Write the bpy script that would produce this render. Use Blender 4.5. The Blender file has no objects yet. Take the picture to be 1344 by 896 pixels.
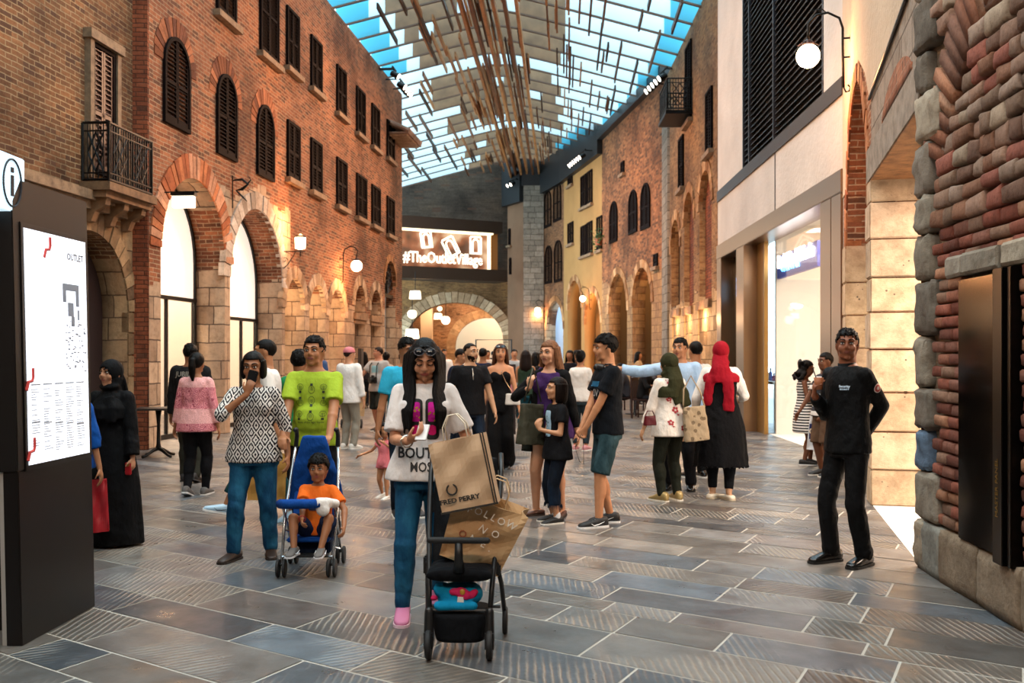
import bpy, bmesh, math, random
import numpy as np
from mathutils import Vector, Matrix, Euler
from mathutils.bvhtree import BVHTree
random.seed(7)
PI = math.pi
SC = bpy.context.scene
COL = SC.collection
F = 1307.0; CX = 672.0; HY = 466.0; CH = 1.55      # focal length in px, horizon row, eye height
def P(px, py, Y): return Vector(((px-CX)/F*Y, Y, CH+(HY-py)/F*Y))
def GY(py): return F*CH/(py-HY)
def ZZ(py, Y): return CH+(HY-py)/F*Y
def V(*a): return Vector(a)

# ------------------------------------------------------------------ materials
MATS = {}
def nmat(name):
    m = bpy.data.materials.new(name); m.use_nodes = True
    nt = m.node_tree; b = nt.nodes['Principled BSDF']
    return m, nt, b
def N(nt, t, **kw):
    n = nt.nodes.new(t)
    for k, v in kw.items():
        if k.startswith('i_'):
            n.inputs[k[2:].replace('_', ' ')].default_value = v
        else: setattr(n, k, v)
    return n
def L(nt, a, b): nt.links.new(a, b)
def col4(c): return (c[0], c[1], c[2], 1.0)
def hexc(h):
    r = [int(h[i:i+2], 16)/255 for i in (0, 2, 4)]
    return tuple(x/12.92 if x <= .04045 else ((x+.055)/1.055)**2.4 for x in r)
def C(c): return hexc(c) if isinstance(c, str) else c
def plain(name, c, rough=.6, metal=0., bump=0., bscale=60, emit=0., spec=.5, var=0.):
    key = ('plain', name)
    if key in MATS: return MATS[key]
    m, nt, b = nmat(name); c = C(c)
    b.inputs['Base Color'].default_value = col4(c)
    b.inputs['Roughness'].default_value = rough
    b.inputs['Metallic'].default_value = metal
    b.inputs['Specular IOR Level'].default_value = spec
    if emit:
        b.inputs['Emission Color'].default_value = col4(c); b.inputs['Emission Strength'].default_value = emit
    if bump or var:
        tc = N(nt, 'ShaderNodeTexCoord'); no = N(nt, 'ShaderNodeTexNoise'); no.inputs['Scale'].default_value = bscale
        no.inputs['Detail'].default_value = 4
        L(nt, tc.outputs['Object'], no.inputs['Vector'])
        if bump:
            bp = N(nt, 'ShaderNodeBump'); bp.inputs['Strength'].default_value = bump; bp.inputs['Distance'].default_value = .01
            L(nt, no.outputs['Fac'], bp.inputs['Height']); L(nt, bp.outputs['Normal'], b.inputs['Normal'])
        if var:
            mp = N(nt, 'ShaderNodeMapRange'); mp.inputs[1].default_value = .3; mp.inputs[2].default_value = .7
            mp.inputs[3].default_value = 1-var; mp.inputs[4].default_value = 1+var
            mx = N(nt, 'ShaderNodeVectorMath', operation='SCALE'); mx.inputs[0].default_value = c
            L(nt, no.outputs['Fac'], mp.inputs[0]); L(nt, mp.outputs[0], mx.inputs['Scale']); L(nt, mx.outputs[0], b.inputs['Base Color'])
    MATS[key] = m
    return m
def emis(name, c, s):
    key = ('emis', name)
    if key in MATS: return MATS[key]
    m, nt, b = nmat(name); c = C(c)
    b.inputs['Base Color'].default_value = col4(tuple(min(1, x) for x in c))
    b.inputs['Emission Color'].default_value = col4(c); b.inputs['Emission Strength'].default_value = s
    MATS[key] = m; return m
def ramp(nt, stops):
    r = N(nt, 'ShaderNodeValToRGB'); e = r.color_ramp.elements
    while len(e) < len(stops): e.new(.5)
    for el, (p, c) in zip(e, stops): el.position = p; el.color = col4(C(c))
    return r
def mixc(nt, fac, a, b, mode='MIX'):
    m = N(nt, 'ShaderNodeMix', data_type='RGBA', blend_type=mode)
    for s, v in ((0, fac), (6, a), (7, b)):
        if hasattr(v, 'is_linked') or isinstance(v, bpy.types.NodeSocket): L(nt, v, m.inputs[s])
        elif s == 0: m.inputs[0].default_value = v
        else: m.inputs[s].default_value = col4(C(v))
    return m.outputs[2]
def mth(nt, op, a, b=None, clamp=False):
    m = N(nt, 'ShaderNodeMath', operation=op); m.use_clamp = clamp
    for i, v in enumerate((a, b)):
        if v is None: continue
        if isinstance(v, bpy.types.NodeSocket): L(nt, v, m.inputs[i])
        else: m.inputs[i].default_value = v
    return m.outputs[0]
def noise(nt, vec, scale, detail=4, rough=.55, out='Fac'):
    n = N(nt, 'ShaderNodeTexNoise'); n.inputs['Scale'].default_value = scale; n.inputs['Detail'].default_value = detail
    n.inputs['Roughness'].default_value = rough; L(nt, vec, n.inputs['Vector']); return n.outputs[out]
def bricknode(nt, vec, w, h, mortar, c1, c2, cm, off=.5, sq=1.0, bias=0., smooth=.3):
    b = N(nt, 'ShaderNodeTexBrick'); b.offset = off; b.squash = sq; b.squash_frequency = 3
    b.inputs['Scale'].default_value = 1; b.inputs['Brick Width'].default_value = w; b.inputs['Row Height'].default_value = h
    b.inputs['Mortar Size'].default_value = mortar; b.inputs['Mortar Smooth'].default_value = smooth; b.inputs['Bias'].default_value = bias
    for k, c in (('Color1', c1), ('Color2', c2), ('Mortar', cm)):
        if isinstance(c, bpy.types.NodeSocket): L(nt, c, b.inputs[k])
        else: b.inputs[k].default_value = col4(C(c))
    L(nt, vec, b.inputs['Vector']); return b
def masonry(name, brick=('a8603c', '7d4129', 'b58a68'), stone=('b39a7c', '8a745c', '5d4a3a'), stone_h=0., stone_x=None, bw=.26, bh=.075,
            dark='4a3226', bumps=.6, plaster=None, gain=1.0, stone_top_noise=.8, patch=.5, sw=.62, sh=.36):
    """brick wall material on wall UVs (metres): brick courses, ashlar below stone_h, optional plaster"""
    key = ('mas', name)
    if key in MATS: return MATS[key]
    m, nt, b = nmat(name)
    uv = N(nt, 'ShaderNodeUVMap'); uvo = uv.outputs[0]
    g = lambda c: tuple(x*gain for x in C(c))
    # warp
    nz = noise(nt, uvo, 2.2, 3, .5, 'Color')
    sub = N(nt, 'ShaderNodeVectorMath', operation='SUBTRACT'); L(nt, nz, sub.inputs[0]); sub.inputs[1].default_value = (.5, .5, .5)
    sc = N(nt, 'ShaderNodeVectorMath', operation='MULTIPLY'); L(nt, sub.outputs[0], sc.inputs[0]); sc.inputs[1].default_value = (.06, .045, 0)
    ad = N(nt, 'ShaderNodeVectorMath', operation='ADD'); L(nt, uvo, ad.inputs[0]); L(nt, sc.outputs[0], ad.inputs[1]); wv = ad.outputs[0]
    bk = bricknode(nt, wv, bw, bh, .010, g(brick[0]), g(brick[1]), g(brick[2]), smooth=.4)
    bk2 = bricknode(nt, wv, bw, bh, .010, (.55, .55, .55), (1.25, 1.2, 1.15), (1, 1, 1), off=.5, bias=-.1)
    n1 = noise(nt, uvo, .55, 5, .6); r1 = ramp(nt, [(.36, (.30, .25, .22)), (.5, (.9, .88, .86)), (.66, (1.35, 1.2, 1.02))]); L(nt, n1, r1.inputs[0])
    col = mixc(nt, .75, bk.outputs['Color'], r1.outputs[0], 'MULTIPLY')
    n2 = noise(nt, wv, 9, 4, .7); r2 = ramp(nt, [(.3, (.55, .5, .45)), (.55, (1, 1, 1)), (.8, (1.3, 1.25, 1.15))]); L(nt, n2, r2.inputs[0])
    col = mixc(nt, .7, col, r2.outputs[0], 'MULTIPLY')
    # scattered dark/odd bricks
    wn = N(nt, 'ShaderNodeTexWhiteNoise', noise_dimensions='2D')
    sn = N(nt, 'ShaderNodeVectorMath', operation='SNAP'); L(nt, wv, sn.inputs[0]); sn.inputs[1].default_value = (bw, bh, 1); L(nt, sn.outputs[0], wn.inputs['Vector'])
    odd = mth(nt, 'GREATER_THAN', wn.outputs['Value'], 1-.22*patch-.04)
    # keep mortar
    odd = mth(nt, 'MULTIPLY', odd, mth(nt, 'SUBTRACT', 1.0, bk.outputs['Fac']))
    col = mixc(nt, mth(nt, 'MULTIPLY', odd, .75), col, g(dark))
    hgt = mth(nt, 'ADD', mth(nt, 'MULTIPLY', mth(nt, 'SUBTRACT', 1.0, bk.outputs['Fac']), 1.0), mth(nt, 'MULTIPLY', noise(nt, uvo, 16, 5, .65), .9))
    if stone_h > 0 or stone_x:
        sb = bricknode(nt, wv, sw, sh, .012, g(stone[0]), g(stone[1]), g(stone[2]), off=.37, sq=.7, smooth=.2)
        ns = noise(nt, uvo, 5, 8, .7); rs = ramp(nt, [(.28, (.5, .45, .4)), (.5, (1, 1, 1)), (.75, (1.35, 1.3, 1.25))]); L(nt, ns, rs.inputs[0])
        scol = mixc(nt, .85, sb.outputs['Color'], rs.outputs[0], 'MULTIPLY')
        shg = mth(nt, 'ADD', mth(nt, 'MULTIPLY', mth(nt, 'SUBTRACT', 1.0, sb.outputs['Fac']), 1.6), mth(nt, 'MULTIPLY', ns, 2.0))
        sx = N(nt, 'ShaderNodeSeparateXYZ'); L(nt, uvo, sx.inputs[0])
        nb = noise(nt, sn.outputs[0], .9, 2); edge = mth(nt, 'MULTIPLY', mth(nt, 'SUBTRACT', nb, .5), stone_top_noise*2)
        thr = stone_h
        mask = mth(nt, 'LESS_THAN', mth(nt, 'ADD', sx.outputs[1], edge), thr)
        for (x0, x1, zt) in (stone_x or []):
            inx = mth(nt, 'MULTIPLY', mth(nt, 'GREATER_THAN', sx.outputs[0], x0), mth(nt, 'LESS_THAN', sx.outputs[0], x1))
            mask = mth(nt, 'MAXIMUM', mask, mth(nt, 'MULTIPLY', inx, mth(nt, 'LESS_THAN', mth(nt, 'ADD', sx.outputs[1], edge), zt)))
        col = mixc(nt, mask, col, scol)
        mh = N(nt, 'ShaderNodeMix', data_type='FLOAT'); L(nt, mask, mh.inputs[0]); L(nt, hgt, mh.inputs[2]); L(nt, shg, mh.inputs[3]); hgt = mh.outputs[0]
    if plaster:
        npz = noise(nt, uvo, .8, 4); rp = ramp(nt, [(.3, tuple(x*.8 for x in C(plaster))), (.7, plaster)]); L(nt, npz, rp.inputs[0])
        col = rp.outputs[0]; hgt = noise(nt, uvo, 12, 5)
    L(nt, col, b.inputs['Base Color']); b.inputs['Roughness'].default_value = .85; b.inputs['Specular IOR Level'].default_value = .2
    bp = N(nt, 'ShaderNodeBump'); bp.inputs['Strength'].default_value = bumps; bp.inputs['Distance'].default_value = .02
    L(nt, hgt, bp.inputs['Height']); L(nt, bp.outputs['Normal'], b.inputs['Normal'])
    MATS[key] = m; return m
def stone_mat(name, c1, c2, holes=True, sc=6, bump=.7):
    key = ('stone', name)
    if key in MATS: return MATS[key]
    m, nt, b = nmat(name); tc = N(nt, 'ShaderNodeTexCoord').outputs['Object']
    n = noise(nt, tc, sc, 8, .65); r = ramp(nt, [(.3, c2), (.6, c1), (.85, tuple(min(1, x*1.2) for x in C(c1)))]); L(nt, n, r.inputs[0])
    col = r.outputs[0]; h = noise(nt, tc, sc*3, 8, .7)
    geo = N(nt, 'ShaderNodeAttribute'); geo.attribute_name = 'tint'
    col = mixc(nt, 1.0, col, geo.outputs['Color'], 'MULTIPLY')
    if holes:
        v = N(nt, 'ShaderNodeTexVoronoi'); v.inputs['Scale'].default_value = 13; L(nt, tc, v.inputs['Vector'])
        n3 = noise(nt, tc, 2.3, 3)
        sz = N(nt, 'ShaderNodeMapRange'); L(nt, n3, sz.inputs[0]); sz.inputs[1].default_value = .5; sz.inputs[2].default_value = .75; sz.inputs[3].default_value = 0; sz.inputs[4].default_value = .3
        hole = mth(nt, 'LESS_THAN', v.outputs['Distance'], sz.outputs[0])
        col = mixc(nt, mth(nt, 'MULTIPLY', hole, .8), col, (.05, .03, .02))
        h = mth(nt, 'SUBTRACT', h, mth(nt, 'MULTIPLY', hole, 1.5))
    L(nt, col, b.inputs['Base Color']); b.inputs['Roughness'].default_value = .8
    bp = N(nt, 'ShaderNodeBump'); bp.inputs['Strength'].default_value = bump; bp.inputs['Distance'].default_value = .012
    L(nt, h, bp.inputs['Height']); L(nt, bp.outputs['Normal'], b.inputs['Normal'])
    MATS[key] = m; return m
def tinted(name, rough=.85, bump=.8, bs=22, spec=.2, metal=0.):
    """colour from the 'tint' attribute with fine grain"""
    key = ('tint', name)
    if key in MATS: return MATS[key]
    m, nt, b = nmat(name); tc = N(nt, 'ShaderNodeTexCoord').outputs['Object']
    geo = N(nt, 'ShaderNodeAttribute'); geo.attribute_name = 'tint'
    n = noise(nt, tc, bs, 7, .7); r = ramp(nt, [(.3, (.6, .56, .52)), (.5, (1, 1, 1)), (.75, (1.25, 1.22, 1.18))]); L(nt, n, r.inputs[0])
    n2 = noise(nt, tc, bs/6, 4, .6); r2 = ramp(nt, [(.35, (.65, .62, .6)), (.6, (1.05, 1.05, 1.05))]); L(nt, n2, r2.inputs[0])
    col = mixc(nt, .8, mixc(nt, .8, geo.outputs['Color'], r.outputs[0], 'MULTIPLY'), r2.outputs[0], 'MULTIPLY')
    L(nt, col, b.inputs['Base Color']); b.inputs['Roughness'].default_value = rough; b.inputs['Specular IOR Level'].default_value = spec
    b.inputs['Metallic'].default_value = metal
    bp = N(nt, 'ShaderNodeBump'); bp.inputs['Strength'].default_value = bump; bp.inputs['Distance'].default_value = .01
    L(nt, n, bp.inputs['Height']); L(nt, bp.outputs['Normal'], b.inputs['Normal'])
    MATS[key] = m; return m
def glass(name, c=(1, 1, 1), refl=.12, rough=.02):
    key = ('glass', name)
    if key in MATS: return MATS[key]
    m, nt, b = nmat(name); nt.nodes.remove(b)
    t = N(nt, 'ShaderNodeBsdfTransparent'); t.inputs[0].default_value = col4(C(c)); g = N(nt, 'ShaderNodeBsdfGlossy'); g.inputs['Roughness'].default_value = rough
    mx = N(nt, 'ShaderNodeMixShader'); mx.inputs[0].default_value = refl
    L(nt, t.outputs[0], mx.inputs[1]); L(nt, g.outputs[0], mx.inputs[2]); L(nt, mx.outputs[0], nt.nodes['Material Output'].inputs[0])
    MATS[key] = m; return m
def fabric(name, c, rough=.85, folds=.5, weave=0):
    """cloth with soft wrinkles in the bump"""
    key = ('fab', name)
    if key in MATS: return MATS[key]
    m, nt, b = nmat(name); c = C(c); tc = N(nt, 'ShaderNodeTexCoord').outputs['Object']
    mp = N(nt, 'ShaderNodeMapping'); mp.inputs['Scale'].default_value = (1, 1, .6); L(nt, tc, mp.inputs[0])
    n = noise(nt, mp.outputs[0], 9, 3, .5); n2 = noise(nt, mp.outputs[0], 38, 3, .5)
    hh = mth(nt, 'ADD', n, mth(nt, 'MULTIPLY', n2, .22))
    b.inputs['Base Color'].default_value = col4(c); b.inputs['Roughness'].default_value = rough; b.inputs['Specular IOR Level'].default_value = .15
    bp = N(nt, 'ShaderNodeBump'); bp.inputs['Strength'].default_value = folds; bp.inputs['Distance'].default_value = .045
    L(nt, hh, bp.inputs['Height']); L(nt, bp.outputs['Normal'], b.inputs['Normal'])
    MATS[key] = m; return m
def denim(name, c, fade):
    key = ('den', name)
    if key in MATS: return MATS[key]
    m = fabric(name+' cloth', c, .8, .6); nt = m.node_tree; b = nt.nodes['Principled BSDF']
    tc = N(nt, 'ShaderNodeTexCoord').outputs['Object']; mp = N(nt, 'ShaderNodeMapping'); mp.inputs['Scale'].default_value = (5, 5, 2); L(nt, tc, mp.inputs[0])
    r = ramp(nt, [(.4, c), (.68, fade)]); L(nt, noise(nt, mp.outputs[0], 1.6, 5), r.inputs[0]); L(nt, r.outputs[0], b.inputs['Base Color'])
    MATS[key] = m; return m
def pattern(name, kind, c1, c2, c3=None, scale=20):
    key = ('pat', name)
    if key in MATS: return MATS[key]
    m = fabric(name, c1, .85, .45); nt = m.node_tree; b = nt.nodes['Principled BSDF']
    tc = N(nt, 'ShaderNodeTexCoord').outputs['Object']; sx = N(nt, 'ShaderNodeSeparateXYZ'); L(nt, tc, sx.inputs[0])
    if kind == 'ikat':      # mirrored dark zigzag lozenges
        u = mth(nt, 'PINGPONG', mth(nt, 'MULTIPLY', sx.outputs[0], scale), .5)
        v = mth(nt, 'MULTIPLY', sx.outputs[2], scale*.62)
        z = mth(nt, 'PINGPONG', v, .5)
        nz = mth(nt, 'MULTIPLY', noise(nt, tc, 60, 3), .25)
        w = mth(nt, 'SINE', mth(nt, 'MULTIPLY', mth(nt, 'ADD', mth(nt, 'ADD', u, z), nz), 19.0))
        fac = mth(nt, 'GREATER_THAN', w, .05)
        L(nt, mixc(nt, fac, c1, c2), b.inputs['Base Color'])
    elif kind == 'stripes':
        w = mth(nt, 'FRACT', mth(nt, 'MULTIPLY', sx.outputs[2], scale)); L(nt, mixc(nt, mth(nt, 'GREATER_THAN', w, .5), c1, c2), b.inputs['Base Color'])
    elif kind == 'spots':
        v = N(nt, 'ShaderNodeTexVoronoi'); v.inputs['Scale'].default_value = scale; L(nt, tc, v.inputs['Vector'])
        d = mth(nt, 'ADD', v.outputs['Distance'], mth(nt, 'MULTIPLY', noise(nt, tc, scale*4, 3), .35))
        L(nt, mixc(nt, mth(nt, 'LESS_THAN', d, .46), c1, c2), b.inputs['Base Color'])
    elif kind == 'batik':
        v = N(nt, 'ShaderNodeTexVoronoi', feature='F1'); v.inputs['Scale'].default_value = scale; L(nt, tc, v.inputs['Vector'])
        w = mth(nt, 'SINE', mth(nt, 'MULTIPLY', v.outputs['Distance'], 22.0))
        bandz = mth(nt, 'SINE', mth(nt, 'MULTIPLY', sx.outputs[2], 16.0))
        a = mixc(nt, mth(nt, 'GREATER_THAN', w, .45), c1, c2)
        L(nt, mixc(nt, mth(nt, 'MULTIPLY', mth(nt, 'GREATER_THAN', bandz, .3), .55), a, c3), b.inputs['Base Color'])
    MATS[key] = m; return m
def skin(name, c):
    key = ('skin', name)
    if key in MATS: return MATS[key]
    m, nt, b = nmat(name); c = C(c); tc = N(nt, 'ShaderNodeTexCoord').outputs['Object']
    r = ramp(nt, [(.35, tuple(x*.88 for x in c)), (.65, c)]); L(nt, noise(nt, tc, 14, 4), r.inputs[0]); L(nt, r.outputs[0], b.inputs['Base Color'])
    b.inputs['Roughness'].default_value = .5; b.inputs['Specular IOR Level'].default_value = .35
    b.inputs['Subsurface Weight'].default_value = .0
    MATS[key] = m; return m
def hairmat(name, c):
    key = ('hair', name)
    if key in MATS: return MATS[key]
    m, nt, b = nmat(name); c = C(c); tc = N(nt, 'ShaderNodeTexCoord').outputs['Object']
    mp = N(nt, 'ShaderNodeMapping'); mp.inputs['Scale'].default_value = (1, 1, .12); L(nt, tc, mp.inputs[0])
    n = noise(nt, mp.outputs[0], 110, 3); r = ramp(nt, [(.35, tuple(x*.5 for x in c)), (.7, tuple(x*1.3 for x in c))]); L(nt, n, r.inputs[0]); L(nt, r.outputs[0], b.inputs['Base Color'])
    b.inputs['Roughness'].default_value = .5; b.inputs['Specular IOR Level'].default_value = .12
    bp = N(nt, 'ShaderNodeBump'); bp.inputs['Strength'].default_value = .8; bp.inputs['Distance'].default_value = .006; L(nt, n, bp.inputs['Height']); L(nt, bp.outputs['Normal'], b.inputs['Normal'])
    MATS[key] = m; return m

# ------------------------------------------------------------------ mesh builder
def basis(d, up=None):
    d = Vector(d).normalized()
    u = Vector(up) if up is not None else (Vector((0, 0, 1)) if abs(d.z) < .95 else Vector((0, 1, 0)))
    x = u.cross(d)
    if x.length < 1e-6: x = Vector((1, 0, 0)).cross(d)
    x.normalize(); y = d.cross(x); return x, y, d
class MB:
    def __init__(s): s.v = []; s.f = []; s.m = []; s.t = []; s.tint = (1, 1, 1)
    def add(s, vs, fs, mi=0):
        n = len(s.v); s.v += [tuple(v) for v in vs]; s.f += [tuple(i+n for i in f) for f in fs]; s.m += [mi]*len(fs); s.t += [s.tint]*len(fs)
        return s
    def box(s, c, size, R=None, mi=0, taper=1.0):
        c = Vector(c); hx, hy, hz = size[0]/2, size[1]/2, size[2]/2
        vs = []
        for z in (-1, 1):
            k = 1 if z < 0 else taper
            for x, y in ((-1, -1), (1, -1), (1, 1), (-1, 1)):
                p = Vector((x*hx*k, y*hy*k, z*hz)); vs.append(c+(R @ p if R else p))
        return s.add(vs, [(3, 2, 1, 0), (4, 5, 6, 7), (0, 1, 5, 4), (1, 2, 6, 5), (2, 3, 7, 6), (3, 0, 4, 7)], mi)
    def bb(s, a, b, mi=0):
        return s.box([(a[i]+b[i])/2 for i in range(3)], [abs(b[i]-a[i]) for i in range(3)], None, mi)
    def loft(s, rings, mi=0, caps=True, closed=True):
        n = len(rings[0]); vs = [p for r in rings for p in r]; fs = []
        for k in range(len(rings)-1):
            for i in range(n if closed else n-1):
                j = (i+1) % n; fs.append((k*n+i, k*n+j, (k+1)*n+j, (k+1)*n+i))
        if caps: fs.append(tuple(range(n-1, -1, -1))); fs.append(tuple((len(rings)-1)*n+i for i in range(n)))
        return s.add(vs, fs, mi)
    def cap(s, p0, p1, r0, r1=None, n=12, round0=True, round1=True, flat=1.0, up=None, mi=0):
        """tapered limb with round or flat ends; flat squeezes the second cross axis"""
        p0 = Vector(p0); p1 = Vector(p1); r1 = r0 if r1 is None else r1
        d = p1-p0
        if d.length < 1e-6: d = Vector((0, 0, 1e-4))
        x, y, z = basis(d, up); rings = []
        def ring(c, r): return [c+x*(math.cos(2*PI*i/n)*r)+y*(math.sin(2*PI*i/n)*r*flat) for i in range(n)]
        if round0:
            for a in (80, 55, 28): rings.append(ring(p0-z*r0*math.sin(math.radians(a)), r0*math.cos(math.radians(a))))
        rings.append(ring(p0, r0)); rings.append(ring(p1, r1))
        if round1:
            for a in (28, 55, 80): rings.append(ring(p1+z*r1*math.sin(math.radians(a)), r1*math.cos(math.radians(a))))
        return s.loft(rings, mi)
    def cyl(s, p0, p1, r0, r1=None, n=12, mi=0): return s.cap(p0, p1, r0, r1, n, False, False, mi=mi)
    def ell(s, c, r, R=None, n=14, mi=0):
        c = Vector(c); rings = []
        if not hasattr(r, '__len__'): r = (r, r, r)
        m = max(6, n//2)
        for k in range(1, m):
            t = PI*k/m-PI/2; ring = []
            for i in range(n):
                p = Vector((math.cos(t)*math.cos(2*PI*i/n)*r[0], math.cos(t)*math.sin(2*PI*i/n)*r[1], math.sin(t)*r[2]))
                ring.append(c+(R @ p if R else p))
            rings.append(ring)
        b = Vector((0, 0, -r[2])); t = Vector((0, 0, r[2]))
        vs = [p for rr in rings for p in rr]+[c+(R @ b if R else b), c+(R @ t if R else t)]; fs = []
        K = len(rings)
        for k in range(K-1):
            for i in range(n):
                j = (i+1) % n; fs.append((k*n+i, k*n+j, (k+1)*n+j, (k+1)*n+i))
        for i in range(n):
            j = (i+1) % n; fs.append((K*n, j, i)); fs.append((K*n+1, (K-1)*n+i, (K-1)*n+j))
        return s.add(vs, fs, mi)
    def tube(s, pts, r, n=8, mi=0, up=None, flat=1.0):
        pts = [Vector(p) for p in pts]; rings = []
        rr = r if hasattr(r, '__len__') else [r]*len(pts)
        px = None
        for i, p in enumerate(pts):
            d = (pts[min(i+1, len(pts)-1)]-pts[max(i-1, 0)])
            if d.length < 1e-9: d = Vector((0, 0, 1))
            d.normalize()
            if px is None: x, y, _ = basis(d, up)
            else:
                x = px-d*px.dot(d)
                if x.length < 1e-6: x, y, _ = basis(d)
                x.normalize(); y = d.cross(x)
            px = x
            rings.append([p+x*(math.cos(2*PI*k/n)*rr[i])+y*(math.sin(2*PI*k/n)*rr[i]*flat) for k in range(n)])
        return s.loft(rings, mi)
    def lathe(s, c, prof, n=20, mi=0, R=None):
        """prof: (radius, z)"""
        c = Vector(c); rings = []
        for r, z in prof:
            rings.append([c+(R @ Vector((math.cos(2*PI*i/n)*r, math.sin(2*PI*i/n)*r, z)) if R else Vector((math.cos(2*PI*i/n)*r, math.sin(2*PI*i/n)*r, z))) for i in range(n)])
        return s.loft(rings, mi)
    def prism(s, poly, o, ax, ay, dep, mi=0):
        """poly in 2D (ccw seen against dep), extruded by vector dep"""
        o = Vector(o); ax = Vector(ax); ay = Vector(ay); dep = Vector(dep); n = len(poly)
        a = [o+ax*p[0]+ay*p[1] for p in poly]; b = [p+dep for p in a]
        fs = [tuple(range(n)), tuple(range(2*n-1, n-1, -1))]+[(i, i+n, (i+1) % n+n, (i+1) % n) for i in range(n)]
        return s.add(a+b, fs, mi)
    def mesh(s, name):
        me = bpy.data.meshes.new(name); me.from_pydata(s.v, [], s.f); me.update()
        if s.m: me.polygons.foreach_set('material_index', s.m)
        return me
    def build(s, name, mats, parent=None, smooth=False, tint=False, fix=True, bevel=0):
        me = s.mesh(name)
        if not isinstance(mats, (list, tuple)): mats = [mats]
        for m in mats: me.materials.append(m)
        if tint:
            at = me.attributes.new('tint', 'FLOAT_COLOR', 'FACE')
            at.data.foreach_set('color', [x for t in s.t for x in (t[0], t[1], t[2], 1)])
        if fix:
            bm = bmesh.new(); bm.from_mesh(me); bmesh.ops.recalc_face_normals(bm, faces=bm.faces)
            if bevel: bmesh.ops.bevel(bm, geom=list(bm.edges), offset=bevel, segments=2, affect='EDGES', clamp_overlap=True)
            bm.to_mesh(me); bm.free()
        if smooth: me.polygons.foreach_set('use_smooth', [True]*len(me.polygons))
        return link(name, me, parent)
def link(name, me, parent=None):
    o = bpy.data.objects.new(name, me); COL.objects.link(o)
    if parent is not None: o.parent = parent
    return o
def tag(o, label=None, cat=None, group=None, kind=None):
    if label: o['label'] = label
    if cat: o['category'] = cat
    if group: o['group'] = group
    if kind: o['kind'] = kind
    return o
def thing(name, label, cat, loc=(0, 0, 0), rz=0, group=None):
    o = bpy.data.objects.new(name, None); COL.objects.link(o); o.location = loc; o.rotation_euler = (0, 0, rz)
    o.empty_display_size = .1
    return tag(o, label, cat, group)
def struct(o): o['kind'] = 'structure'; return o
def sempty(name, loc=(0, 0, 0), rz=0):
    o = bpy.data.objects.new(name, None); COL.objects.link(o); o.location = loc; o.rotation_euler = (0, 0, rz); o['kind'] = 'structure'; return o
def copy_tree(o, parent=None):
    c = o.copy(); COL.objects.link(c); c.parent = parent
    for ch in list(o.children): copy_tree(ch, c)
    return c
def remeshed(mb, name, mats, voxel, parent=None, smooth=3, post=None, fac=.5):
    """one continuous skin grown over overlapping solids"""
    me = mb.mesh(name); ob = bpy.data.objects.new('tmp', me); COL.objects.link(ob)
    r = ob.modifiers.new('r', 'REMESH'); r.mode = 'VOXEL'; r.voxel_size = voxel; r.use_smooth_shade = True; r.adaptivity = 0
    if smooth:
        sm = ob.modifiers.new('s', 'SMOOTH'); sm.factor = fac; sm.iterations = smooth
    dg = bpy.context.evaluated_depsgraph_get(); dg.update()
    m2 = bpy.data.meshes.new_from_object(ob.evaluated_get(dg), depsgraph=dg)
    bpy.data.objects.remove(ob); bpy.data.meshes.remove(me)
    m2.name = name; m2.materials.clear()
    if not isinstance(mats, (list, tuple)): mats = [mats]
    for m in mats: m2.materials.append(m)
    m2.polygons.foreach_set('material_index', [0]*len(m2.polygons))
    if post: post(m2)
    m2.polygons.foreach_set('use_smooth', [True]*len(m2.polygons))
    return link(name, m2, parent)
def text_mb(txt, size, bold=0., sx=1.0, space=1.0):
    """flat letter polygons: (verts2d, faces), centred"""
    cu = bpy.data.curves.new('t', 'FONT'); cu.body = txt; cu.size = size; cu.align_x = 'CENTER'; cu.align_y = 'CENTER'; cu.offset = bold; cu.resolution_u = 2
    cu.space_character = space
    ob = bpy.data.objects.new('t', cu); COL.objects.link(ob); dg = bpy.context.evaluated_depsgraph_get(); dg.update()
    me = bpy.data.meshes.new_from_object(ob.evaluated_get(dg)); vs = [(v.co.x*sx, v.co.y) for v in me.vertices]; fs = [tuple(p.vertices) for p in me.polygons]
    bpy.data.objects.remove(ob); bpy.data.meshes.remove(me); bpy.data.curves.remove(cu)
    return vs, fs
def text_on(mb, txt, size, o, ax, ay, dep=.0, mi=0, bold=0., sx=1.0, space=1.0):
    vs, fs = text_mb(txt, size, bold, sx, space); o = Vector(o); ax = Vector(ax); ay = Vector(ay)
    nrm = ax.cross(ay).normalized()
    top = [o+ax*x+ay*y+nrm*dep for x, y in vs]
    mb.add(top, fs, mi)
    if dep:
        # side walls
        ed = {}
        for f in fs:
            for i in range(len(f)):
                e = (f[i], f[(i+1) % len(f)]); ed[e] = 1
        low = [o+ax*x+ay*y for x, y in vs]; n = len(mb.v); mb.v += [tuple(p) for p in top+low]; k = len(vs)
        for (a, b) in ed:
            if (b, a) not in ed: mb.f.append((n+a, n+b, n+k+b, n+k+a)); mb.m.append(mi); mb.t.append(mb.tint)
def area(name, loc, size, power, color, rot=(0, 0, 0), sy=None, spread=None):
    l = bpy.data.lights.new(name, 'AREA'); l.energy = power; l.color = C(color); l.size = size
    if sy: l.shape = 'RECTANGLE'; l.size_y = sy
    if spread: l.spread = spread
    o = bpy.data.objects.new(name, l); COL.objects.link(o); o.location = loc; o.rotation_euler = rot; return o
def point(name, loc, power, color, r=.08):
    l = bpy.data.lights.new(name, 'POINT'); l.energy = power; l.color = C(color); l.shadow_soft_size = r
    o = bpy.data.objects.new(name, l); COL.objects.link(o); o.location = loc; return o
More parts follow.
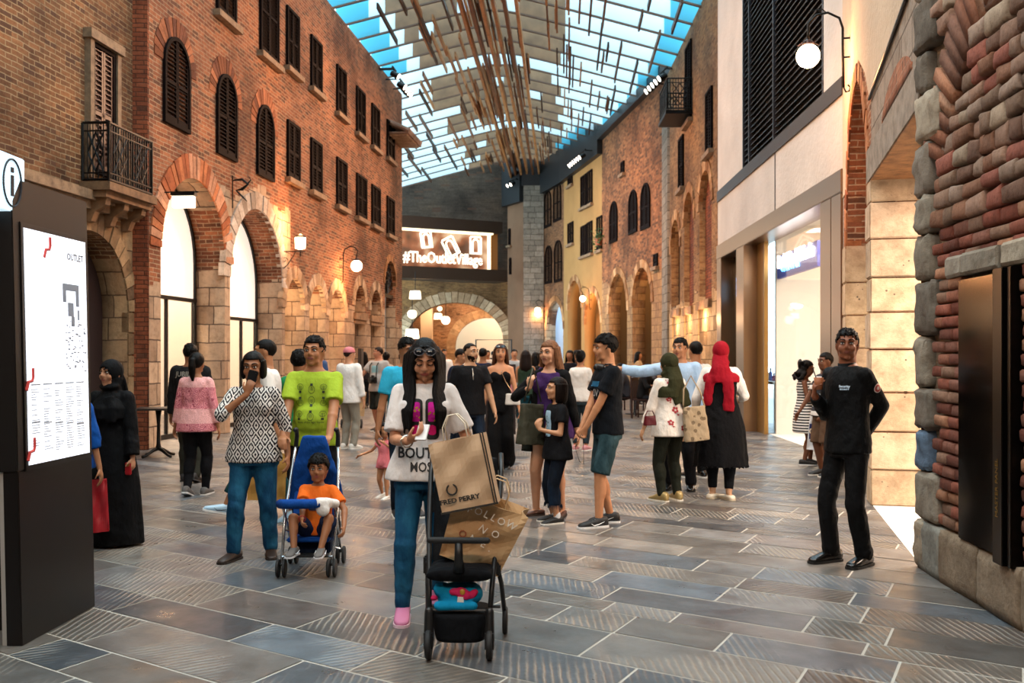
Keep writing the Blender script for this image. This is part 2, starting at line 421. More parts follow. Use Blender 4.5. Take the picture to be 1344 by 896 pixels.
def spot(name, loc, target, power, color, ang=60, blend=.6, r=.1):
    l = bpy.data.lights.new(name, 'SPOT'); l.energy = power; l.color = C(color); l.spot_size = math.radians(ang); l.spot_blend = blend; l.shadow_soft_size = r
    o = bpy.data.objects.new(name, l); COL.objects.link(o); o.location = loc
    o.rotation_euler = (Vector(target)-Vector(loc)).to_track_quat('-Z', 'Y').to_euler(); return o
# ------------------------------------------------------------------ walls
class Wall:
    """plan line from a (its left end seen from the street) to b; local x along, y up, z out of the wall"""
    def __init__(s, a, b):
        s.a = Vector((a[0], a[1])); s.b = Vector((b[0], b[1])); s.d = (s.b-s.a); s.len = s.d.length; s.d.normalize()
        x = Vector((s.d.x, s.d.y, 0)); y = Vector((0, 0, 1)); z = x.cross(y)
        s.x, s.y, s.n = x, y, z
        s.M = Matrix(((x.x, y.x, z.x, s.a.x), (x.y, y.y, z.y, s.a.y), (x.z, y.z, z.z, 0), (0, 0, 0, 1)))
    def at(s, px, off=0.):
        """where the sight line through px meets the wall plane moved out by off: (s, Y)"""
        k = (px-CX)/F; ax, ay = s.a.x+s.n.x*off, s.a.y+s.n.y*off
        t = (k*ay-ax)/(s.d.x-k*s.d.y); return t, ay+s.d.y*t
    def w(s, x, y, z=0): return s.M @ Vector((x, y, z))
    def rect(s, p0, p1, yt, yb):
        s0, Y0 = s.at(p0); s1, Y1 = s.at(p1); Ym = (Y0+Y1)/2
        return min(s0, s1), max(s0, s1), ZZ(yb, Ym), ZZ(yt, Ym)
def archpoly(x0, x1, zb, zt, rise=None, n=20):
    r = (x1-x0)/2; rise = r if rise is None else rise; cx = (x0+x1)/2; zs = zt-rise
    pts = [(x0, zb), (x1, zb)]
    for i in range(n+1):
        a = PI*i/n; pts.append((cx+r*math.cos(a), zs+rise*math.sin(a)))
    return pts
def rectpoly(x0, x1, zb, zt): return [(x0, zb), (x1, zb), (x1, zt), (x0, zt)]
def wallmesh(name, W, z1, holes, mat, t=.5, z0=-.02, x0=0, x1=None, off=0., outer=None, parent=None):
    x1 = W.len if x1 is None else x1
    cu = bpy.data.curves.new('c', 'CURVE'); cu.dimensions = '2D'; cu.fill_mode = 'BOTH'; cu.extrude = t/2
    for pts in [outer or rectpoly(x0, x1, z0, z1)]+[[(p[0], -.015 if p[1] == 0 else p[1]) for p in h] for h in holes]:
        sp = cu.splines.new('POLY'); sp.points.add(len(pts)-1); sp.use_cyclic_u = True
        for q, p in zip(sp.points, pts): q.co = (p[0], p[1], 0, 1)
    ob = bpy.data.objects.new('c', cu); COL.objects.link(ob); dg = bpy.context.evaluated_depsgraph_get(); dg.update()
    me = bpy.data.meshes.new_from_object(ob.evaluated_get(dg)); bpy.data.objects.remove(ob); bpy.data.curves.remove(cu)
    for v in me.vertices: v.co.z += -t/2+off
    bm = bmesh.new(); bm.from_mesh(me); bmesh.ops.remove_doubles(bm, verts=bm.verts, dist=1e-4); bmesh.ops.recalc_face_normals(bm, faces=bm.faces)
    for l_ in list(bm.loops.layers.uv.values()): bm.loops.layers.uv.remove(l_)
    uv = bm.loops.layers.uv.new('UVMap')
    for f in bm.faces:
        f.normal_update(); n = f.normal
        for l in f.loops:
            c = l.vert.co
            if abs(n.z) > .5: l[uv].uv = (c.x, c.y)
            elif abs(n.x) > abs(n.y): l[uv].uv = (c.z+40, c.y)
            else: l[uv].uv = (c.z+40, c.x)
    bm.to_mesh(me); bm.free(); me.materials.clear(); me.materials.append(mat); me.name = name
    o = link(name, me)
    if parent is None: o.matrix_world = W.M; struct(o)
    else: o.parent = parent
    return o
RING = random.Random(3)
def ring(W, parent, x0, x1, zt, th, rise=None, n=22, out=.03, dep=.12, cols=('a8603c', '8a4a2e'), gap=.012, mat=None, legs=0., name='arch_surround', z0=0.):
    """voussoirs round an arched opening, each a wedge"""
    r = (x1-x0)/2; rise = r if rise is None else rise; cx = (x0+x1)/2; zs = zt-rise; mb = MB()
    for i in range(n):
        a0 = PI*i/n+gap/(r+th); a1 = PI*(i+1)/n-gap/(r+th); k = RING.uniform(.75, 1.15); c = C(cols[RING.randrange(len(cols))]); mb.tint = tuple(min(1, q*k) for q in c)
        t2 = th*RING.uniform(.92, 1.05); o = out*RING.uniform(.7, 1.3)
        pl = [(cx+r*math.cos(a0), zs+rise*math.sin(a0)), (cx+(r+t2)*math.cos(a0), zs+(rise+t2)*math.sin(a0)), (cx+(r+t2)*math.cos(a1), zs+(rise+t2)*math.sin(a1)), (cx+r*math.cos(a1), zs+rise*math.sin(a1))]
        mb.prism(pl, (0, 0, o), (1, 0, 0), (0, 1, 0), (0, 0, -dep))
    if legs:
        z = z0
        while z < zs-.05:
            h = min(legs*RING.uniform(.8, 1.2), zs-z)
            for sx, xx in ((-1, x0), (1, x1)):
                k = RING.uniform(.75, 1.15); c = C(cols[RING.randrange(len(cols))]); mb.tint = tuple(min(1, q*k) for q in c)
                t2 = th*RING.uniform(.8, 1.35)
                a, b = sorted((xx, xx+sx*t2)); mb.bb((a, z+gap, out*RING.uniform(.7, 1.2)-dep), (b, z+h-gap, out*RING.uniform(.7, 1.2)))
            z += h
    return mb.build(name, mat or tinted('voussoir'), parent, tint=True)

WN = [0]
M_shut = plain('shutter brown', '170c09', .8, bump=.2, var=.2, spec=.08)
M_shutf = plain('shutter frame brown', '120908', .8, spec=.08)
M_sill = stone_mat('sill stone', '8f7357', '5c4633', holes=False)
M_iron = plain('wrought iron black', '0b0908', .45, .6)
def window(W, x0, x1, zb, zt, arch=False, sill=True, mat=None, out=.04, slats=True, frame=None, kind='shutter'):
    WN[0] += 1; mat = mat or M_shut; frame = frame or M_shutf
    o = sempty('window_%d' % WN[0]); o.matrix_world = W.M @ Matrix.Translation(((x0+x1)/2, zb, 0))
    w = (x1-x0)/2; h = zt-zb; f = .07 if w > .3 else .05
    fr = MB(); n = 14
    def top(x):      # inside height of the opening at x
        if not arch: return h
        return h-w+math.sqrt(max(0, w*w-x*x))
    if arch:
        outp = [(-w, 0)]+[(-w*math.cos(PI*i/n), h-w+w*math.sin(PI*i/n)) for i in range(n+1)]+[(w, 0)]
        wi = w-f; inp = [(-wi, f)]+[(-wi*math.cos(PI*i/n), h-w+wi*math.sin(PI*i/n)) for i in range(n+1)]+[(wi, f)]
    else:
        outp = [(-w, 0), (-w, h), (w, h), (w, 0)]; inp = [(-w+f, f), (-w+f, h-f), (w-f, h-f), (w-f, f)]
    k = len(outp)
    for i in range(k):
        j = (i+1) % k; a, b, c, d = outp[i], outp[j], inp[j], inp[i]
        fr.prism([a, b, c, d], (0, 0, out+.02), (1, 0, 0), (0, 1, 0), (0, 0, -out-.08))
    fr.build('frame', frame, o)
    for sx in (-1, 1):
        mb = MB(); xa, xb = (-w+f, -.008) if sx < 0 else (.008, w-f)
        st = .045
        def strip(u0, u1, zl, zcut):   # vertical stile following the arch
            pts = [(u0, zl), (u1, zl)]+[(u1+(u0-u1)*q/4, (top(u1+(u0-u1)*q/4)-zcut)) for q in range(5)]
            mb.prism(pts, (0, 0, out), (1, 0, 0), (0, 1, 0), (0, 0, -.04))
        strip(xa, xa+st, f, f); strip(xb-st, xb, f, f)
        z = f
        mb.bb((xa, f, out-.04), (xb, f+.08, out))
        mid = h*.45; mb.bb((xa, mid, out-.04), (xb, mid+.06, out))
        step = .075 if slats else .2
        z = f+.1
        while z < h-f:
            u0, u1 = xa+st, xb-st
            # clip by arch
            lim = h-f
            if arch:
                zz = z-(h-w)
                if zz > 0:
                    hw = math.sqrt(max(0, (w-f)**2-zz*zz))
                    if sx < 0: u0 = max(u0, -hw)
                    else: u1 = min(u1, hw)
            if u1-u0 > .02:
                mb.add([(u0, z, out-.035), (u1, z, out-.035), (u1, z-.03, out-.003), (u0, z-.03, out-.003), (u0, z+.012, out-.035), (u1, z+.012, out-.035), (u1, z-.018, out-.003), (u0, z-.018, out-.003)],
                       [(0, 1, 2, 3), (7, 6, 5, 4), (3, 2, 6, 7), (1, 0, 4, 5), (0, 3, 7, 4), (2, 1, 5, 6)])
            z += step
        # backing board
        pts = [(xa, f), (xb, f)]+[(xb+(xa-xb)*q/6, top(xb+(xa-xb)*q/6)-f) for q in range(7)]
        mb.prism(pts, (0, 0, out-.04), (1, 0, 0), (0, 1, 0), (0, 0, -.01))
        mb.build('shutter', mat, o)
    if sill:
        mb = MB(); mb.bb((-w-.12, -.12, -.05), (w+.12, 0, out+.1)); mb.build('sill', M_sill, o, tint=True)
    return o

# ------------------------------------------------------------------ street plan
LB = Wall((-7.587+.098*16.3, 16.3), (-7.587+.098*36.4, 36.4))
LA = Wall((-7.8+.098*6, 6.0), (-7.8+.098*16.3, 16.3))
RC = Wall((3.0, 7.3), (3.0-.064*4.6, 2.7))
RD = Wall((4.53, 13.6), (3.0, 7.3))
RE = Wall((4.82, 23.3), (4.53, 13.6))
RF1 = Wall((5.2, 33.6), (4.95, 23.3))
RF2 = Wall((3.92, 43.4), (5.2, 33.6))
RF3 = Wall((2.63, 50.6), (3.92, 43.4))
RF4 = Wall((1.72, 54.2), (2.63, 50.6))
RPI = Wall((.62, 54.0), (1.72, 54.0))
RG = Wall((-.25, 56.0), (.62, 54.3))
BK = Wall((-8.5, 56.0), (0.6, 56.0))
WARM = 'ffd2a0'

m_lb = masonry('left facade brick', ('9c6446', '70422e', 'a08870'), stone_h=2.75, stone_x=[(2.9, 7.4, 5.0), (-41, -30, 0), (39, 41, 3.4)], stone=('b49a80', '8d7560', '54443a'), stone_top_noise=.9, patch=.6)
m_la = masonry('left near brick', ('8c6242', '5e3f2a', '9c8668'), stone_h=3.6, stone=('9c805f', '7a6148', '5a4534'), stone_top_noise=.1, patch=.5)
m_pil = masonry('brick pilaster', ('96563a', '7a422c', '5a3828'), patch=.2)
m_rf1 = masonry('right rough brick', ('a07a56', '7a5438', '8a7050'), stone_h=3.1, stone=('c8a880', '8d6f4e', '5f4a34'), bw=.2, bh=.06, patch=.2)
m_rf2 = masonry('right rubble brick', ('a06c4a', '744a32', '7e6046'), stone_h=4.6, stone=('a48058', '84644a', '6a4f38'), bw=.24, bh=.09, patch=.6, sw=.5, sh=.26)
m_rf3 = masonry('ochre plaster', plaster='ac8250')
m_rf4 = masonry('dim brown brick', ('8a6347', '6d4a33', '6f563f'), stone_h=3.3, bw=.25, patch=.2)
m_pier = masonry('grey block pier', stone_h=30, stone=('8d8478', '6f675d', '4b443c'), sw=.6, sh=.3)
m_rg = masonry('tan plaster', plaster='80604a')
m_bk = masonry('end wall brick', ('8c6a45', '6c4d31', '7b6141'), bw=.24, bh=.07, patch=.1)
m_bkd = masonry('end wall dark upper', ('4a3f36', '3b322b', '453b32'), bw=.5, bh=.12, patch=.1)
m_cream = masonry('cream plaster', plaster='d8bfa4')
m_jamb = stone_mat('travertine', 'd2b89a', 'aa8e72')

# openings of the left facade
def opx(W, p0, p1, zt, arch=True, zb=0.0):
    a = W.at(p0)[0]; b = W.at(p1)[0]; x0, x1 = sorted((a, b)); return (x0, x1, zb, zt)
LBarch = [opx(LB, 211, 295, 4.77), opx(LB, 302, 370, 4.69), opx(LB, 374, 399.5, 3.4), opx(LB, 406, 427, 3.38), opx(LB, 432, 452, 3.38),
          opx(LB, 465.5, 479, 3.66), opx(LB, 486.5, 499.5, 3.66), opx(LB, 505, 519, 4.8)]
wall_left = wallmesh('wall_left', LB, 11.08, [archpoly(*q) for q in LBarch], m_lb, t=.65)
for i, q in enumerate(LBarch[:7]):
    c = (('b87048', '9a5534', 'c89070') if i == 0 else ('b8a898', '98887a', 'cbbcae') if i == 1 else ('b89878', '987a60', 'c4a88c'))
    ring(LB, wall_left, q[0], q[1], q[3], .42 if i == 0 else .36 if i == 1 else .3, n=34 if i == 0 else 22 if i == 1 else 15, cols=c, out=.03, legs=0)
ring(LB, wall_left, LBarch[7][0], LBarch[7][1], LBarch[7][3], .22, n=13, cols=('a87850', '8a6040'))
wall_left_near = wallmesh('wall_left_near', LA, 11.08, [archpoly(*opx(LA, 60, 167, 3.42))], m_la, t=.6)
q = opx(LA, 60, 167, 3.42); ring(LA, wall_left_near, q[0], q[1], q[3], .32, n=20, cols=('9c805f', '80664a', '6e5640'), legs=.34)
mb = MB()
x2, y2 = LA.a.x, LA.a.y
# brick pilaster at the joint of the two left walls, its side facing the camera
mb2 = MB(); mb2.bb((-.46, -.02, -.6), (.0, 10.95, .03))
pw = Wall((LB.w(0, 0, -.42).x, 16.26), (LB.w(0, 0, .02).x, 16.3))
pil = wallmesh('wall_left_return', pw, 10.95, [], m_pil, t=.3)
# stone cornice on the near left wall
mb = MB(); mb.tint = (1, 1, 1)
mb.bb((0, 3.72, 0), (LA.len-.02, 3.84, .12)); mb.bb((0, 3.84, 0), (LA.len-.02, 3.98, .2))
o = mb.build('trim_1', M_sill, None, tint=True); o.matrix_world = LA.M; struct(o)

# shuttered windows, left facade
for p0, p1, yt, yb in ((213, 247, 50, 168), (283, 309, 98, 207), (336, 358, 138, 234)):
    a, b, c, d = LB.rect(p0, p1, yt, yb); window(LB, a, b, c, d, True, sill=False)
    q = LB.rect(p0, p1, yt, yb)
    g = ring(LB, wall_left, q[0], q[1], q[3], .34, n=16, out=.015, cols=('8a5236', 'a06444', '6f4230'), name='window_arch')
for p0, p1, yt, yb in ((376, 392, 162, 237), (407, 421, 185, 253), (441, 454, 210, 272), (467, 480, 231, 287), (487, 498, 245, 297), (507, 516.5, 260, 309)):
    window(LB, *LB.rect(p0, p1, yt, yb))
for p0, p1, yt, yb in ((283, 308, -90, 25), (340, 364, -45, 78), (375, 391, 15, 94), (407, 421, 52, 120), (441, 453, 90, 152), (467, 478, 118, 178), (487, 497, 140, 195), (507, 516.5, 161, 210)):
    window(LB, *LB.rect(p0, p1, yt, yb))
# near balcony window
a, b, c, d = LA.rect(116, 147, 62, 175); wd = window(LA, a, b, 4.3, d, False, sill=False, mat=plain('shutter reddish', '3d2018', .5), out=.05)
mb = MB(); f = .11
mb.bb((-(b-a)/2-f, -.1, -.02), (-(b-a)/2, d-4.3, .1)); mb.bb(((b-a)/2, -.1, -.02), ((b-a)/2+f, d-4.3, .1)); mb.bb((-(b-a)/2-f-.05, d-4.3, -.02), ((b-a)/2+f+.05, d-4.3+.14, .14))
mb.tint = (1, .85, .7); mb.build('surround', M_sill, wd, tint=True)
# balcony
bal = thing('balcony', 'dark iron balcony with crossed railing below the shuttered window on corbels', 'balcony'); bx0, bx1 = LA.at(107)[0], LA.at(166)[0]
bal.matrix_world = LA.M @ Matrix.Translation((bx0, 4.08, 0)); BWd = bx1-bx0
mb = MB(); mb.tint = (.8, .65, .5); mb.bb((-.08, -.1, 0), (BWd+.08, .02, .48)); mb.bb((-.04, -.2, 0), (BWd+.04, -.1, .4)); mb.build('slab', M_sill, bal, tint=True)
for cx in (.12, BWd/2, BWd-.12):
    mb = MB(); mb.tint = (.8, .65, .5); mb.prism([(0, 0), (.36, 0), (.34, -.1), (.18, -.2), (.12, -.34), (0, -.36)], (cx-.07, -.2, 0), (0, 0, 1), (0, 1, 0), (.14, 0, 0)); mb.build('corbel', M_sill, bal, tint=True)
mb = MB()
def railside(mb, p0, p1):
    p0 = Vector(p0); p1 = Vector(p1); d = p1-p0; ln = d.length; u = d.normalized(); up = Vector((0, 1, 0)); H = .9
    for z in (.06, .16, H-.12, H): mb.tube([p0+up*z, p1+up*z], .022 if z in (.06, H) else .013, 6)
    n = max(3, int(ln/.075))
    for i in range(n+1):
        q = p0+u*(ln*i/n); mb.tube([q+up*.05, q+up*H], .024 if i in (0, n) else .010, 6)
    k = max(1, int(ln/.5))
    for i in range(k):
        c0 = p0+u*(ln*(i+.2)/k); c1 = p0+u*(ln*(i+.8)/k)
        for a, b in (((c0, .18), (c1, .76)), ((c1, .18), (c0, .76)), ((c0, .47), ((c0+c1)/2, .76)), (((c0+c1)/2, .76), (c1, .47)), ((c1, .47), ((c0+c1)/2, .18)), (((c0+c1)/2, .18), (c0, .47))):
            mb.tube([a[0]+up*a[1], b[0]+up*b[1]], .014, 5)
railside(mb, (0, 0, .42), (BWd, 0, .42)); railside(mb, (0, 0, .02), (0, 0, .42)); railside(mb, (BWd, 0, .02), (BWd, 0, .42))
mb.build('railing', M_iron, bal)
# tiled eave overhang at the far end of the left facade
ev = sempty('trim_2'); ev.matrix_world = LB.M
s0 = LB.at(524)[0]-1.6; mb = MB()
for i in range(10):
    x = s0+i*.22; mb.tint = (.55, .38, .25); mb.bb((x, 9.1, 0), (x+.09, 9.2, .62))
mb.build('rafter', tinted('rafter wood'), ev, tint=True)
mb = MB()
for i in range(11): mb.tint = (.35, .22, .16); mb.cap((s0-.05+i*.22, 9.26, .7), (s0-.05+i*.22, 9.62, -.1), .09, n=8, round0=False, round1=False)
mb.bb((s0-.1, 9.18, 0), (s0+2.3, 9.23, .68)); mb.build('roof_tiles', tinted('roof tile'), ev, tint=True)

# glazed shop fronts set back in the left arches
M_black = plain('black metal frame', '0c0b0b', .4, .3)
M_white = plain('white board', 'e9e4dc', .6)
M_gl = glass('shop glass', (.97, .98, 1), .08)
M_shop = plain('shop interior white', 'efe8de', .7)
DN = [0]
def shopfront(W, q, dep, transom, doors=2, tymp=True, frame=M_black, mull=()):
    """framed glazing in an arched opening"""
    DN[0] += 1; o = sempty('door_%d' % DN[0]); o.matrix_world = W.M @ Matrix.Translation((0, 0, -dep))
    x0, x1, zb, zt = q; r = (x1-x0)/2; cx = (x0+x1)/2; zs = zt-r; f = .06; fr = MB()
    fr.bb((x0, 0, -.04), (x0+f, zs, .04)); fr.bb((x1-f, 0, -.04), (x1, zs, .04)); fr.bb((x0, transom-.035, -.05), (x1, transom+.035, .05)); fr.bb((x0, 0, -.04), (x1, .09, .04))
    n = 20
    for i in range(n):
        a0, a1 = PI*i/n, PI*(i+1)/n
        fr.prism([(cx+r*math.cos(a0), zs+r*math.sin(a0)), (cx+r*math.cos(a1), zs+r*math.sin(a1)), (cx+(r-f)*math.cos(a1), zs+(r-f)*math.sin(a1)), (cx+(r-f)*math.cos(a0), zs+(r-f)*math.sin(a0))], (0, 0, .04), (1, 0, 0), (0, 1, 0), (0, 0, -.08))
    for m in mull: fr.bb((x0+(x1-x0)*m-.025, .09, -.03), (x0+(x1-x0)*m+.025, transom, .03))
    fr.build('frame', frame, o)
    g = MB(); g.bb((x0+f, .09, -.008), (x1-f, transom, .008)); g.build('pane', M_gl, o)
    if tymp:
        t = MB(); pts = [(x0+f, transom+.03), (x1-f, transom+.03)]+[(cx+(r-f)*math.cos(PI*i/16), max(transom+.04, zs+(r-f)*math.sin(PI*i/16))) for i in range(17)]
        t.prism(pts, (0, 0, .0), (1, 0, 0), (0, 1, 0), (0, 0, -.02)); t.build('tympanum', M_tymp, o)
    return o
M_tymp = emis('backlit tympanum', 'ffeede', .75)
sf1 = shopfront(LB, LBarch[0], .62, 2.62, mull=(.55,))
sf2 = shopfront(LB, LBarch[1], .62, 2.35, mull=(.35, .7))
for q in LBarch[2:5]: shopfront(LB, q, .62, 2.2, mull=(.5,))
# marks on the second tympanum: a blue stroke and black letters
mb = MB(); q = LBarch[1]; cx = q[0]+.75
text_on(mb, 'V', .75, (cx+.2, 3.45, 0), (0, 1, 0), (-1, 0, 0), .02, bold=-.01); mb2 = mb.build('sign_stroke', plain('blue stroke', '1f6f9c', .5), sf2); mb2.location = (0, 0, .02)
mb = MB(); text_on(mb, 'I', .5, (cx+.25, 2.98, 0), (0, 1, 0), (-1, 0, 0), .02, bold=.012); text_on(mb, 'n', .3, (cx+.2, 2.62, 0), (0, 1, 0), (-1, 0, 0), .02, bold=.014)
b2 = mb.build('sign_letters', M_black, sf2); b2.location = (0, 0, .02)
# the shop behind
mb = MB(); xs, xe = LBarch[0][0]-.6, LBarch[4][1]+.5
mb.bb((xs, 0, -4.2), (xe, 4.9, -4.1)); mb.bb((xs-.1, 0, -4.2), (xs, 4.9, -.66)); mb.bb((xe, 0, -4.2), (xe+.1, 4.9, -.66)); mb.bb((xs, 4.9, -4.2), (xe, 5.0, -.66))
o = mb.build('wall_left_shop', M_shop); o.matrix_world = LB.M; struct(o)
for i, xx in enumerate((2.0, 5.3, 8.6, 11.2)):
    p = LB.w(xx, 4.8, -2.3); area('shop_light', p, 1.6, 230 if i < 2 else 150, 'ffe2c0', sy=1.6)
    mb = MB(); mb.bb((xx-.5, 4.84, -2.8), (xx+.5, 4.88, -1.8)); o = mb.build('trim_light_panel', emis('shop panel', 'fff0dc', 3)); o.matrix_world = LB.M; struct(o)
# blind arches: stone infill
for q in LBarch[5:7]:
    o = wallmesh('wall_left_infill', LB, 1, [], masonry('blind arch stone', stone_h=30, stone=('d0ac80', 'b08a60', '7d6246')), t=.2, off=-.38, outer=rectpoly(q[0]-.05, q[1]+.05, 0, q[3]+.05))
    mb = MB(); mb.tint = (1.1, 1, .9); mb.bb((q[0]-.14, 2.62, -.3), (q[1]+.14, 2.82, .08)); mb.bb((q[0]-.08, 2.5, -.3), (q[1]+.08, 2.62, .04)); t = mb.build('trim_ledge', M_sill, None, tint=True); t.matrix_world = LB.M; struct(t)
# fan grille of the last tall arch, pale stone doorway under it
q = LBarch[7]; DN[0] += 1; o = sempty('door_%d' % DN[0]); o.matrix_world = LB.M @ Matrix.Translation((0, 0, -.12)); mb = MB(); cx = (q[0]+q[1])/2; r = (q[1]-q[0])/2; zs = q[3]-r
for i in range(9):
    a = PI*i/8; mb.tube([(cx, zs-.3, 0), (cx+r*math.cos(a), zs+r*math.sin(a), 0)], .02, 5)
for rr in (.35, .7, .98): mb.tube([(cx+rr*r*math.cos(PI*i/16), zs-.1+rr*r*math.sin(PI*i/16), 0) for i in range(17)], .02, 5)
mb.bb((q[0], zs-.42, -.04), (q[1], zs-.3, .04)); mb.build('grille', M_iron, o)
mb = MB(); mb.bb((q[0], zs-.3, -.4), (q[1], q[3]+.02, -.36)); mb.build('dark_back', plain('dark interior', '120d0b', .9), o)
o = wallmesh('wall_left_infill', LB, 1, [], masonry('cool doorway stone', stone_h=30, stone=('aab0b4', '8c9296', '5d6266')), t=.2, off=-.35, outer=rectpoly(q[0]-.05, q[1]+.05, 0, zs-.35))
mb = MB(); mb.bb((q[0]+.1, 0, -.33), (q[0]+.7, 2.4, -.3)); t = mb.build('door_leaf', plain('blue grey door', '4c6472', .5), o.parent or None); t.matrix_world = LB.M; struct(t); t.name = 'door_90'
# dark panel in the near left arch
q = opx(LA, 60, 167, 3.42)
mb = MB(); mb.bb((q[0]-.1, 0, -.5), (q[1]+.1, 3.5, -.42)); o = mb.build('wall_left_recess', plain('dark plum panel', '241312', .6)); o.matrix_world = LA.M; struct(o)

# ------------------------------------------------------------------ right side, far walls
def farwall(name, W, z1, mat, archs=(), wins=(), lit=None, ringc=('b08258', '8f6440', 'c49a70'), t=.5, back='b8895a'):
    ops = []
    for (p0, p1, yt, zb) in archs:
        a, b = sorted((W.at(p0)[0], W.at(p1)[0])); Ym = (W.at(p0)[1]+W.at(p1)[1])/2; ops.append((a, b, zb, ZZ(yt, Ym)))
    hs = [archpoly(a, b, zb, zt) for a, b, zb, zt in ops]
    o = wallmesh(name, W, z1, hs, mat, t=t)
    for a, b, zb, zt in ops: ring(W, o, a, b, zt, .3, n=13, cols=ringc)
    for (p0, p1, yt, yb, ar) in wins: window(W, *W.rect(p0, p1, yt, yb), ar, sill=not ar)
    return o, ops
# F1
f1, ops1 = farwall('wall_right_rough', RF1, 10.9, m_rf1, archs=[(881, 892.5, 288, 3.1), (898, 910.5, 252, 2.95), (918, 934, 224, 2.9)],
    wins=[(901, 908.5, 58, 160, False), (928, 936, 118, 200, False), (892, 898, 180, 248, False)])
q = ops1[0]; mb = MB(); mb.bb((q[0], q[2], -.3), (q[1], q[3]+.1, -.25)); o = mb.build('window_80', plain('dark glazing', '150f0d', .3)); o.matrix_world = RF1.M; struct(o)
for q in ops1[1:]:
    o = wallmesh('wall_right_blind_arch', RF1, 1, [], m_pil, t=.2, off=-.16, outer=rectpoly(q[0]-.03, q[1]+.03, q[2], q[3]+.03))
# lit ground openings of F1: jamb recesses of pale stone
m_litstone = masonry('pale jamb stone', stone_h=30, stone=('dbb98c', 'c09868', '7f6244'), sw=.7, sh=.42)
def pier(W, p0, p1, z1, mat=None, out=.04, dep=.6, name='wall_right_pier', z0=0):
    a, b = sorted((W.at(p0)[0], W.at(p1)[0])); return wallmesh(name, W, z1, [], mat or m_litstone, t=dep, off=out, outer=rectpoly(a, b, z0-.02, z1))
pier(RF1, 895, 900, 3.0); pier(RF1, 911, 918, 3.0); pier(RF1, 880, 884, 2.9)
for a, b, zt in ((884, 895, 2.75), (900, 911, 2.7), (918, 934, 2.75)):
    x0, x1 = sorted((RF1.at(a)[0], RF1.at(b)[0])); mb = MB(); mb.tint = (1.1, .9, .7)
    mb.bb((x0-.05, zt, 0), (x1+.05, zt+.22, .1)); t = mb.build('trim_lintel', M_sill, None, tint=True); t.matrix_world = RF1.M; struct(t)
pier(RF1, 868, 879, 10.6, m_pier, .08)
# F2
f2, ops2 = farwall('wall_right_rubble', RF2, 10.9, m_rf2, archs=[(830, 855, 351, 0), (799, 823, 359, 0)],
    wins=[(801, 811, 264, 318, True), (826, 837, 249, 306, True), (842, 854, 240, 300, True), (816, 820, 212, 228, False), (859, 864, 333, 350, False)])
f3, ops3 = farwall('wall_right_ochre', RF3, 10.3, m_rf3, archs=[(745, 763, 368, 0), (767, 788, 384, 0)],
    wins=[(746, 752, 218, 243, False), (763, 770, 230, 272, False), (771, 778, 224, 268, False), (746, 753, 292, 320, False), (763, 770, 296, 336, False), (771, 778, 291, 333, False), (784, 791, 284, 328, False)])
f4, ops4 = farwall('wall_right_brown', RF4, 10.3, m_rf4, archs=[(717.5, 739, 395, 0)],
    wins=[(715, 724, 250, 298, True), (727, 737, 238, 290, True), (716, 725, 322, 372, True), (728, 738, 315, 370, True)])
o = wallmesh('wall_right_pier', RPI, 10.75, [], m_pier, t=.9)
f5, _ = farwall('wall_right_tan', RG, 9.9, m_rg, wins=[(669, 671.5, 338, 360, True), (668, 670.5, 300, 322, False)])
# recess boxes with lamps behind the far right arches
def recess(W, q, dep, mat, power, color=WARM, name='wall_right_recess', lamp=True, front=None):
    x0, x1, zb, zt = q; mb = MB(); mb.bb((x0-.4, 0, -dep-.1), (x1+.4, zt+.5, -dep)); mb.bb((x0-.5, 0, -dep), (x0-.4, zt+.5, -.5)); mb.bb((x1+.4, 0, -dep), (x1+.5, zt+.5, -.5)); mb.bb((x0-.4, zt+.4, -dep), (x1+.4, zt+.5, -.5))
    o = mb.build(name, mat); o.matrix_world = W.M; struct(o)
    if lamp: point('recess_light', W.w((x0+x1)/2, zt-.1, -dep*.5), power, color, .15)
M_warmwall = masonry('warm recess stone', stone_h=30, stone=('e0c8a0', 'c8a880', '8a7050'))
recess(RF2, ops2[0], 1.6, M_warmwall, 70); recess(RF2, ops2[1], 1.6, M_warmwall, 70); recess(RF3, ops3[0], 1.5, M_warmwall, 60); recess(RF3, ops3[1], 1.5, M_warmwall, 70)
recess(RF4, ops4[0], 2.0, plain('cool shop wall', 'cfdde8', .7), 130, 'cfe4ff')
# dark eave beam along the inner curve
for W, zz in ((RF3, 10.3), (RF4, 10.3), (RF2, 10.9)):
    mb = MB(); mb.bb((-.1, zz, -.3), (W.len+.1, {10.9: 11.3}.get(zz, 12.0), .25)); o = mb.build('trim_eave', plain('dark eave metal', '141619', .5)); o.matrix_world = W.M; struct(o)

mb = MB(); mb.bb((-.3, 9.9, -.5), (RG.len+.1, 12.4, .3)); o = mb.build('trim_eave', plain('dark eave metal', '141619', .5)); o.matrix_world = RG.M; struct(o)
mb = MB(); mb.bb((-.1, 10.75, -.5), (RPI.len+.1, 12.4, .0)); o = mb.build('trim_eave', plain('dark eave metal', '141619', .5)); o.matrix_world = RPI.M; struct(o)
# ------------------------------------------------------------------ end wall with the sign and the big arch
bx = lambda px, Y: (px-CX)/F*Y
acx = bx(597, 56)+8.5; ar = 62/F*56; azt = ZZ(397, 56)
bk = wallmesh('wall_end', BK, 6.0, [archpoly(acx-ar*1.02, acx+ar*1.02, 0, azt, rise=2.1)], m_bk, t=.8)
ring(BK, bk, acx-ar*1.02, acx+ar*1.02, azt, .62, rise=2.1, n=27, cols=('c4a888', 'b09070', 'd0b898'), out=.05, legs=.4, gap=.02)
o = wallmesh('wall_end_upper', BK, 12.6, [], m_bkd, t=.8, outer=rectpoly(0, BK.len+1.5, 6.0, 12.6))
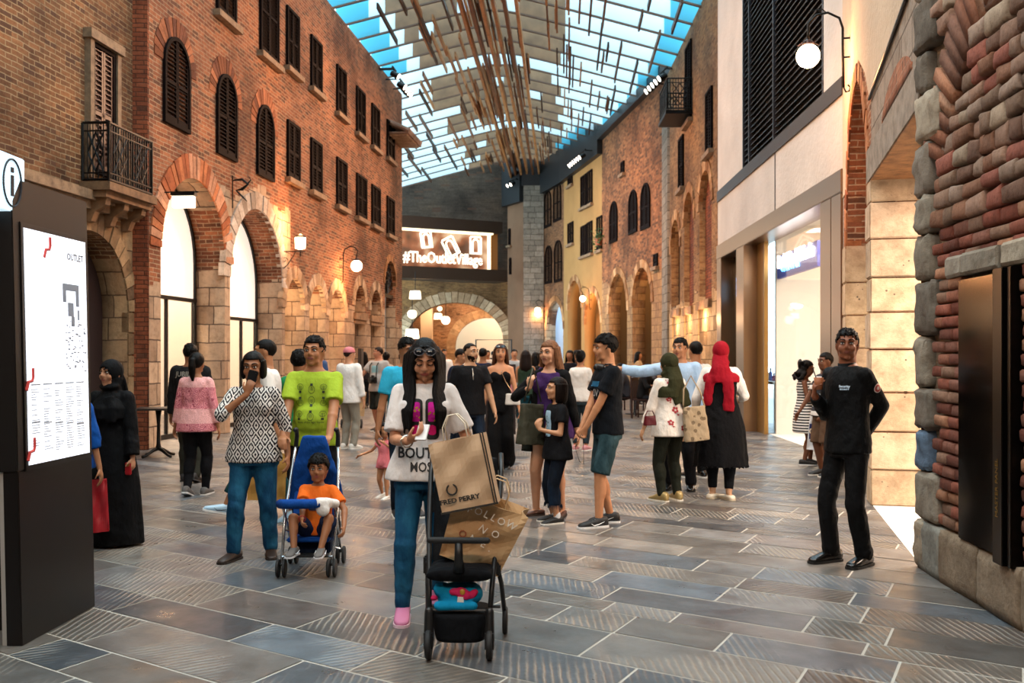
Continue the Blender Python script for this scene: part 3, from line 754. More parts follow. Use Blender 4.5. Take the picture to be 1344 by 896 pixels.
# passage beyond: side walls, second arch, brick wall
W2 = Wall((-8.5, 68.0), (3.0, 68.0)); c2 = bx(640, 68)+8.5
o = wallmesh('wall_passage_inner', W2, 6.5, [archpoly(c2-2.2, c2+2.2, 0, 4.1, rise=1.9)], masonry('passage brick', ('c09878', '9c765a', 'a88e74'), patch=.1), t=.6)
ring(W2, o, c2-2.2, c2+2.2, 4.1, .6, rise=1.9, n=19, cols=('d8b894', 'c8a480'), out=.05, legs=.4)
mb = MB(); mb.bb((-8.6, 56.4, 0), (-8.5, 68, 6.5)); mb.bb((1.2, 56.4, 0), (1.3, 68, 6.5)); mb.bb((-8.5, 56.4, 6.4), (1.3, 68, 6.5)); mb.bb((-8, 72, 0), (4, 72.1, 5)); mb.bb((-5.6, 61, 0), (-4.9, 61.7, 6.4))
struct(mb.build('wall_passage', plain('passage plaster', 'e0c4a4', .8)))
for x, y, p in ((-4.5, 59.5, 260), (-1.2, 61, 260), (-3, 65.5, 260), (-1, 70, 260)): point('passage_light', (x, y, 4.6), p, 'ffd8b0', .3)
# sign box
SG = Wall(((527-CX)/F*51.5-.8, 50.4), ((652-CX)/F*53.4, 53.4))
sg = thing('illuminated_sign', 'long backlit sign above the end arch with hashtag lettering and outlined shapes', 'sign'); sg.matrix_world = SG.M
zt_, zb_ = 8.05, 6.1
mb = MB(); mb.bb((-.5, zt_, -1.2), (SG.len+.2, zt_+.62, .28)); mb.bb((-.5, zb_-.62, -1.2), (SG.len+.5, zb_, .3)); mb.build('canopy_frame', plain('sign frame dark', '1a120d', .5), sg)
m, nt, b = nmat('sign face'); tc = N(nt, 'ShaderNodeTexCoord').outputs['Object']
r = ramp(nt, [(.38, '2a130a'), (.5, 'a85c36'), (.64, 'ffdcb0')]); L(nt, noise(nt, tc, .95, 1.5), r.inputs[0]); L(nt, r.outputs[0], b.inputs['Emission Color']); b.inputs['Emission Strength'].default_value = .7; b.inputs['Base Color'].default_value = (.1, .05, .03, 1)
mb = MB(); mb.bb((-.4, zb_, -.35), (SG.len-.35, zt_, -.3)); mb.build('face', m, sg)
mb = MB(); mb.bb((-.4, zt_-.08, -.3), (SG.len-.3, zt_, .2)); mb.bb((SG.len-.42, zb_, -.3), (SG.len-.36, zt_, .0)); mb.build('tube_light', emis('sign tube', 'fff0cc', 1.6), sg)
mb = MB(); mb.bb((SG.len-.3, zb_, -.8), (SG.len+.1, zt_, -.1)); mb.build('end_panel', plain('sign brass', 'a67a48', .4, .6), sg)
M_let = emis('sign letters lit', 'fff2de', 1.3)
mb = MB(); tlen = SG.len-1.2
vs, fs = text_mb('#TheOutletVillage', .80, .012); wx = max(v[0] for v in vs)-min(v[0] for v in vs)
sa, sb = SG.at(529, -.2)[0], SG.at(633, -.2)[0]; text_on(mb, '#TheOutletVillage', .80, ((sa+sb)/2, zb_+.5, -.2), (1, 0, 0), (0, 1, 0), .06, bold=.012, sx=(sb-sa)/wx)
mb.build('lettering', M_let, sg)
# three outlined ring-and-frame shapes
for (cx, cz, an, s) in ((SG.at(561)[0], 7.55, 8, .42), (SG.at(593)[0], 7.25, 28, .5), (SG.at(626)[0], 7.4, 0, .46)):
    mb = MB(); R = Matrix.Rotation(math.radians(an), 3, 'Z')
    def tr(x, y): v = R @ Vector((x*s, y*s, 0)); return (cx+v.x, cz+v.y, -.15)
    for aa, bb in (((-.75, -.95), (.75, -.95)), ((-.62, .95), (.62, .95)), ((-.68, -.9), (-.68, .9)), ((.68, -.9), (.68, .9))): mb.tube([tr(*aa), tr(*bb)], .055, 6)
    mb.tube([tr(-.38, -.8)]+[tr(.38*math.cos(PI-PI*i/8)*1, .25+.42*math.sin(PI*i/8)) for i in range(9)]+[tr(.38, -.8)], .05, 6)
    mb.build('outline_shape', M_let, sg)
area('sign_glow', SG.w(3, 6.9, .5), 3, 60, 'ffc890', rot=(PI/2, 0, PI))

# ------------------------------------------------------------------ right near walls
def slopewall(name, W, z1, holes, mat, t, **k): return wallmesh(name, W, z1, holes, mat, t, **k)
# D: doorway with lintel (between pillar and near wall), arch with tympanum; stone blocks
sD = lambda px: RD.at(px)[0]
xa0 = sD(1111); xa1 = sD(1140.5); xp = sD(1145.5); 
zl = 3.37
DOOR = (xp+.02, RD.len+.05)
archD = (xa0+.1, xa1, 0, ZZ(104, RD.at(1127)[1]))
m_rdw = masonry('right old brick', ('a96a4a', '8c5238', 'b89a80'), stone_h=0, stone_x=[(xa1+.2, 9.0, 5.02)], stone=('a39486', '857769', '6a5d52'), sw=.55, sh=.3, patch=.2, stone_top_noise=.05)
o = wallmesh('wall_right_mid', RD, 9.0, [archpoly(*archD, rise=2.1), rectpoly(DOOR[0], DOOR[1]-.06, 0, zl)], m_rdw, t=.95)
ring(RD, o, archD[0], archD[1], archD[3], .22, rise=2.1, n=26, cols=('b07048', 'c08058', '98583a'), out=.02, dep=.2)
# cream plaster above, bounded by a raking joint
def qd(px, py): s_, Y_ = RD.at(px, .01); return (s_, ZZ(py, Y_))
o = wallmesh('wall_right_upper', RD, 9, [], m_cream, t=.05, off=.012, outer=[(-.05, 3.7), (qd(1112, 0)[0], 3.7), (qd(1112, 0)[0], qd(1112, 160)[1]), qd(1119, 100), qd(1127, 78), qd(1135, 95), qd(1141, 128), qd(1190, 0), qd(1197, -30), (qd(1197, 0)[0], 9), (-.05, 9)])
mb = MB(); a_, b_, c_ = qd(1142, 130), qd(1190, 0), qd(1201, -40); mb.tube([(a_[0], a_[1], .02), (b_[0], b_[1], .02), (c_[0], c_[1], .02)], .016, 6); j = mb.build('trim_joint', M_black); j.matrix_world = RD.M; struct(j)
pa, pb = qd(1157, 0)[0], qd(1196, 0)[0]
o = wallmesh('wall_right_brick_patch', RD, 1, [], masonry('warm brick patch', ('b8765a', '9a6048', 'a8806a'), bw=.06, bh=.09, patch=.1), t=.05, off=.008, outer=archpoly(pa, pb, 3.82, qd(1177, 84)[1], rise=.3))
# tympanum panel in the arch
o = wallmesh('wall_right_tympanum', RD, 1, [], masonry('pink plaster', plaster='c99a80'), t=.12, off=-.28, outer=rectpoly(archD[0], archD[1]+.02, 2.8, archD[3]+.1))
# jambs of stacked travertine blocks
def jamb(name, W, x0, x1, zt, dep, h=.41, z=0., seed=1, out=.03):
    rr = random.Random(seed); mb = MB()
    while z < zt-.02:
        hh = min(h*rr.uniform(.85, 1.1), zt-z)
        if zt-z-hh < .12: hh = zt-z
        k = rr.uniform(.82, 1.05); mb.tint = (k, k*rr.uniform(.95, 1), k*rr.uniform(.88, 1))
        e = rr.uniform(-.008, .012)
        mb.bb((x0-e, z+.006, -dep), (x1+e, z+hh-.006, out+e)); z += hh
    o = mb.build(name, m_jamb, None, tint=True, bevel=.012); o.matrix_world = W.M; struct(o); return o
jamb('wall_right_pillar', RD, xa1, DOOR[0]+.02, zl, .96, seed=4)
jamb('wall_right_jamb', RD, archD[0]-.45, archD[0]+.02, 3.0, .96, seed=6)
jamb('wall_right_jamb', RD, xa1-.22, xa1+.01, 3.0, .5, seed=8, out=-.1)
# wooden soffit and stone lintel over the doorway
mb = MB(); mb.tint = (1.1, .85, .6); mb.bb((DOOR[0]-.1, zl-.02, -.95), (DOOR[1], zl+.1, .02)); t = mb.build('trim_soffit', M_sill, None, tint=True); t.matrix_world = RD.M; struct(t)
mb = MB(); mb.tint = (1, .97, .92); mb.bb((DOOR[0]-.35, zl, -.5), (DOOR[1]+.0, zl+.34, .03)); t = mb.build('trim_lintel_stone', stone_mat('grey lintel', '9c9084', '6e645a', holes=False), None, tint=True); t.matrix_world = RD.M; struct(t)
# bright room beyond the doorway
mb = MB(); mb.bb((DOOR[0]-1.5, 0, -3.6), (DOOR[1]+.8, 3.6, -3.5)); mb.bb((DOOR[0]-1.6, 0, -3.5), (DOOR[0]-1.5, 3.6, -1.0)); mb.bb((DOOR[0]-1.5, 3.5, -3.5), (DOOR[1]-.3, 3.6, -1)); mb.bb((DOOR[0]+.0, -.005, -3.5), (DOOR[1]-.06, .004, -.0))
o = mb.build('wall_right_room', M_shop); o.matrix_world = RD.M; struct(o)
pt = RD.w(DOOR[0]+1.3, 3.3, -1.7); area('room_light', pt, 1.4, 330, 'ffe6cf', sy=1.4)
pt = RD.w(xa0+.9, 2.4, -1.4); area('arch_light', pt, .6, 40, 'ffd8a8')
mb = MB(); mb.bb((archD[0]-.5, 0, -2.6), (archD[1]+.6, 4.5, -2.5)); o = mb.build('wall_right_arch_back', plain('arch room wall', 'e0c8a8', .7)); o.matrix_world = RD.M; struct(o)

# C: near rubble wall built brick by brick
rr = random.Random(11)
core = wallmesh('wall_right_near', RC, 6.2, [], masonry('mortar bed', ('8e7a66', '7c6a58', '9a866e'), patch=0, bw=.3, bh=.1), t=.5, off=-.045)
def block(mb, x0, x1, z0, z1, out, tint, jit=.008, dep=.09, nx=6, nz=4):
    """a stone with worn edges and an uneven face"""
    e = min(.016, (z1-z0)*.2); cj = [(rr.uniform(-jit, jit), rr.uniform(-jit, jit)) for _ in range(4)]; o = out+rr.uniform(-.008, .010); tl_ = rr.uniform(-.010, .010); tz = rr.uniform(-.008, .008)
    us = [0, e/(x1-x0)*.6]+[k/(nx-2) for k in range(1, nx-2)]+[1-e/(x1-x0)*.6, 1]; ws = [0, .14]+[k/(nz-2) for k in range(1, nz-2)]+[.86, 1]; vs = []; fs = []
    for i, u in enumerate(us):
        for j, w_ in enumerate(ws):
            bx = (1-u)*(1-w_)*cj[0][0]+u*(1-w_)*cj[1][0]+u*w_*cj[2][0]+(1-u)*w_*cj[3][0]; bz = (1-u)*(1-w_)*cj[0][1]+u*(1-w_)*cj[1][1]+u*w_*cj[2][1]+(1-u)*w_*cj[3][1]
            edge = (i in (0, len(us)-1)) or (j in (0, len(ws)-1)); vs.append((x0+(x1-x0)*u+bx, z0+(z1-z0)*w_+bz, o-(e*.9 if edge else 0)+tl_*(u-.5)+tz*(w_-.5)+rr.uniform(-.0035, .0035)*(1 if jit > .005 else .5)))
    m_ = len(ws)
    for i in range(len(us)-1):
        for j in range(m_-1): fs.append((i*m_+j, (i+1)*m_+j, (i+1)*m_+j+1, i*m_+j+1))
    bnd = [i*m_ for i in range(len(us))]+[(len(us)-1)*m_+j for j in range(1, m_)]+[i*m_+m_-1 for i in range(len(us)-2, -1, -1)]+[j for j in range(m_-2, 0, -1)]
    k = len(vs); vs += [(vs[b][0], vs[b][1], -dep) for b in bnd]
    for q in range(len(bnd)): q2 = (q+1) % len(bnd); fs.append((bnd[q], k+q, k+q2, bnd[q2]))
    mb.tint = tint; mb.add(vs, fs)
def tone(cols, v=.18):
    c = C(cols[rr.randrange(len(cols))]); k = rr.uniform(1-v, 1+v); return tuple(min(1, q*k) for q in c)
BR = ['8e5444', '7c4638', '9a6450', '84584a', 'a07258', '6c4034', '8a6a58']; RUB = ['927462', '86604c', '9c8474', '7c6454', 'a08c78', '90584a', '74584a', '9a7a68']; GREY = ['8f8678', '7e756a', '9c9284', '70685e', 'a89c8a']
PX0, PX1 = RC.at(1268)[0], RC.at(1338)[0]; PZ0, PZ1 = .22+0*1, ZZ(368, RC.at(1268)[1]); PZ0 = ZZ(705, RC.at(1268)[1])
mb = MB(); z = .42; course = 0
# base plinth of large stones
x = .02
while x < RC.len:
    w = rr.uniform(.38, .62); block(mb, x, min(x+w-.015, RC.len), 0, .36+rr.uniform(-.03, .03), .05, tone(['8c7b68', '9a8a76', '776a5e', '8a8880'], .1), .01, nx=9, nz=6); x += w
z = .38
while z < 5.6:
    neat = z < 2.35
    h = .085 if neat else rr.uniform(.10, .145)
    if 2.30 < z < 2.36: h = .1
    x = .30+rr.uniform(-.05, .05)+(.1 if course % 2 else 0)
    if 3.15 < z < 3.9:   # relieving arch of upright bricks handled after
        pass
    while x < RC.len:
        w = rr.uniform(.2, .27) if neat else rr.uniform(.13, .34)
        xe = x+w
        inpanel = (xe > PX0-.02 and x < PX1+.06 and z+h > PZ0-.02 and z < PZ1+.01)
        if inpanel:
            if x < PX0-.05: block(mb, x, PX0-.02, z, z+h-.012, .02, tone(BR), .004)
            x = PX1+.07; continue
        zz0 = z+rr.uniform(-.006, .006) if not neat else z
        # the arch zone
        dx = (xe+x)/2-1.9; dz = z-2.35; 
        rad = math.hypot(dx, dz-.0)
        if 1.45 < rad < 1.95 and z > 2.9: x = xe; continue
        block(mb, x, xe-.012, zz0, z+h-.012, .02 if neat else .035+rr.uniform(-.01, .015), tone(BR if neat else RUB, .16), .003 if neat else .014); x = xe
    z += h; course += 1
for i in range(46):   # relieving arch
    a = PI*(i+.5)/46; c0 = 1.9; R0 = 1.5; R1 = 1.92; wdt = PI*R0/46*.42
    ca, sa = math.cos(a), math.sin(a); 
    if 2.35+R0*sa < 2.85: continue
    pl = [(c0+R0*ca-sa*-wdt, 2.35+R0*sa+ca*-wdt), (c0+R1*ca-sa*-wdt, 2.35+R1*sa+ca*-wdt), (c0+R1*ca-sa*wdt, 2.35+R1*sa+ca*wdt), (c0+R0*ca-sa*wdt, 2.35+R0*sa+ca*wdt)]
    mb.tint = tone(['9a6a50', '8a5a44', '7a5646', 'a88068'], .15); mb.prism(pl, (0, 0, .03+rr.uniform(-.01, .01)), (1, 0, 0), (0, 1, 0), (0, 0, -.1))
mb.build('bricks', tinted('rubble brick', bump=1.0, bs=26), core, tint=True, smooth=True)
# corner quoins: large grey stones, returning round the corner
mb = MB(); z = 0.0; i = 0
while z < 5.6:
    h = rr.uniform(.26, .40); w = rr.uniform(.26, .42) if i % 2 else rr.uniform(.17, .26); mb.tint = tone(GREY+['6f86a0'] if z < 1.2 else GREY, .12)
    q = MB(); e = .03; j = lambda: rr.uniform(-.012, .012)
    q.box((w/2-.01+j(), z+h/2, -.2), (w+.02, h-.012, .50+j()), None)
    bm = bmesh.new(); bm.from_mesh(q.mesh('q')); bmesh.ops.bevel(bm, geom=bm.edges[:], offset=.028, segments=1, affect='EDGES'); bmesh.ops.subdivide_edges(bm, edges=bm.edges[:], cuts=5, use_grid_fill=True); bmesh.ops.recalc_face_normals(bm, faces=bm.faces); bm.normal_update()
    from mathutils import noise as mn
    for v in bm.verts: v.co += v.normal*(mn.noise(v.co*9+Vector((i*3, 0, 0)))*.022+mn.noise(v.co*30)*.010)
    bm.verts.index_update(); mb.add([tuple(v.co) for v in bm.verts], [tuple(v.index for v in f.verts) for f in bm.faces]); bm.free()
    z += h; i += 1
o = mb.build('quoins', tinted('grey quoin stone', bump=1.4, bs=14), core, tint=True, smooth=True)
# lintel stone above the dark panel
mb = MB(); x = PX0-.25
while x < PX1+.5:
    w = rr.uniform(.3, .6); block(mb, x, x+w-.02, PZ1+.03, PZ1+.17, .055, tone(GREY, .1), .008); x += w
mb.build('lintel_stones', tinted('grey quoin stone'), core, tint=True)
# bronze-black menu panel
dp = thing('wall_panel', 'tall glossy black metal panel recessed in the brick wall behind the guard', 'panel'); dp.matrix_world = RC.M
mb = MB(); mb.bb((PX0, PZ0, -.02), (PX1-.16, PZ1, .05)); mb.build('panel_face', plain('polished dark bronze', '1a130d', .16, .9), dp, bevel=.004)
mb = MB(); mb.bb((PX1-.15, PZ0-.03, -.02), (PX1-.02, PZ1+.02, .09)); mb.bb((PX1, PZ0-.03, -.02), (PX1+.05, PZ1+.02, .07)); mb.build('side_box', plain('black side box', '0a0908', .3, .7), dp, bevel=.004)
mb = MB(); text_on(mb, 'MASTER PANEL', .05, (PX1-.085, .78, .092), (0, 1, 0), (-1, 0, 0), .002); mb.build('lettering', plain('dull gold lettering', '8a6a28', .4, .6), dp)

# E: modern shop front
def Ex(px): return RE.at(px)[0]
m_panel = masonry('pale stone cladding', plaster='d9cfc6')
zA, zB, zC = 4.1, 5.12, 5.36
core = wallmesh('wall_right_shopfront', RE, 12.0, [rectpoly(Ex(975), Ex(1081), zC, 11.8), rectpoly(.02, RE.len-.02, 0, zA)], m_panel, t=.5)
mb = MB(); mb.bb((0, zB, -.05), (RE.len, zC, .03)); mb.bb((Ex(1017), zA, -.05), (Ex(1017)+.05, zB, .008)); t = mb.build('trim_dark_band', plain('dark band', '2c2624', .5)); t.matrix_world = RE.M; struct(t)
# returns of the protruding volume
mb = MB(); mb.bb((-.02, zA, -1.2), (0, 12, 0)); t = mb.build('wall_right_shopfront_return', m_panel); t.matrix_world = RE.M; struct(t)
# louvre screen
lo = sempty('window_91'); lo.matrix_world = RE.M; mb = MB(); z = zC+.05; x0, x1 = Ex(975), Ex(1081)
while z < 11.7:
    mb.add([(x0, z, -.12), (x1, z, -.12), (x1, z-.05, -.02), (x0, z-.05, -.02), (x0, z+.02, -.12), (x1, z+.02, -.12), (x1, z-.03, -.02), (x0, z-.03, -.02)], [(0, 1, 2, 3), (7, 6, 5, 4), (3, 2, 6, 7), (1, 0, 4, 5)]); z += .115
mb.build('louvre', plain('louvre dark', '1c1a1b', .45, .3), lo)
mb = MB()
for xx in (x0+.03, Ex(1015), Ex(983), x1-.03): mb.bb((xx-.03, zC, -.14), (xx+.03, 11.8, .01))
mb.build('frame', plain('louvre frame', '3a3a40', .4, .5), lo); mb = MB(); mb.bb((x0, zC, -.4), (x1, 11.8, -.3)); mb.build('backing', plain('louvre backing', '060606', .9), lo)
# bronze framing and glazing
m, nt, b = nmat('brushed bronze'); b.inputs['Metallic'].default_value = .9; b.inputs['Roughness'].default_value = .32; b.inputs['Base Color'].default_value = (.30, .19, .11, 1); M_brz = m
DN[0] += 1; sfE = sempty('door_%d' % DN[0]); sfE.matrix_world = RE.M; mb = MB()
mb.bb((0, zA-.32, -.45), (RE.len, zA, .04)); xm = lambda p, o_=0.: RE.at(p, o_)[0]
for a, b_ in ((940.5, 948), (968, 978), (1079, 1093), (1093.5, 1106.5)): mb.bb((max(0, xm(a)), 0, -.4), (min(RE.len, xm(b_)), zA-.32, .03))
mb.build('frame', M_brz, sfE, bevel=.01)
mb = MB(); mb.bb((xm(978)-.05, 0, -.32), (xm(1003, -.24), zA-.32, -.24)); mb.build('gold_panel', plain('gold satin panel', 'a07a42', .35, .7), sfE)
mb = MB(); mb.bb((xm(948), 0, -.3), (xm(968), zA-.32, -.26)); mb.build('dark_glass', plain('dark bronze glass', '2e2114', .12, .5), sfE)
mb = MB(); mb.bb((xm(1003, -.3), 0, -.3), (xm(1079), zA-.32, -.285)); mb.build('pane', M_gl, sfE)
# blue glowing display in the dark glass
tv = thing('display_screen', 'small glowing blue screen in the dark glass bay of the shop', 'screen'); tv.matrix_world = RE.M
a, b_ = xm(954), xm(968); Yv = RE.at(960)[1]
mb = MB(); mb.bb((a, ZZ(392, Yv), -.255), (b_, ZZ(358, Yv), -.2)); mb.build('housing', M_black, tv)
mb = MB(); mb.bb((a+.05, ZZ(388, Yv), -.2), (a+(b_-a)*.6, ZZ(362, Yv), -.195)); mb.build('screen', emis('blue screen', '58a8ff', 2.5), tv)
# interior
xi0, xi1 = xm(1003)-1.2, RE.len+.2
mb = MB(); mb.bb((xi0, 0, -4.6), (xi1, 4.2, -4.5)); mb.bb((xi0-.1, 0, -4.6), (xi0, 4.2, -.5)); mb.bb((xi1, 0, -4.6), (xi1+.1, 4.2, -1.5)); mb.bb((xi0, 4.1, -4.6), (xi1, 4.2, -.5)); mb.bb((xi0, -.004, -4.6), (xi1, .004, -.35))
o = mb.build('wall_right_shop', plain('shop cream', 'f2eadc', .6)); o.matrix_world = RE.M; struct(o)
area('shopE_light', RE.w((xi0+xi1)/2, 4.0, -2.2), 3.5, 230, 'fff0e0', sy=2.4)
area('shopE_light', RE.w(xm(1040), 3.6, -.9), 1.6, 60, 'fff0e0', sy=.6)
# shop name sign: white letters on blue
ss = thing('shop_sign', 'dark blue hanging shop sign with glowing white script inside the window', 'sign'); ss.matrix_world = RE.M
a, b_ = xm(1022, -.55), xm(1075, -.55); z0, z1 = ZZ(366, RE.at(1022, -.55)[1]), ZZ(337, RE.at(1022, -.55)[1])
mb = MB(); mb.bb((a, z0, -.6), (b_, z1, -.52)); mb.build('board', emis('deep blue board', '0a2a78', .5), ss)
mb = MB(); text_on(mb, 'Bath&BodyWorks', .34, ((a+b_)/2, (z0+z1)/2+.08, -.515), (1, 0, 0), (0, 1, 0), .03, bold=.008, sx=(b_-a)*.36); 
mb.v = mb.v; mb.build('lettering', emis('white neon', 'ffffff', 6), ss)
mb = MB()
for k, (u, s) in enumerate(((.18, 1), (.3, .7), (.42, .9), (.55, .6))):
    x = a+(b_-a)*u; mb.tube([(x-.12, z0+.18, -.5), (x, z0+.08+.04*s, -.5), (x+.1, z0+.2, -.5), (x+.16, z0+.1, -.5)], .018, 6)
mb.build('lower_script', emis('blue neon', '6fd0ff', 4), ss)
# blue display wall and shelves
dw = thing('display_wall', 'tall pale blue poster wall behind the shop glass', 'display'); dw.matrix_world = RE.M
a, b_ = xm(1021, -1.45), xm(1069, -1.45)
mb = MB(); mb.bb((a, .9, -1.5), (b_, z0-.15, -1.42)); mb.build('poster', emis('pale blue poster', '8fa8f0', .8), dw)
mb = MB(); mb.bb((a+.1, 1.6, -1.4), (a+(b_-a)*.45, z0-.5, -1.38)); mb.build('poster_panel', emis('mid blue', '5f78e0', .8), dw)
mb = MB(); mb.bb((b_-1.5, 1.3, -1.36), (b_-.05, 1.75, -1.34)); mb.bb((b_-1.5, 2.0, -1.36), (b_-.05, 2.1, -1.34)); mb.build('poster_band', emis('strong blue', '2a62c8', .9), dw)
ct = thing('shop_table', 'white display table with bottles standing behind the shop glass', 'table'); ct.matrix_world = RE.M
mb = MB(); mb.bb((a-.6, .94, -1.25), (b_-.2, 1.0, -.65)); mb.build('table_top', M_white, ct)
for sx in (a-.5, b_-.3): mb = MB(); mb.bb((sx-.03, .005, -1.2), (sx+.03, .94, -.7)); mb.build('leg', M_white, ct)
rb = random.Random(5)
for i in range(9):
    x = a+.35+i*(b_-a-.7)/8; bt = thing('bottle', 'small shop bottle in the row on the white display table', 'bottle', group='bottles on the shop display table'); bt.matrix_world = RE.M @ Matrix.Translation((x, 1.0, -.85))
    mb = MB(); R = Matrix.Rotation(-PI/2, 3, 'X'); h = rb.uniform(.16, .28); mb.lathe((0, 0, 0), [(.0, 0), (.035, 0), (.038, h*.6), (.014, h*.75), (.014, h*.85)], 10, R=R); mb.build('body', plain('bottle %d' % (i % 3), ('c06a88', 'd8c090', '7a90c8')[i % 3], .2), bt, smooth=True)
    mb = MB(); mb.lathe((0, 0, 0), [(.02, h*.85), (.02, h), (0, h)], 10, R=R); mb.build('cap', M_black, bt)
# vase with two red flowers
vs_ = thing('vase_of_flowers', 'glass vase with two red roses on the shop display table', 'flowers'); vs_.matrix_world = RE.M @ Matrix.Translation((min(b_-.6, max(a-.35, xm(1033, -.8))), 1.0, -1.0)); R = Matrix.Rotation(-PI/2, 3, 'X')
mb = MB(); mb.lathe((0, 0, 0), [(0, 0), (.06, 0), (.05, .2), (.07, .34), (.06, .34), (.04, .2), (.03, .02)], 14, R=R); mb.build('vase', plain('vase glass', '9aaec8', .1), vs_, smooth=True)
for sx in (-.09, .08):
    mb = MB(); mb.tube([(0, .05, 0), (sx*.6, .5, 0), (sx, .8+sx, 0)], .008, 6); st = mb.build('stem', plain('stem green', '2f5a2a', .6), vs_)
    mb = MB(); rr_ = random.Random(2)
    for k in range(9):
        an = k*2.4; mb.ell((sx+.04*math.cos(an), .84+sx+.02*(k % 3), .04*math.sin(an)), (.05, .035, .03), Euler((an, .5*k, 0)).to_matrix(), 8)
    mb.build('flower', plain('rose red', 'b8202c', .6), vs_, smooth=True)

# ------------------------------------------------------------------ floor of random-length slate slabs laid on the diagonal
rr = random.Random(21); ang = math.radians(-35); ux = Vector((math.cos(ang), math.sin(ang))); uy = Vector((-ux.y, ux.x)); skew = math.tan(math.radians(-8))
vs, fs, tint, uvs, tool = [], [], [], [], []
v = -12.0
TON = ['6a645e', '5e5b58', '746d66', '545456', '5a6168', '78706a', '666360', '4c4e52', '6c6967', '625a56']
while v < 62:
    near = True
    h = rr.choice([.24, .34, .4, .42, .48, .38]); u = -60.0+rr.uniform(0, 1)
    while u < 62:
        w = rr.choice([.45, .6, .75, .9, 1.1, 1.3]); c = ux*(u+w/2)+uy*(v+h/2)+Vector((0, 0))
        far = c.y > 30
        if far: w *= 1
        if -6.5 < c.y < 76 and -9 < c.x < 9.5:
            g = .0075; n = len(vs); zz = rr.uniform(-.0012, .0012)
            t1, t2 = rr.uniform(-.0012, .0012), rr.uniform(-.0012, .0012)
            for (a, b, tz) in ((u+g, v+g, 0), (u+w-g, v+g, t1), (u+w-g, v+h-g, t1+t2), (u+g, v+h-g, t2)):
                p = ux*(a+(b-v)*skew)+uy*b; vs.append((p.x, p.y, zz+tz)); uvs.append((a, b))
            fs.append((n, n+1, n+2, n+3)); cc = C(TON[rr.randrange(len(TON))]); k = rr.uniform(.55, 1.15); tint.append(tuple(x*k for x in cc)); tool.append((rr.random(), rr.random(), rr.random()))
        u += w
    v += h
me = bpy.data.meshes.new('floor'); me.from_pydata(vs, [], fs); uvl = me.uv_layers.new(name='UVMap'); uvl.data.foreach_set('uv', [x for p in uvs for x in p])
at = me.attributes.new('tint', 'FLOAT_COLOR', 'FACE'); at.data.foreach_set('color', [x for t in tint for x in (*t, 1)])
at = me.attributes.new('tool', 'FLOAT_COLOR', 'FACE'); at.data.foreach_set('color', [x for t in tool for x in (*t, 1)])
m, nt, b = nmat('slate slabs'); uvn = N(nt, 'ShaderNodeUVMap').outputs[0]
ta = N(nt, 'ShaderNodeAttribute'); ta.attribute_name = 'tint'; to = N(nt, 'ShaderNodeAttribute'); to.attribute_name = 'tool'
sp = N(nt, 'ShaderNodeSeparateXYZ'); L(nt, to.outputs['Vector'], sp.inputs[0])
suv = N(nt, 'ShaderNodeSeparateXYZ'); L(nt, uvn, suv.inputs[0])
sgn = mth(nt, 'SUBTRACT', mth(nt, 'MULTIPLY', mth(nt, 'GREATER_THAN', sp.outputs[1], .3), 2.0), 1.0)
lin = mth(nt, 'ADD', suv.outputs[0], mth(nt, 'MULTIPLY', mth(nt, 'MULTIPLY', suv.outputs[1], sgn), .55))
nzw = noise(nt, uvn, 6, 2); lin = mth(nt, 'ADD', lin, mth(nt, 'MULTIPLY', nzw, .03))
wv = mth(nt, 'SINE', mth(nt, 'MULTIPLY', lin, 2*PI/.05))
wv = mth(nt, 'POWER', mth(nt, 'ADD', mth(nt, 'MULTIPLY', wv, .5), .5), 3.0)
area_m = N(nt, 'ShaderNodeMapRange'); L(nt, noise(nt, uvn, 1.6, 3), area_m.inputs[0]); area_m.inputs[1].default_value = .42; area_m.inputs[2].default_value = .6
on = mth(nt, 'MULTIPLY', mth(nt, 'GREATER_THAN', sp.outputs[0], .38), area_m.outputs[0]); gro = mth(nt, 'MULTIPLY', wv, on)
n1 = noise(nt, uvn, 3.2, 6, .6); r1 = ramp(nt, [(.3, (.6, .58, .56)), (.55, (1, 1, 1)), (.8, (1.35, 1.3, 1.25))]); L(nt, n1, r1.inputs[0])
colr = mixc(nt, .9, ta.outputs['Color'], r1.outputs[0], 'MULTIPLY'); colr = mixc(nt, mth(nt, 'MULTIPLY', gro, .5), colr, 'a89c8c')
L(nt, colr, b.inputs['Base Color'])
rm = N(nt, 'ShaderNodeMapRange'); L(nt, noise(nt, uvn, 5, 5), rm.inputs[0]); rm.inputs[1].default_value = .3; rm.inputs[2].default_value = .7; rm.inputs[3].default_value = .26; rm.inputs[4].default_value = .46
L(nt, rm.outputs[0], b.inputs['Roughness']); b.inputs['Specular IOR Level'].default_value = .65
hh = mth(nt, 'ADD', mth(nt, 'MULTIPLY', n1, .8), mth(nt, 'MULTIPLY', gro, 1.0)); hh = mth(nt, 'ADD', hh, mth(nt, 'MULTIPLY', noise(nt, uvn, 30, 4), .15))
bp = N(nt, 'ShaderNodeBump'); bp.inputs['Strength'].default_value = .5; bp.inputs['Distance'].default_value = .01; L(nt, hh, bp.inputs['Height']); L(nt, bp.outputs['Normal'], b.inputs['Normal'])
me.materials.append(m); fl = struct(link('floor', me))
mb = MB(); mb.bb((-11, -7, -.12), (12, 78, -.0026)); struct(mb.build('floor_grout', plain('pale grout', 'b8b0a4', .6, bump=.2)))

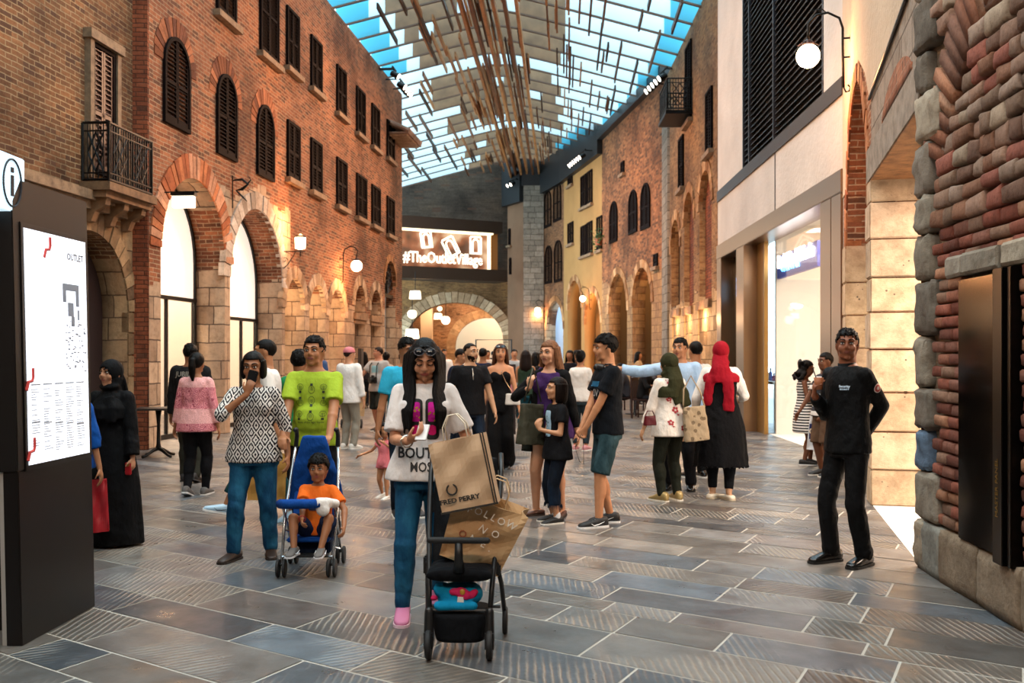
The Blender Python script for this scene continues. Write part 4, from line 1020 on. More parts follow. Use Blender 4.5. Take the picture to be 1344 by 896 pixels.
# ------------------------------------------------------------------ vaulted slatted roof
XR = lambda Y: -2.27+.0515*Y
def zroof(x, Y):
    d = x-XR(Y); return 12.25-.27*math.sqrt(d*d+.5)+.19
def xleft(Y): return -7.587+.098*Y+.02 if Y < 36.4 else -7.2
def xright(Y):
    pts = [(0, 4.4), (13.6, 4.53), (23.3, 4.95), (33.6, 5.2), (43.4, 3.92), (50.6, 2.63), (54.2, 1.72), (56, 1.2)]
    for (a, xa), (b_, xb) in zip(pts, pts[1:]):
        if Y <= b_: return xa+(xb-xa)*(Y-a)/(b_-a)
    return 1.2
ceil = sempty('ceiling')
m, nt, b = nmat('white baffle'); b.inputs['Base Color'].default_value = (.86, .93, .95, 1); b.inputs['Roughness'].default_value = .5
tr = N(nt, 'ShaderNodeBsdfTranslucent'); tr.inputs[0].default_value = (.85, .95, 1, 1); mx = N(nt, 'ShaderNodeMixShader'); mx.inputs[0].default_value = .5
L(nt, b.outputs[0], mx.inputs[1]); L(nt, tr.outputs[0], mx.inputs[2]); L(nt, mx.outputs[0], nt.nodes['Material Output'].inputs[0]); M_baf = m
M_cyan = M_baf.copy(); M_cyan.node_tree.nodes['Principled BSDF'].inputs['Base Color'].default_value = (.12, .50, .62, 1)  # sky reflection on the fin ends, put into the colour as cyan
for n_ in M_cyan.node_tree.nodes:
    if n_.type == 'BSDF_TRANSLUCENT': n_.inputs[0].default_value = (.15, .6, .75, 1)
tr = None
M_bwood = plain('brown ceiling board', '7c5c40', .6, var=.25, bscale=2)
M_edge = plain('thin batten edge', '5a4030', .6)
fins = [-5.45+1.45*i for i in range(43)]
rq = random.Random(9)
for k, Y in enumerate(fins):
    if Y > 55.4: break
    xl, xr = xleft(Y)-.5, xright(Y)+.35; mb = MB(); bright = (k-15) in (3, 8, 14, 21)
    n = 22; 
    for i in range(n):
        a = xl+(xr-xl)*i/n; b_ = xl+(xr-xl)*(i+1)/n; c = (a+b_)/2; d = c-XR(Y)
        wl = 3.0-(Y-25)*.012; wr = 2.1
        brown = (-wl < d < wr) and not bright and not (rq.random() < .07)
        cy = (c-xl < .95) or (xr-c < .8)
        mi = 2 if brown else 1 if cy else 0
        z0, z1 = zroof(a, Y), zroof(b_, Y); H = .62
        mb.add([(a, Y-.02, z0), (b_, Y-.02, z1), (b_, Y-.02, z1+H), (a, Y-.02, z0+H), (a, Y+.02, z0), (b_, Y+.02, z1), (b_, Y+.02, z1+H), (a, Y+.02, z0+H)],
               [(0, 1, 2, 3), (7, 6, 5, 4), (0, 4, 5, 1), (3, 2, 6, 7)], mi)
        mb.add([(a, Y-.04, z0-.05), (b_, Y-.04, z1-.05), (b_, Y-.04, z1), (a, Y-.04, z0), (a, Y+.04, z0-.05), (b_, Y+.04, z1-.05), (b_, Y+.04, z1), (a, Y+.04, z0)],
               [(0, 1, 2, 3), (7, 6, 5, 4), (0, 4, 5, 1), (3, 2, 6, 7)], 3)
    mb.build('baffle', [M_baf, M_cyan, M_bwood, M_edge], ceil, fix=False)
# glazing
mb = MB()
for i in range(-14, 27):
    Y0 = 15+1.5*i; Y1 = Y0+1.5
    for j in range(10):
        a0 = xleft(Y0)-.4+(xright(Y0)+.6-xleft(Y0)+.4)*j/10; b0 = xleft(Y0)-.4+(xright(Y0)+.6-xleft(Y0)+.4)*(j+1)/10
        a1 = xleft(Y1)-.4+(xright(Y1)+.6-xleft(Y1)+.4)*j/10; b1 = xleft(Y1)-.4+(xright(Y1)+.6-xleft(Y1)+.4)*(j+1)/10
        mb.add([(a0, Y0, zroof(a0, Y0)+1.1), (b0, Y0, zroof(b0, Y0)+1.1), (b1, Y1, zroof(b1, Y1)+1.1), (a1, Y1, zroof(a1, Y1)+1.1)], [(0, 1, 2, 3)])
mb.build('glazing', glass('roof glass', (.9, .97, 1), .05), ceil, fix=False)
mb = MB()
for j in range(0, 11, 2):
    pts = []
    for i in range(0, 28): Y0 = 15+1.5*i; a0 = xleft(Y0)-.4+(xright(Y0)+1-xleft(Y0))*j/10; pts.append((a0, Y0, zroof(a0, Y0)+1.12))
    mb.tube(pts, .05, 4)
mb.build('glazing_bars', plain('steel grey', '8a9298', .4, .5), ceil)
# battens
M_bat = tinted('batten wood', .5, .3, 8)
bats = []
axv = Vector((.0515, 1, 0)).normalized()
def batten(x0, Y, ln, z, w, h, tint, name='batten', mb=None):
    own = mb is None
    if own: mb = MB()
    mb.tint = C(tint); a = Vector((x0, Y, z)); e = a+axv*ln; R = Matrix.Rotation(-math.atan(.0515), 3, 'Z')
    mb.box((a+e)/2, (w, ln, h), R)
    if own: return mb.build(name, M_bat, ceil, tint=True)
for i, dx in enumerate((-.62, -.34, -.02, .3, .62, .95)):
    for (Y0, Y1) in ((17, 36), (36, 55)):
        batten(XR(Y0)+dx, Y0, Y1-Y0, 11.45+.04*(i % 2), .09, .26, ('b07a4a', '7a4c2c', 'c08a58')[i % 3], 'ridge_beam')
cand = []
for i in range(330):
    Y = rq.uniform(17, 53); u = rq.random()
    d = rq.gauss(0, 1.0)*1.6 if u < .55 else rq.uniform(-6, 6)
    x = XR(Y)+d; ln = min(rq.uniform(1.4, 4.6), 55-Y)
    if x < xleft(Y)+.6 or x > xright(Y)-.5 or x > xright(min(55, Y+ln))-.4 or x < xleft(Y+ln)+.4: continue
    z = zroof(x, Y)-.12-(rq.uniform(0, .35) if abs(d) < 2 else 0)
    c = rq.choice(['a8744a', '8a5a38', 'b8865a', '6a4228', '4a3022']) if abs(d) < 3 else rq.choice(['5a3c28', '6e4a30', '3e2a20'])
    cand.append((Y, x, ln, z, c))
cand.sort()
rest = MB()
for i, (Y, x, ln, z, c) in enumerate(cand):
    if i < 98: batten(x, Y, ln, z, .055, .17, c)
    else: batten(x, Y, ln, z, .055, .17, c, mb=rest)
o = rest.build('battens', M_bat, ceil, tint=True); o['kind'] = 'stuff'

mb = MB(); mb.bb((-9, -7.3, -.1), (9, -7, 14)); struct(mb.build('wall_behind_light_block', plain('rear brick wall', '7a5c48', .8)))  # unseen wall added across the street to block light and darken the foreground
for sx, X_ in ((-1, -7.2), (1, 3.3)):
    mb = MB(); mb.bb((X_-.25, -7, -.1), (X_+.25, 6.1 if sx < 0 else 2.7, 11.2)); struct(mb.build('wall_rear_side', plain('rear brick wall', '7a5c48', .8)))
# ------------------------------------------------------------------ people
def rotz(a): return Matrix.Rotation(a, 3, 'Z')
def rotx(a): return Matrix.Rotation(a, 3, 'X')
def ik(S, W, l1, l2, hint):
    S = Vector(S); W = Vector(W); d = W-S; L_ = d.length
    if L_ > (l1+l2)*.999: W = S+d.normalized()*(l1+l2)*.999; d = W-S; L_ = d.length
    if L_ < abs(l1-l2)*1.05+.01: L_ = abs(l1-l2)*1.05+.01; W = S+d.normalized()*L_; d = W-S
    u = d/L_; a = (l1*l1-l2*l2+L_*L_)/(2*L_); h = math.sqrt(max(0, l1*l1-a*a)); hn = Vector(hint); hn = hn-u*hn.dot(u)
    if hn.length < 1e-5: hn = Vector((0, 1, 0))-u*u.y
    hn.normalize(); return S+u*a+hn*h, W
def handgeo(mb, wr, d, n, side, curl=.35, k=1.0, thumb=.35, spread=1.0, point=False):
    d = Vector(d).normalized(); n = Vector(n); n = (n-d*n.dot(d)).normalized(); w = n.cross(d)*(-1 if side == 'r' else 1)
    M = Matrix((w, n, d)).transposed()
    mb.ell(wr+d*.046*k, (.038*k, .0155*k, .052*k), M, 12); mb.ell(wr+d*.022*k, (.029*k, .017*k, .035*k), M, 10)
    tips = []
    for i, (ln, rr) in enumerate(((.074, .0086), (.082, .0088), (.076, .0084), (.060, .0074))):
        b = wr+d*(.083-.004*abs(i-1))*k+w*(.0285-.019*i)*k*spread; cd = (d+w*(.10-.07*i)*spread).normalized(); c = curl if not (point and i == 0) else .05
        segs = (.45, .31, .24); p = b
        for j, f in enumerate(segs):
            th = c*(1.0, 1.15, .8)[j]*1.25; cd = (cd*math.cos(th)+n*math.sin(th)).normalized() if j or c > .25 else (cd*math.cos(th*.6)+n*math.sin(th*.6)).normalized()
            # keep bending plane: next 'n' rotates too
            q = p+cd*ln*f*k*1.05; mb.cap(p, q, rr*k*(1.05-.1*j), rr*k*(.98-.1*j), 8); p = q
            n_ = n
        tips.append(p)
    td = (d*.72+w*.62+n*thumb).normalized(); b = wr+d*.022*k+w*.028*k; q = b+td*.04*k; mb.cap(b, q, .0125*k, .0105*k, 8)
    td2 = (d*.85+w*.15+n*(thumb+.25)).normalized(); q2 = q+td2*.034*k; mb.cap(q, q2, .0102*k, .0085*k, 8); tips.append(q2)
    return tips
TS_M = [(-.17, .072, .052), (-.07, .097, .066), (.0, .100, .070), (.2, .093, .066), (.38, .088, .063), (.6, .092, .067), (.8, .100, .070), (.92, .092, .062), (.99, .082, .050), (1.03, .055, .042), (1.09, .038, .038)]
TS_F = [(-.17, .074, .054), (-.07, .103, .070), (.0, .104, .074), (.2, .090, .066), (.40, .074, .057), (.6, .080, .060), (.8, .085, .064), (.92, .079, .056), (.99, .068, .045), (1.03, .046, .037), (1.09, .032, .033)]
FIGS = []
class Fig: pass
def person(label, px, Y, H, a, sex='m', bw=1.0, skinc='b9825f', hair=('short', '120c0a'), face=(0, 0), lean=0, hipz=None, hipo=(0, 0), tilt=0,
           rh=None, lh=None, re=None, le=None, rf=(-.055, 0, 0, -8, 0), lf=(.055, 0, 0, 8, 0), rk=None, lk=None, rcurl=.35, lcurl=.35, rn=None, ln=None, rd=None, ld=None,
           rpoint=False, lpoint=False, belly=0., beard=None, eyes='open', voxel=None, group=None, nohands=False, x=None, browc=None, lips='8a4a3e', lifted=0.0, headoff=(0, 0), neckl=0.0, gaze=(0, 0)):
    f = Fig(); f.H = H; f.sex = sex; f.bw = bw; X = (px-CX)/F*Y if x is None else x
    f.root = thing('person', label, 'person', (X, Y, lifted), math.radians(a), group); f.M = Matrix.Translation((X, Y, lifted)) @ Matrix.Rotation(math.radians(a), 4, 'Z')
    f.vox = voxel or (.0075 if Y < 6.6 else .009 if Y < 8.5 else .011 if Y < 12.5 else .016 if Y < 18 else .024)
    hs = (H/1.7)**.42; f.hs = hs; child = max(0, (1.62-H)/.8); hz = (.515-.035*child)*H if hipz is None else hipz*H; f.hz = hz
    chin = H-.228*hs; full_hz = (.515-.035*child)*H
    f.tl = chin-.042*H-full_hz; f.ho = Vector((hipo[0]*H, hipo[1]*H, hz)); f.lean = math.radians(lean); f.tilt = math.radians(tilt)
    def TT(x, y, t):     # torso point: t 0 hip .. 1 shoulder
        an = f.lean*max(0, min(1, t*1.1)); v = Vector((x, y, t*f.tl)); v = rotx(an) @ v
        v = Matrix.Rotation(f.tilt*max(0, min(1, t)), 3, 'Y') @ v
        return f.ho+v
    f.TT = TT; f.ts = TS_F if sex == 'f' else TS_M; k = H/1.7; f.k = k
    sw = (.083 if sex == 'f' else .096)*H*(1+.6*(bw-1)); f.sw = sw
    f.S = {'r': TT(-sw, 0, .925), 'l': TT(sw, 0, .925)}
    lu, lf_ = .172*H, .150*H
    wt = {'r': rh or (-.155, -.03, .475), 'l': lh or (.155, -.03, .475)}; eh = {'r': re or (-.35, .8, -.2), 'l': le or (.35, .8, -.2)}
    f.E = {}; f.Wr = {}
    for s in 'rl': f.E[s], f.Wr[s] = ik(f.S[s], Vector(wt[s])*H, lu, lf_, eh[s])
    f.hip = {'r': f.ho+Vector((-.050*H, 0, -.02*H)), 'l': f.ho+Vector((.050*H, 0, -.02*H))}
    ft = {'r': rf, 'l': lf}; kh = {'r': rk or (-.12, -1, .1), 'l': lk or (.12, -1, .1)}; full = (full_hz-.02*H-.045*H)*1.02; f.K = {}; f.A = {}; f.ft = {}
    for s in 'rl':
        x_, y_, z_, ta, pi_ = ft[s]; R = rotz(math.radians(ta)) @ rotx(math.radians(-pi_)); base = Vector((x_*H, y_*H, z_*H)); A = base+R @ Vector((0, 0, .045*H))
        f.K[s], A2 = ik(f.hip[s], A, full*.515, full*.485, kh[s]); f.A[s] = A2; f.ft[s] = (A2-R @ Vector((0, 0, .045*H)), R)
    # head frame
    nb = TT(0, 0, 1.05); up = (TT(0, 0, 1.05)-TT(0, 0, .9)).normalized()
    Rh = rotx(f.lean*.4) @ rotz(math.radians(face[0])) @ rotx(math.radians(face[1]))
    piv = nb+up*(.0345*H+neckl); f.hc = piv+Rh @ Vector((headoff[0], -.012*hs+headoff[1], .095*hs)); f.Rh = Rh
    # correct so the untilted head top sits at H for standing figures
    def HP(x, y, z): return f.hc+Rh @ (Vector((x, y, z))*hs)
    f.HP = HP
    mb = MB(); sc = child
    # torso
    rings = []
    for (t, hw, hd) in f.ts:
        w_ = hw*H*(bw if t < .95 else 1+.4*(bw-1)); d_ = hd*H*(1+.8*(bw-1)); c = TT(0, .004*H, t); R = rotx(f.lean*max(0, min(1, t*1.1)))
        rings.append([c+R @ Vector((w_*math.copysign(abs(math.cos(2*PI*i/20))**.9, math.cos(2*PI*i/20)), d_*math.sin(2*PI*i/20), 0)) for i in range(20)])
    mb.loft(rings)
    extra = []
    if sex == 'f' and H > 1.4:
        for sx in (-1, 1): extra.append((TT(sx*.042*H, -.034*H, .73), .040*H*bw))
    if belly: extra.append((TT(0, -.03*H, .33), .07*H*(1+belly*.3)*bw))
    f.extra = extra
    for c, r in extra: mb.ell(c, (r, r*.8, r*.95), None, 12)
    for s, sg in (('r', -1), ('l', 1)):
        S, E, W = f.S[s], f.E[s], f.Wr[s]; a0 = (.0295 if sex == 'm' else .0245)*H*(1+.6*(bw-1)); f.a0 = a0
        mb.cap(TT(sg*sw*.40, .004*H, .985), S, .024*H, a0*1.02, 10); mb.cap(S, E, a0, a0*.78, 12); mb.cap(E, W, a0*.80, a0*.56, 12)
        mid = E+(W-E)*.25; mb.ell(mid, a0*.86, None, 10)
        if not nohands:
            dd = Vector(rd if (s == 'r' and rd) else ld if (s == 'l' and ld) else (W-E)); nn = Vector((rn if s == 'r' else ln) or ((1, .15, 0) if s == 'r' else (-1, .15, 0)))
            dd = dd.normalized()
            if abs(nn.normalized().dot(dd)) > .97: nn = Vector((0, 1, 0))
            tips = handgeo(mb, W+dd*.004, dd, nn, s, rcurl if s == 'r' else lcurl, k*(1+.12*sc), point=(rpoint if s == 'r' else lpoint)); f.__dict__['hd_'+s] = (W, dd, nn.normalized(), tips)
        th = (.050 if sex == 'm' else .051)*H*bw; Kp, A = f.K[s], f.A[s]; f.th = th
        mb.cap(f.hip[s], Kp, th, .034*H*(1+.5*(bw-1)), 14); mb.cap(Kp, A, .033*H*(1+.5*(bw-1)), .0205*H, 14)
        ax = (A-Kp); b = Vector((0, 1, 0)); b = (b-ax.normalized()*b.dot(ax.normalized())); mb.ell(Kp+ax*.3+b*.008*H, (.032*H*bw, .034*H*bw, .075*H), basis_m(ax), 12)
        F0, R = f.ft[s]; mb.cap(F0+R @ Vector((0, .022*H, .022*H)), F0+R @ Vector((0, -.06*H, .013*H)), .018*H, .011*H, 10); mb.cap(F0+R @ Vector((0, -.05*H, .012*H)), F0+R @ Vector((0, -.090*H, .010*H)), .012*H, .008*H, 10)
    # neck and head
    nr = (.036 if sex == 'm' else .030)*H*(1-.1*child)
    mb.cap(TT(0, .004*H, 1.0), HP(0, .018, -.06), nr*1.08, nr*.98, 14)
    jw = 1.0 if sex == 'm' else .93
    mb.ell(HP(0, .012, .028), [q*hs for q in (.0755, .094, .090)], Rh, 18)
    mb.ell(HP(0, -.028, -.030), [q*hs for q in (.060*jw, .064, .078)], Rh, 16)
    mb.cap(HP(-.030*jw, -.042, -.078), HP(.030*jw, -.042, -.078), .026*hs, .026*hs, 10); mb.ell(HP(0, -.070, -.092), [q*hs for q in (.022*jw, .020, .020)], Rh, 10)
    for sx in (-1, 1):
        mb.ell(HP(sx*.038, -.062, -.026), [q*hs for q in (.026, .026, .030)], Rh, 10); mb.ell(HP(sx*.076, .012, -.006), [q*hs for q in (.010, .020, .032)], Rh, 10)
        mb.cap(HP(sx*.012, -.088, .034), HP(sx*.050, -.068, .030), .011*hs, .011*hs, 8); mb.cap(HP(sx*.05, .02, -.07), HP(sx*.058, .01, -.03), .018*hs, .018*hs, 8)
        mb.ell(HP(sx*.0115, -.099, -.021), [q*hs for q in (.0095, .010, .008)], Rh, 8)
    mb.cap(HP(0, -.086, .030), HP(0, -.108, -.014), .0085*hs, .0115*hs, 10); mb.ell(HP(0, -.106, -.018), .0115*hs, None, 8)
    mb.ell(HP(0, -.082, -.052), [q*hs for q in (.030, .016, .022)], Rh, 10)
    mb.cap(HP(-.017, -.090, -.046), HP(.017, -.090, -.046), .0065*hs, .0065*hs, 8); mb.cap(HP(-.014, -.090, -.058), HP(.014, -.090, -.058), .0075*hs, .0075*hs, 8)
    lipc = HP(0, -.094, -.052)
    def post(me):
        Ri = Rh.transposed(); n = len(me.polygons); cs = np.empty(n*3); me.polygons.foreach_get('center', cs); cs = cs.reshape(-1, 3)-np.array(f.hc); l = cs @ np.array(Ri).T/hs
        inside = (np.abs(l[:, 0]) < .0235) & (np.abs(l[:, 2]+.052) < .0115*(1-(l[:, 0]/.03)**2)) & (l[:, 1] < -.07)
        me.polygons.foreach_set('material_index', inside.astype(np.int32))
    f.skin = skin('skin '+skinc, skinc); f.body = remeshed(mb, 'body', [f.skin, plain('lips '+lips, lips, .45)], f.vox, f.root, 2, post)
    # eyes and brows
    if Y < 22:
        for sx in (-1, 1):
            m = MB(); Rz = Rh
            if eyes == 'open':
                m.ell(HP(sx*.031, -.0800, .0115), [q*hs for q in (.0145, .0095, .0085)], Rz, 10, 0)
                m.ell(HP(sx*.031+.004*gaze[0], -.0862, .0112+.002*gaze[1]), [q*hs for q in (.0068, .0045, .0075)], Rz, 10, 1)
                m.cap(HP(sx*.016, -.0865, .0165), HP(sx*.032, -.0885, .0215), .0026*hs, None, 6, mi=1); m.cap(HP(sx*.032, -.0885, .0215), HP(sx*.047, -.081, .0165), .0026*hs, None, 6, mi=1)
            else:
                m.ell(HP(sx*.031, -.0785, .0125), [q*hs for q in (.0155, .0115, .0105)], Rz, 10, 2)
                m.cap(HP(sx*.017, -.0855, .0065), HP(sx*.032, -.090, .0035), .0024*hs, None, 6, mi=1); m.cap(HP(sx*.032, -.090, .0035), HP(sx*.047, -.082, .0075), .0024*hs, None, 6, mi=1)
            m.build('eye', [plain('eye white', 'cfc8c0', .25), plain('eye dark', '140c08', .2), f.skin], f.root, smooth=True)
            bc = browc or ('1a110c' if hair is None else hair[1]); m = MB(); m.tube([HP(sx*.012, -.0975, .036), HP(sx*.028, -.0955, .0425), HP(sx*.042, -.087, .042), HP(sx*.052, -.077, .034)], [.0042*hs, .0046*hs, .0036*hs, .002*hs], 6); m.build('eyebrow', hairmat('brow '+bc, bc), f.root, smooth=True)
    if beard:
        headshell(f, 'beard', hairmat('beard '+beard, beard), (0, -.024, -.036), (.0665, .0735, .083), lambda x, y, z: z < -.035+.5*max(0, y+.02) and y < .035 and not (abs(x) < .026 and -.066 < z < -.04) and not (z > -.042 and abs(x) < .045 and abs(x) > .028 and y < -.06), 1.0)
    if hair: do_hair(f, *hair)
    FIGS.append(f); return f
def basis_m(d, up=None):
    x, y, z = basis(d, up); return Matrix((x, y, z)).transposed()
def headshell(f, name, mat, c, r, keep, noise_=1.0, thick=.006, parent=None, n=48):
    """a close shell over the head, trimmed by keep(x, y, z) in head coordinates"""
    vs, fs = [], []; m = n//2; idx = {}; rr = random.Random(5)
    for k in range(m+1):
        t = PI*k/m-PI/2
        for i in range(n):
            an = 2*PI*i/n; wob = 1+noise_*math.cos(t)**.7*(.012*math.sin(an*9+t*3)+.010*math.sin(an*17+1))
            idx[(k, i)] = len(vs); vs.append(Vector((c[0]+math.cos(t)*math.cos(an)*r[0]*wob, c[1]+math.cos(t)*math.sin(an)*r[1]*wob, c[2]+math.sin(t)*r[2]*wob)))
    for k in range(m):
        for i in range(n):
            q = (idx[(k, i)], idx[(k, (i+1) % n)], idx[(k+1, (i+1) % n)], idx[(k+1, i)]); ce = sum((vs[j] for j in q), Vector())/4
            if keep(ce.x, ce.y, ce.z): fs.append(q)
    mb = MB(); mb.add([f.hc+f.Rh @ (v*f.hs) for v in vs], fs); me = mb.mesh(name); me.materials.append(mat)
    bm = bmesh.new(); bm.from_mesh(me); bmesh.ops.remove_doubles(bm, verts=bm.verts, dist=1e-5); bmesh.ops.delete(bm, geom=[v for v in bm.verts if not v.link_faces], context='VERTS')
    for fa in bm.faces: fa.smooth = True
    bmesh.ops.solidify(bm, geom=bm.faces[:], thickness=thick*f.hs); bmesh.ops.recalc_face_normals(bm, faces=bm.faces); bm.to_mesh(me); bm.free()
    return link(name, me, parent or f.root)
def do_hair(f, style, c, o={}):
    M_ = hairmat('hair '+c, c); HP = f.HP; hs = f.hs
    hl = o.get('hl', .068)
    def front(x, y, z): return (y < -.045 and z < hl) or (y < -.005 and z < .03 and abs(x) > .05) or (y < .0 and z < hl-.035) or (z < -.01 and y < .03)
    def tufts(n, ln, sc_, keep, seed=3):
        if f.vox > .013: return
        rr = random.Random(seed); mb = MB()
        for i in range(n):
            t = rr.uniform(-.35, 1.45); an = rr.uniform(0, 2*PI); p = Vector((math.cos(t)*math.cos(an)*.0825*sc_, .016+math.cos(t)*math.sin(an)*.101*sc_, .036+math.sin(t)*.0935*sc_))
            if not keep(p.x, p.y, p.z): continue
            nn = (p-Vector((0, .016, .036))).normalized(); dr = Vector((rr.uniform(-.5, .5), -1.0 if p.y < .03 else .5, -.25 if p.z > .06 else -1)); dr = (dr-nn*dr.dot(nn)).normalized()
            L2 = ln*rr.uniform(.6, 1.2); mb.tube([HP(*(p-nn*.004)), HP(*(p+dr*L2*.5+nn*.003)), HP(*(p+dr*L2-nn*.002))], [.005*hs, .0045*hs, .001], 5)
        if mb.v: mb.build('hair_tufts', M_, f.root, smooth=True)
    if style == 'short':
        sc_ = o.get('v', 1.0); headshell(f, 'hair', M_, (0, .016, .036), (.083*sc_, .1015*sc_, .094*sc_), lambda x, y, z: not front(x, y, z) and z > -.055, 1.3, .012); tufts(170, .034, sc_, lambda x, y, z: not front(x, y+.012, z-.012) and z > -.05)
    elif style == 'crop':
        headshell(f, 'hair', M_, (0, .014, .032), (.0795, .098, .090), lambda x, y, z: not front(x, y, z) and z > -.05, .6)
    elif style in ('long', 'pony', 'bun', 'bob', 'curly'):
        headshell(f, 'hair', M_, (0, .018, .034), (.086, .104, .096), lambda x, y, z: not ((y < -.045 and z < hl+.0) or (y < -.02 and z < .045) or (y < .02 and z < -.0)) , 1.0, .008)
        mb = MB(); rr = random.Random(hash(c) % 97)
        if style == 'pony':
            mb.tube([HP(0, .10, .05), HP(0, .145, .04), HP(0, .15, -.03), HP(.004, .135, -.12), HP(.0, .12, -.20)], [.022*hs, .036*hs, .042*hs, .036*hs, .012*hs], 12); mb.ell(HP(0, .11, .05), .03*hs)
        elif style == 'bun':
            mb.ell(HP(0, .085, .09), (.045*hs, .04*hs, .04*hs)); mb.ell(HP(0, .05, -.02), (.07*hs, .06*hs, .07*hs), f.Rh)
        elif style == 'bob':
            for i in range(15):
                an = math.radians(-20+220*i/14); x, y = .080*math.cos(an), .018+.088*math.sin(an); L_ = o.get('len', .13); mb.tube([HP(x*.95, y, .06), HP(x*1.02, y, -.02), HP(x*1.0, y*.95, -L_*.75), HP(x*.9, y*.9, -L_)], [.022*hs, .024*hs, .022*hs, .012*hs], 8)
        elif style == 'curly':
            for i in range(90):
                an = rr.uniform(-.2, PI+.2); z = rr.uniform(-.20, .10); r_ = .095+.02*math.sin(z*30)+.03*(z < -.05); mb.ell(HP(r_*math.cos(an)*.95, .02+r_*math.sin(an), z), rr.uniform(.020, .032)*hs)
        else:   # long
            L_ = o.get('len', .34); fr = o.get('front', 0)
            for i in range(17):
                an = math.radians(-12+204*i/16); x, y = .084*math.cos(an), .020+.090*math.sin(an); l2 = L_*rr.uniform(.9, 1.05); flare = 1.12
                mb.tube([HP(x*.9, y, .06), HP(x*1.02, y*1.02, -.03), HP(x*flare, y*1.1+.01, -.12), HP(x*flare*1.05, y*1.0+.03, -.12-(l2-.12)*.5), HP(x*flare*.95, y*.9+.03, -l2)], [.022*hs, .026*hs, .026*hs, .026*hs, .010*hs], 8)
            if fr:
                for sx in (-1, 1):
                    for i in range(6):
                        xx = sx*(.066+.009*i); yy = -.052+.022*i
                        p = [HP(sx*.010, -.060+.006*i, .116-.003*i), HP(sx*(.052+.002*i), -.066+.012*i, .078), HP(xx, yy, .0), HP(xx*1.06, yy-.002, -.07)]
                        base = f.TT(sx*(.062+.010*i)*f.k, -.108*f.k+.012*i, .93); mid = f.TT(sx*(.076+.010*i)*f.k, -.150*f.k+.008*i, .72); end = f.TT(sx*(.076+.009*i)*f.k, -.148*f.k+.007*i, .43+.03*((i*5) % 4))
                        mb.tube(p+[base, mid, end], [.010*hs, .014*hs, .018*hs, .018*hs, .017*hs, .014*hs, .004*hs], 8)
        if mb.v: remeshed(mb, 'hair_length', M_, max(.008, f.vox*.9), f.root, 2)
# ---- clothing
def folds(amp, seed=0.):
    def post(me):
        n = len(me.vertices); co = np.empty(n*3); me.vertices.foreach_get('co', co); co = co.reshape(-1, 3); no = np.empty(n*3); me.vertices.foreach_get('normal', no); no = no.reshape(-1, 3)
        x, y, z = co[:, 0], co[:, 1], co[:, 2]; w = np.sin(x*13+seed)+np.sin(y*17+z*7+seed*2); w2 = np.sin(z*19-x*9+seed*3)
        d = np.sin(z*34+x*21+2.2*w)*.5+np.sin(x*46-z*23+y*31+1.7*w2)*.35+np.sin(z*75+y*60+2*w)*.15
        d = np.sign(d)*np.abs(d)**.8*(.55+.45*np.sin(z*6+x*5+seed)); co += no*(d*amp)[:, None]; me.vertices.foreach_set('co', co.ravel()); me.update()
    return post
def interp(ts, t):
    for (a, w0, d0), (b, w1, d1) in zip(ts, ts[1:]):
        if t <= b: u = max(0, (t-a)/(b-a)); return w0+(w1-w0)*u, d0+(d1-d0)*u
    return ts[-1][1], ts[-1][2]
def torso_rings(f, t0, t1, e, flare=0., n=28, ripple=0.):
    out = []; H = f.H; m = max(4, int((t1-t0)/.09))
    for q in range(m+1):
        t = t0+(t1-t0)*q/m; hw, hd = interp(f.ts, max(t, -.0)); bw = f.bw if t < .95 else 1+.4*(f.bw-1); fl = flare*max(0, (.45-t))/.6
        w_ = hw*H*bw+e+fl; d_ = hd*H*(1+.8*(f.bw-1))+e+fl*.8; c = f.TT(0, .004*H, t); R = rotx(f.lean*max(0, min(1, t*1.1)))
        out.append([c+R @ Vector((w_*math.cos(2*PI*i/n)*(1+ripple*max(0, .5-t)*math.sin(7*2*PI*i/n)), d_*math.sin(2*PI*i/n)*(1+ripple*max(0, .5-t)*math.sin(9*2*PI*i/n+1)), 0)) for i in range(n)])
    return out
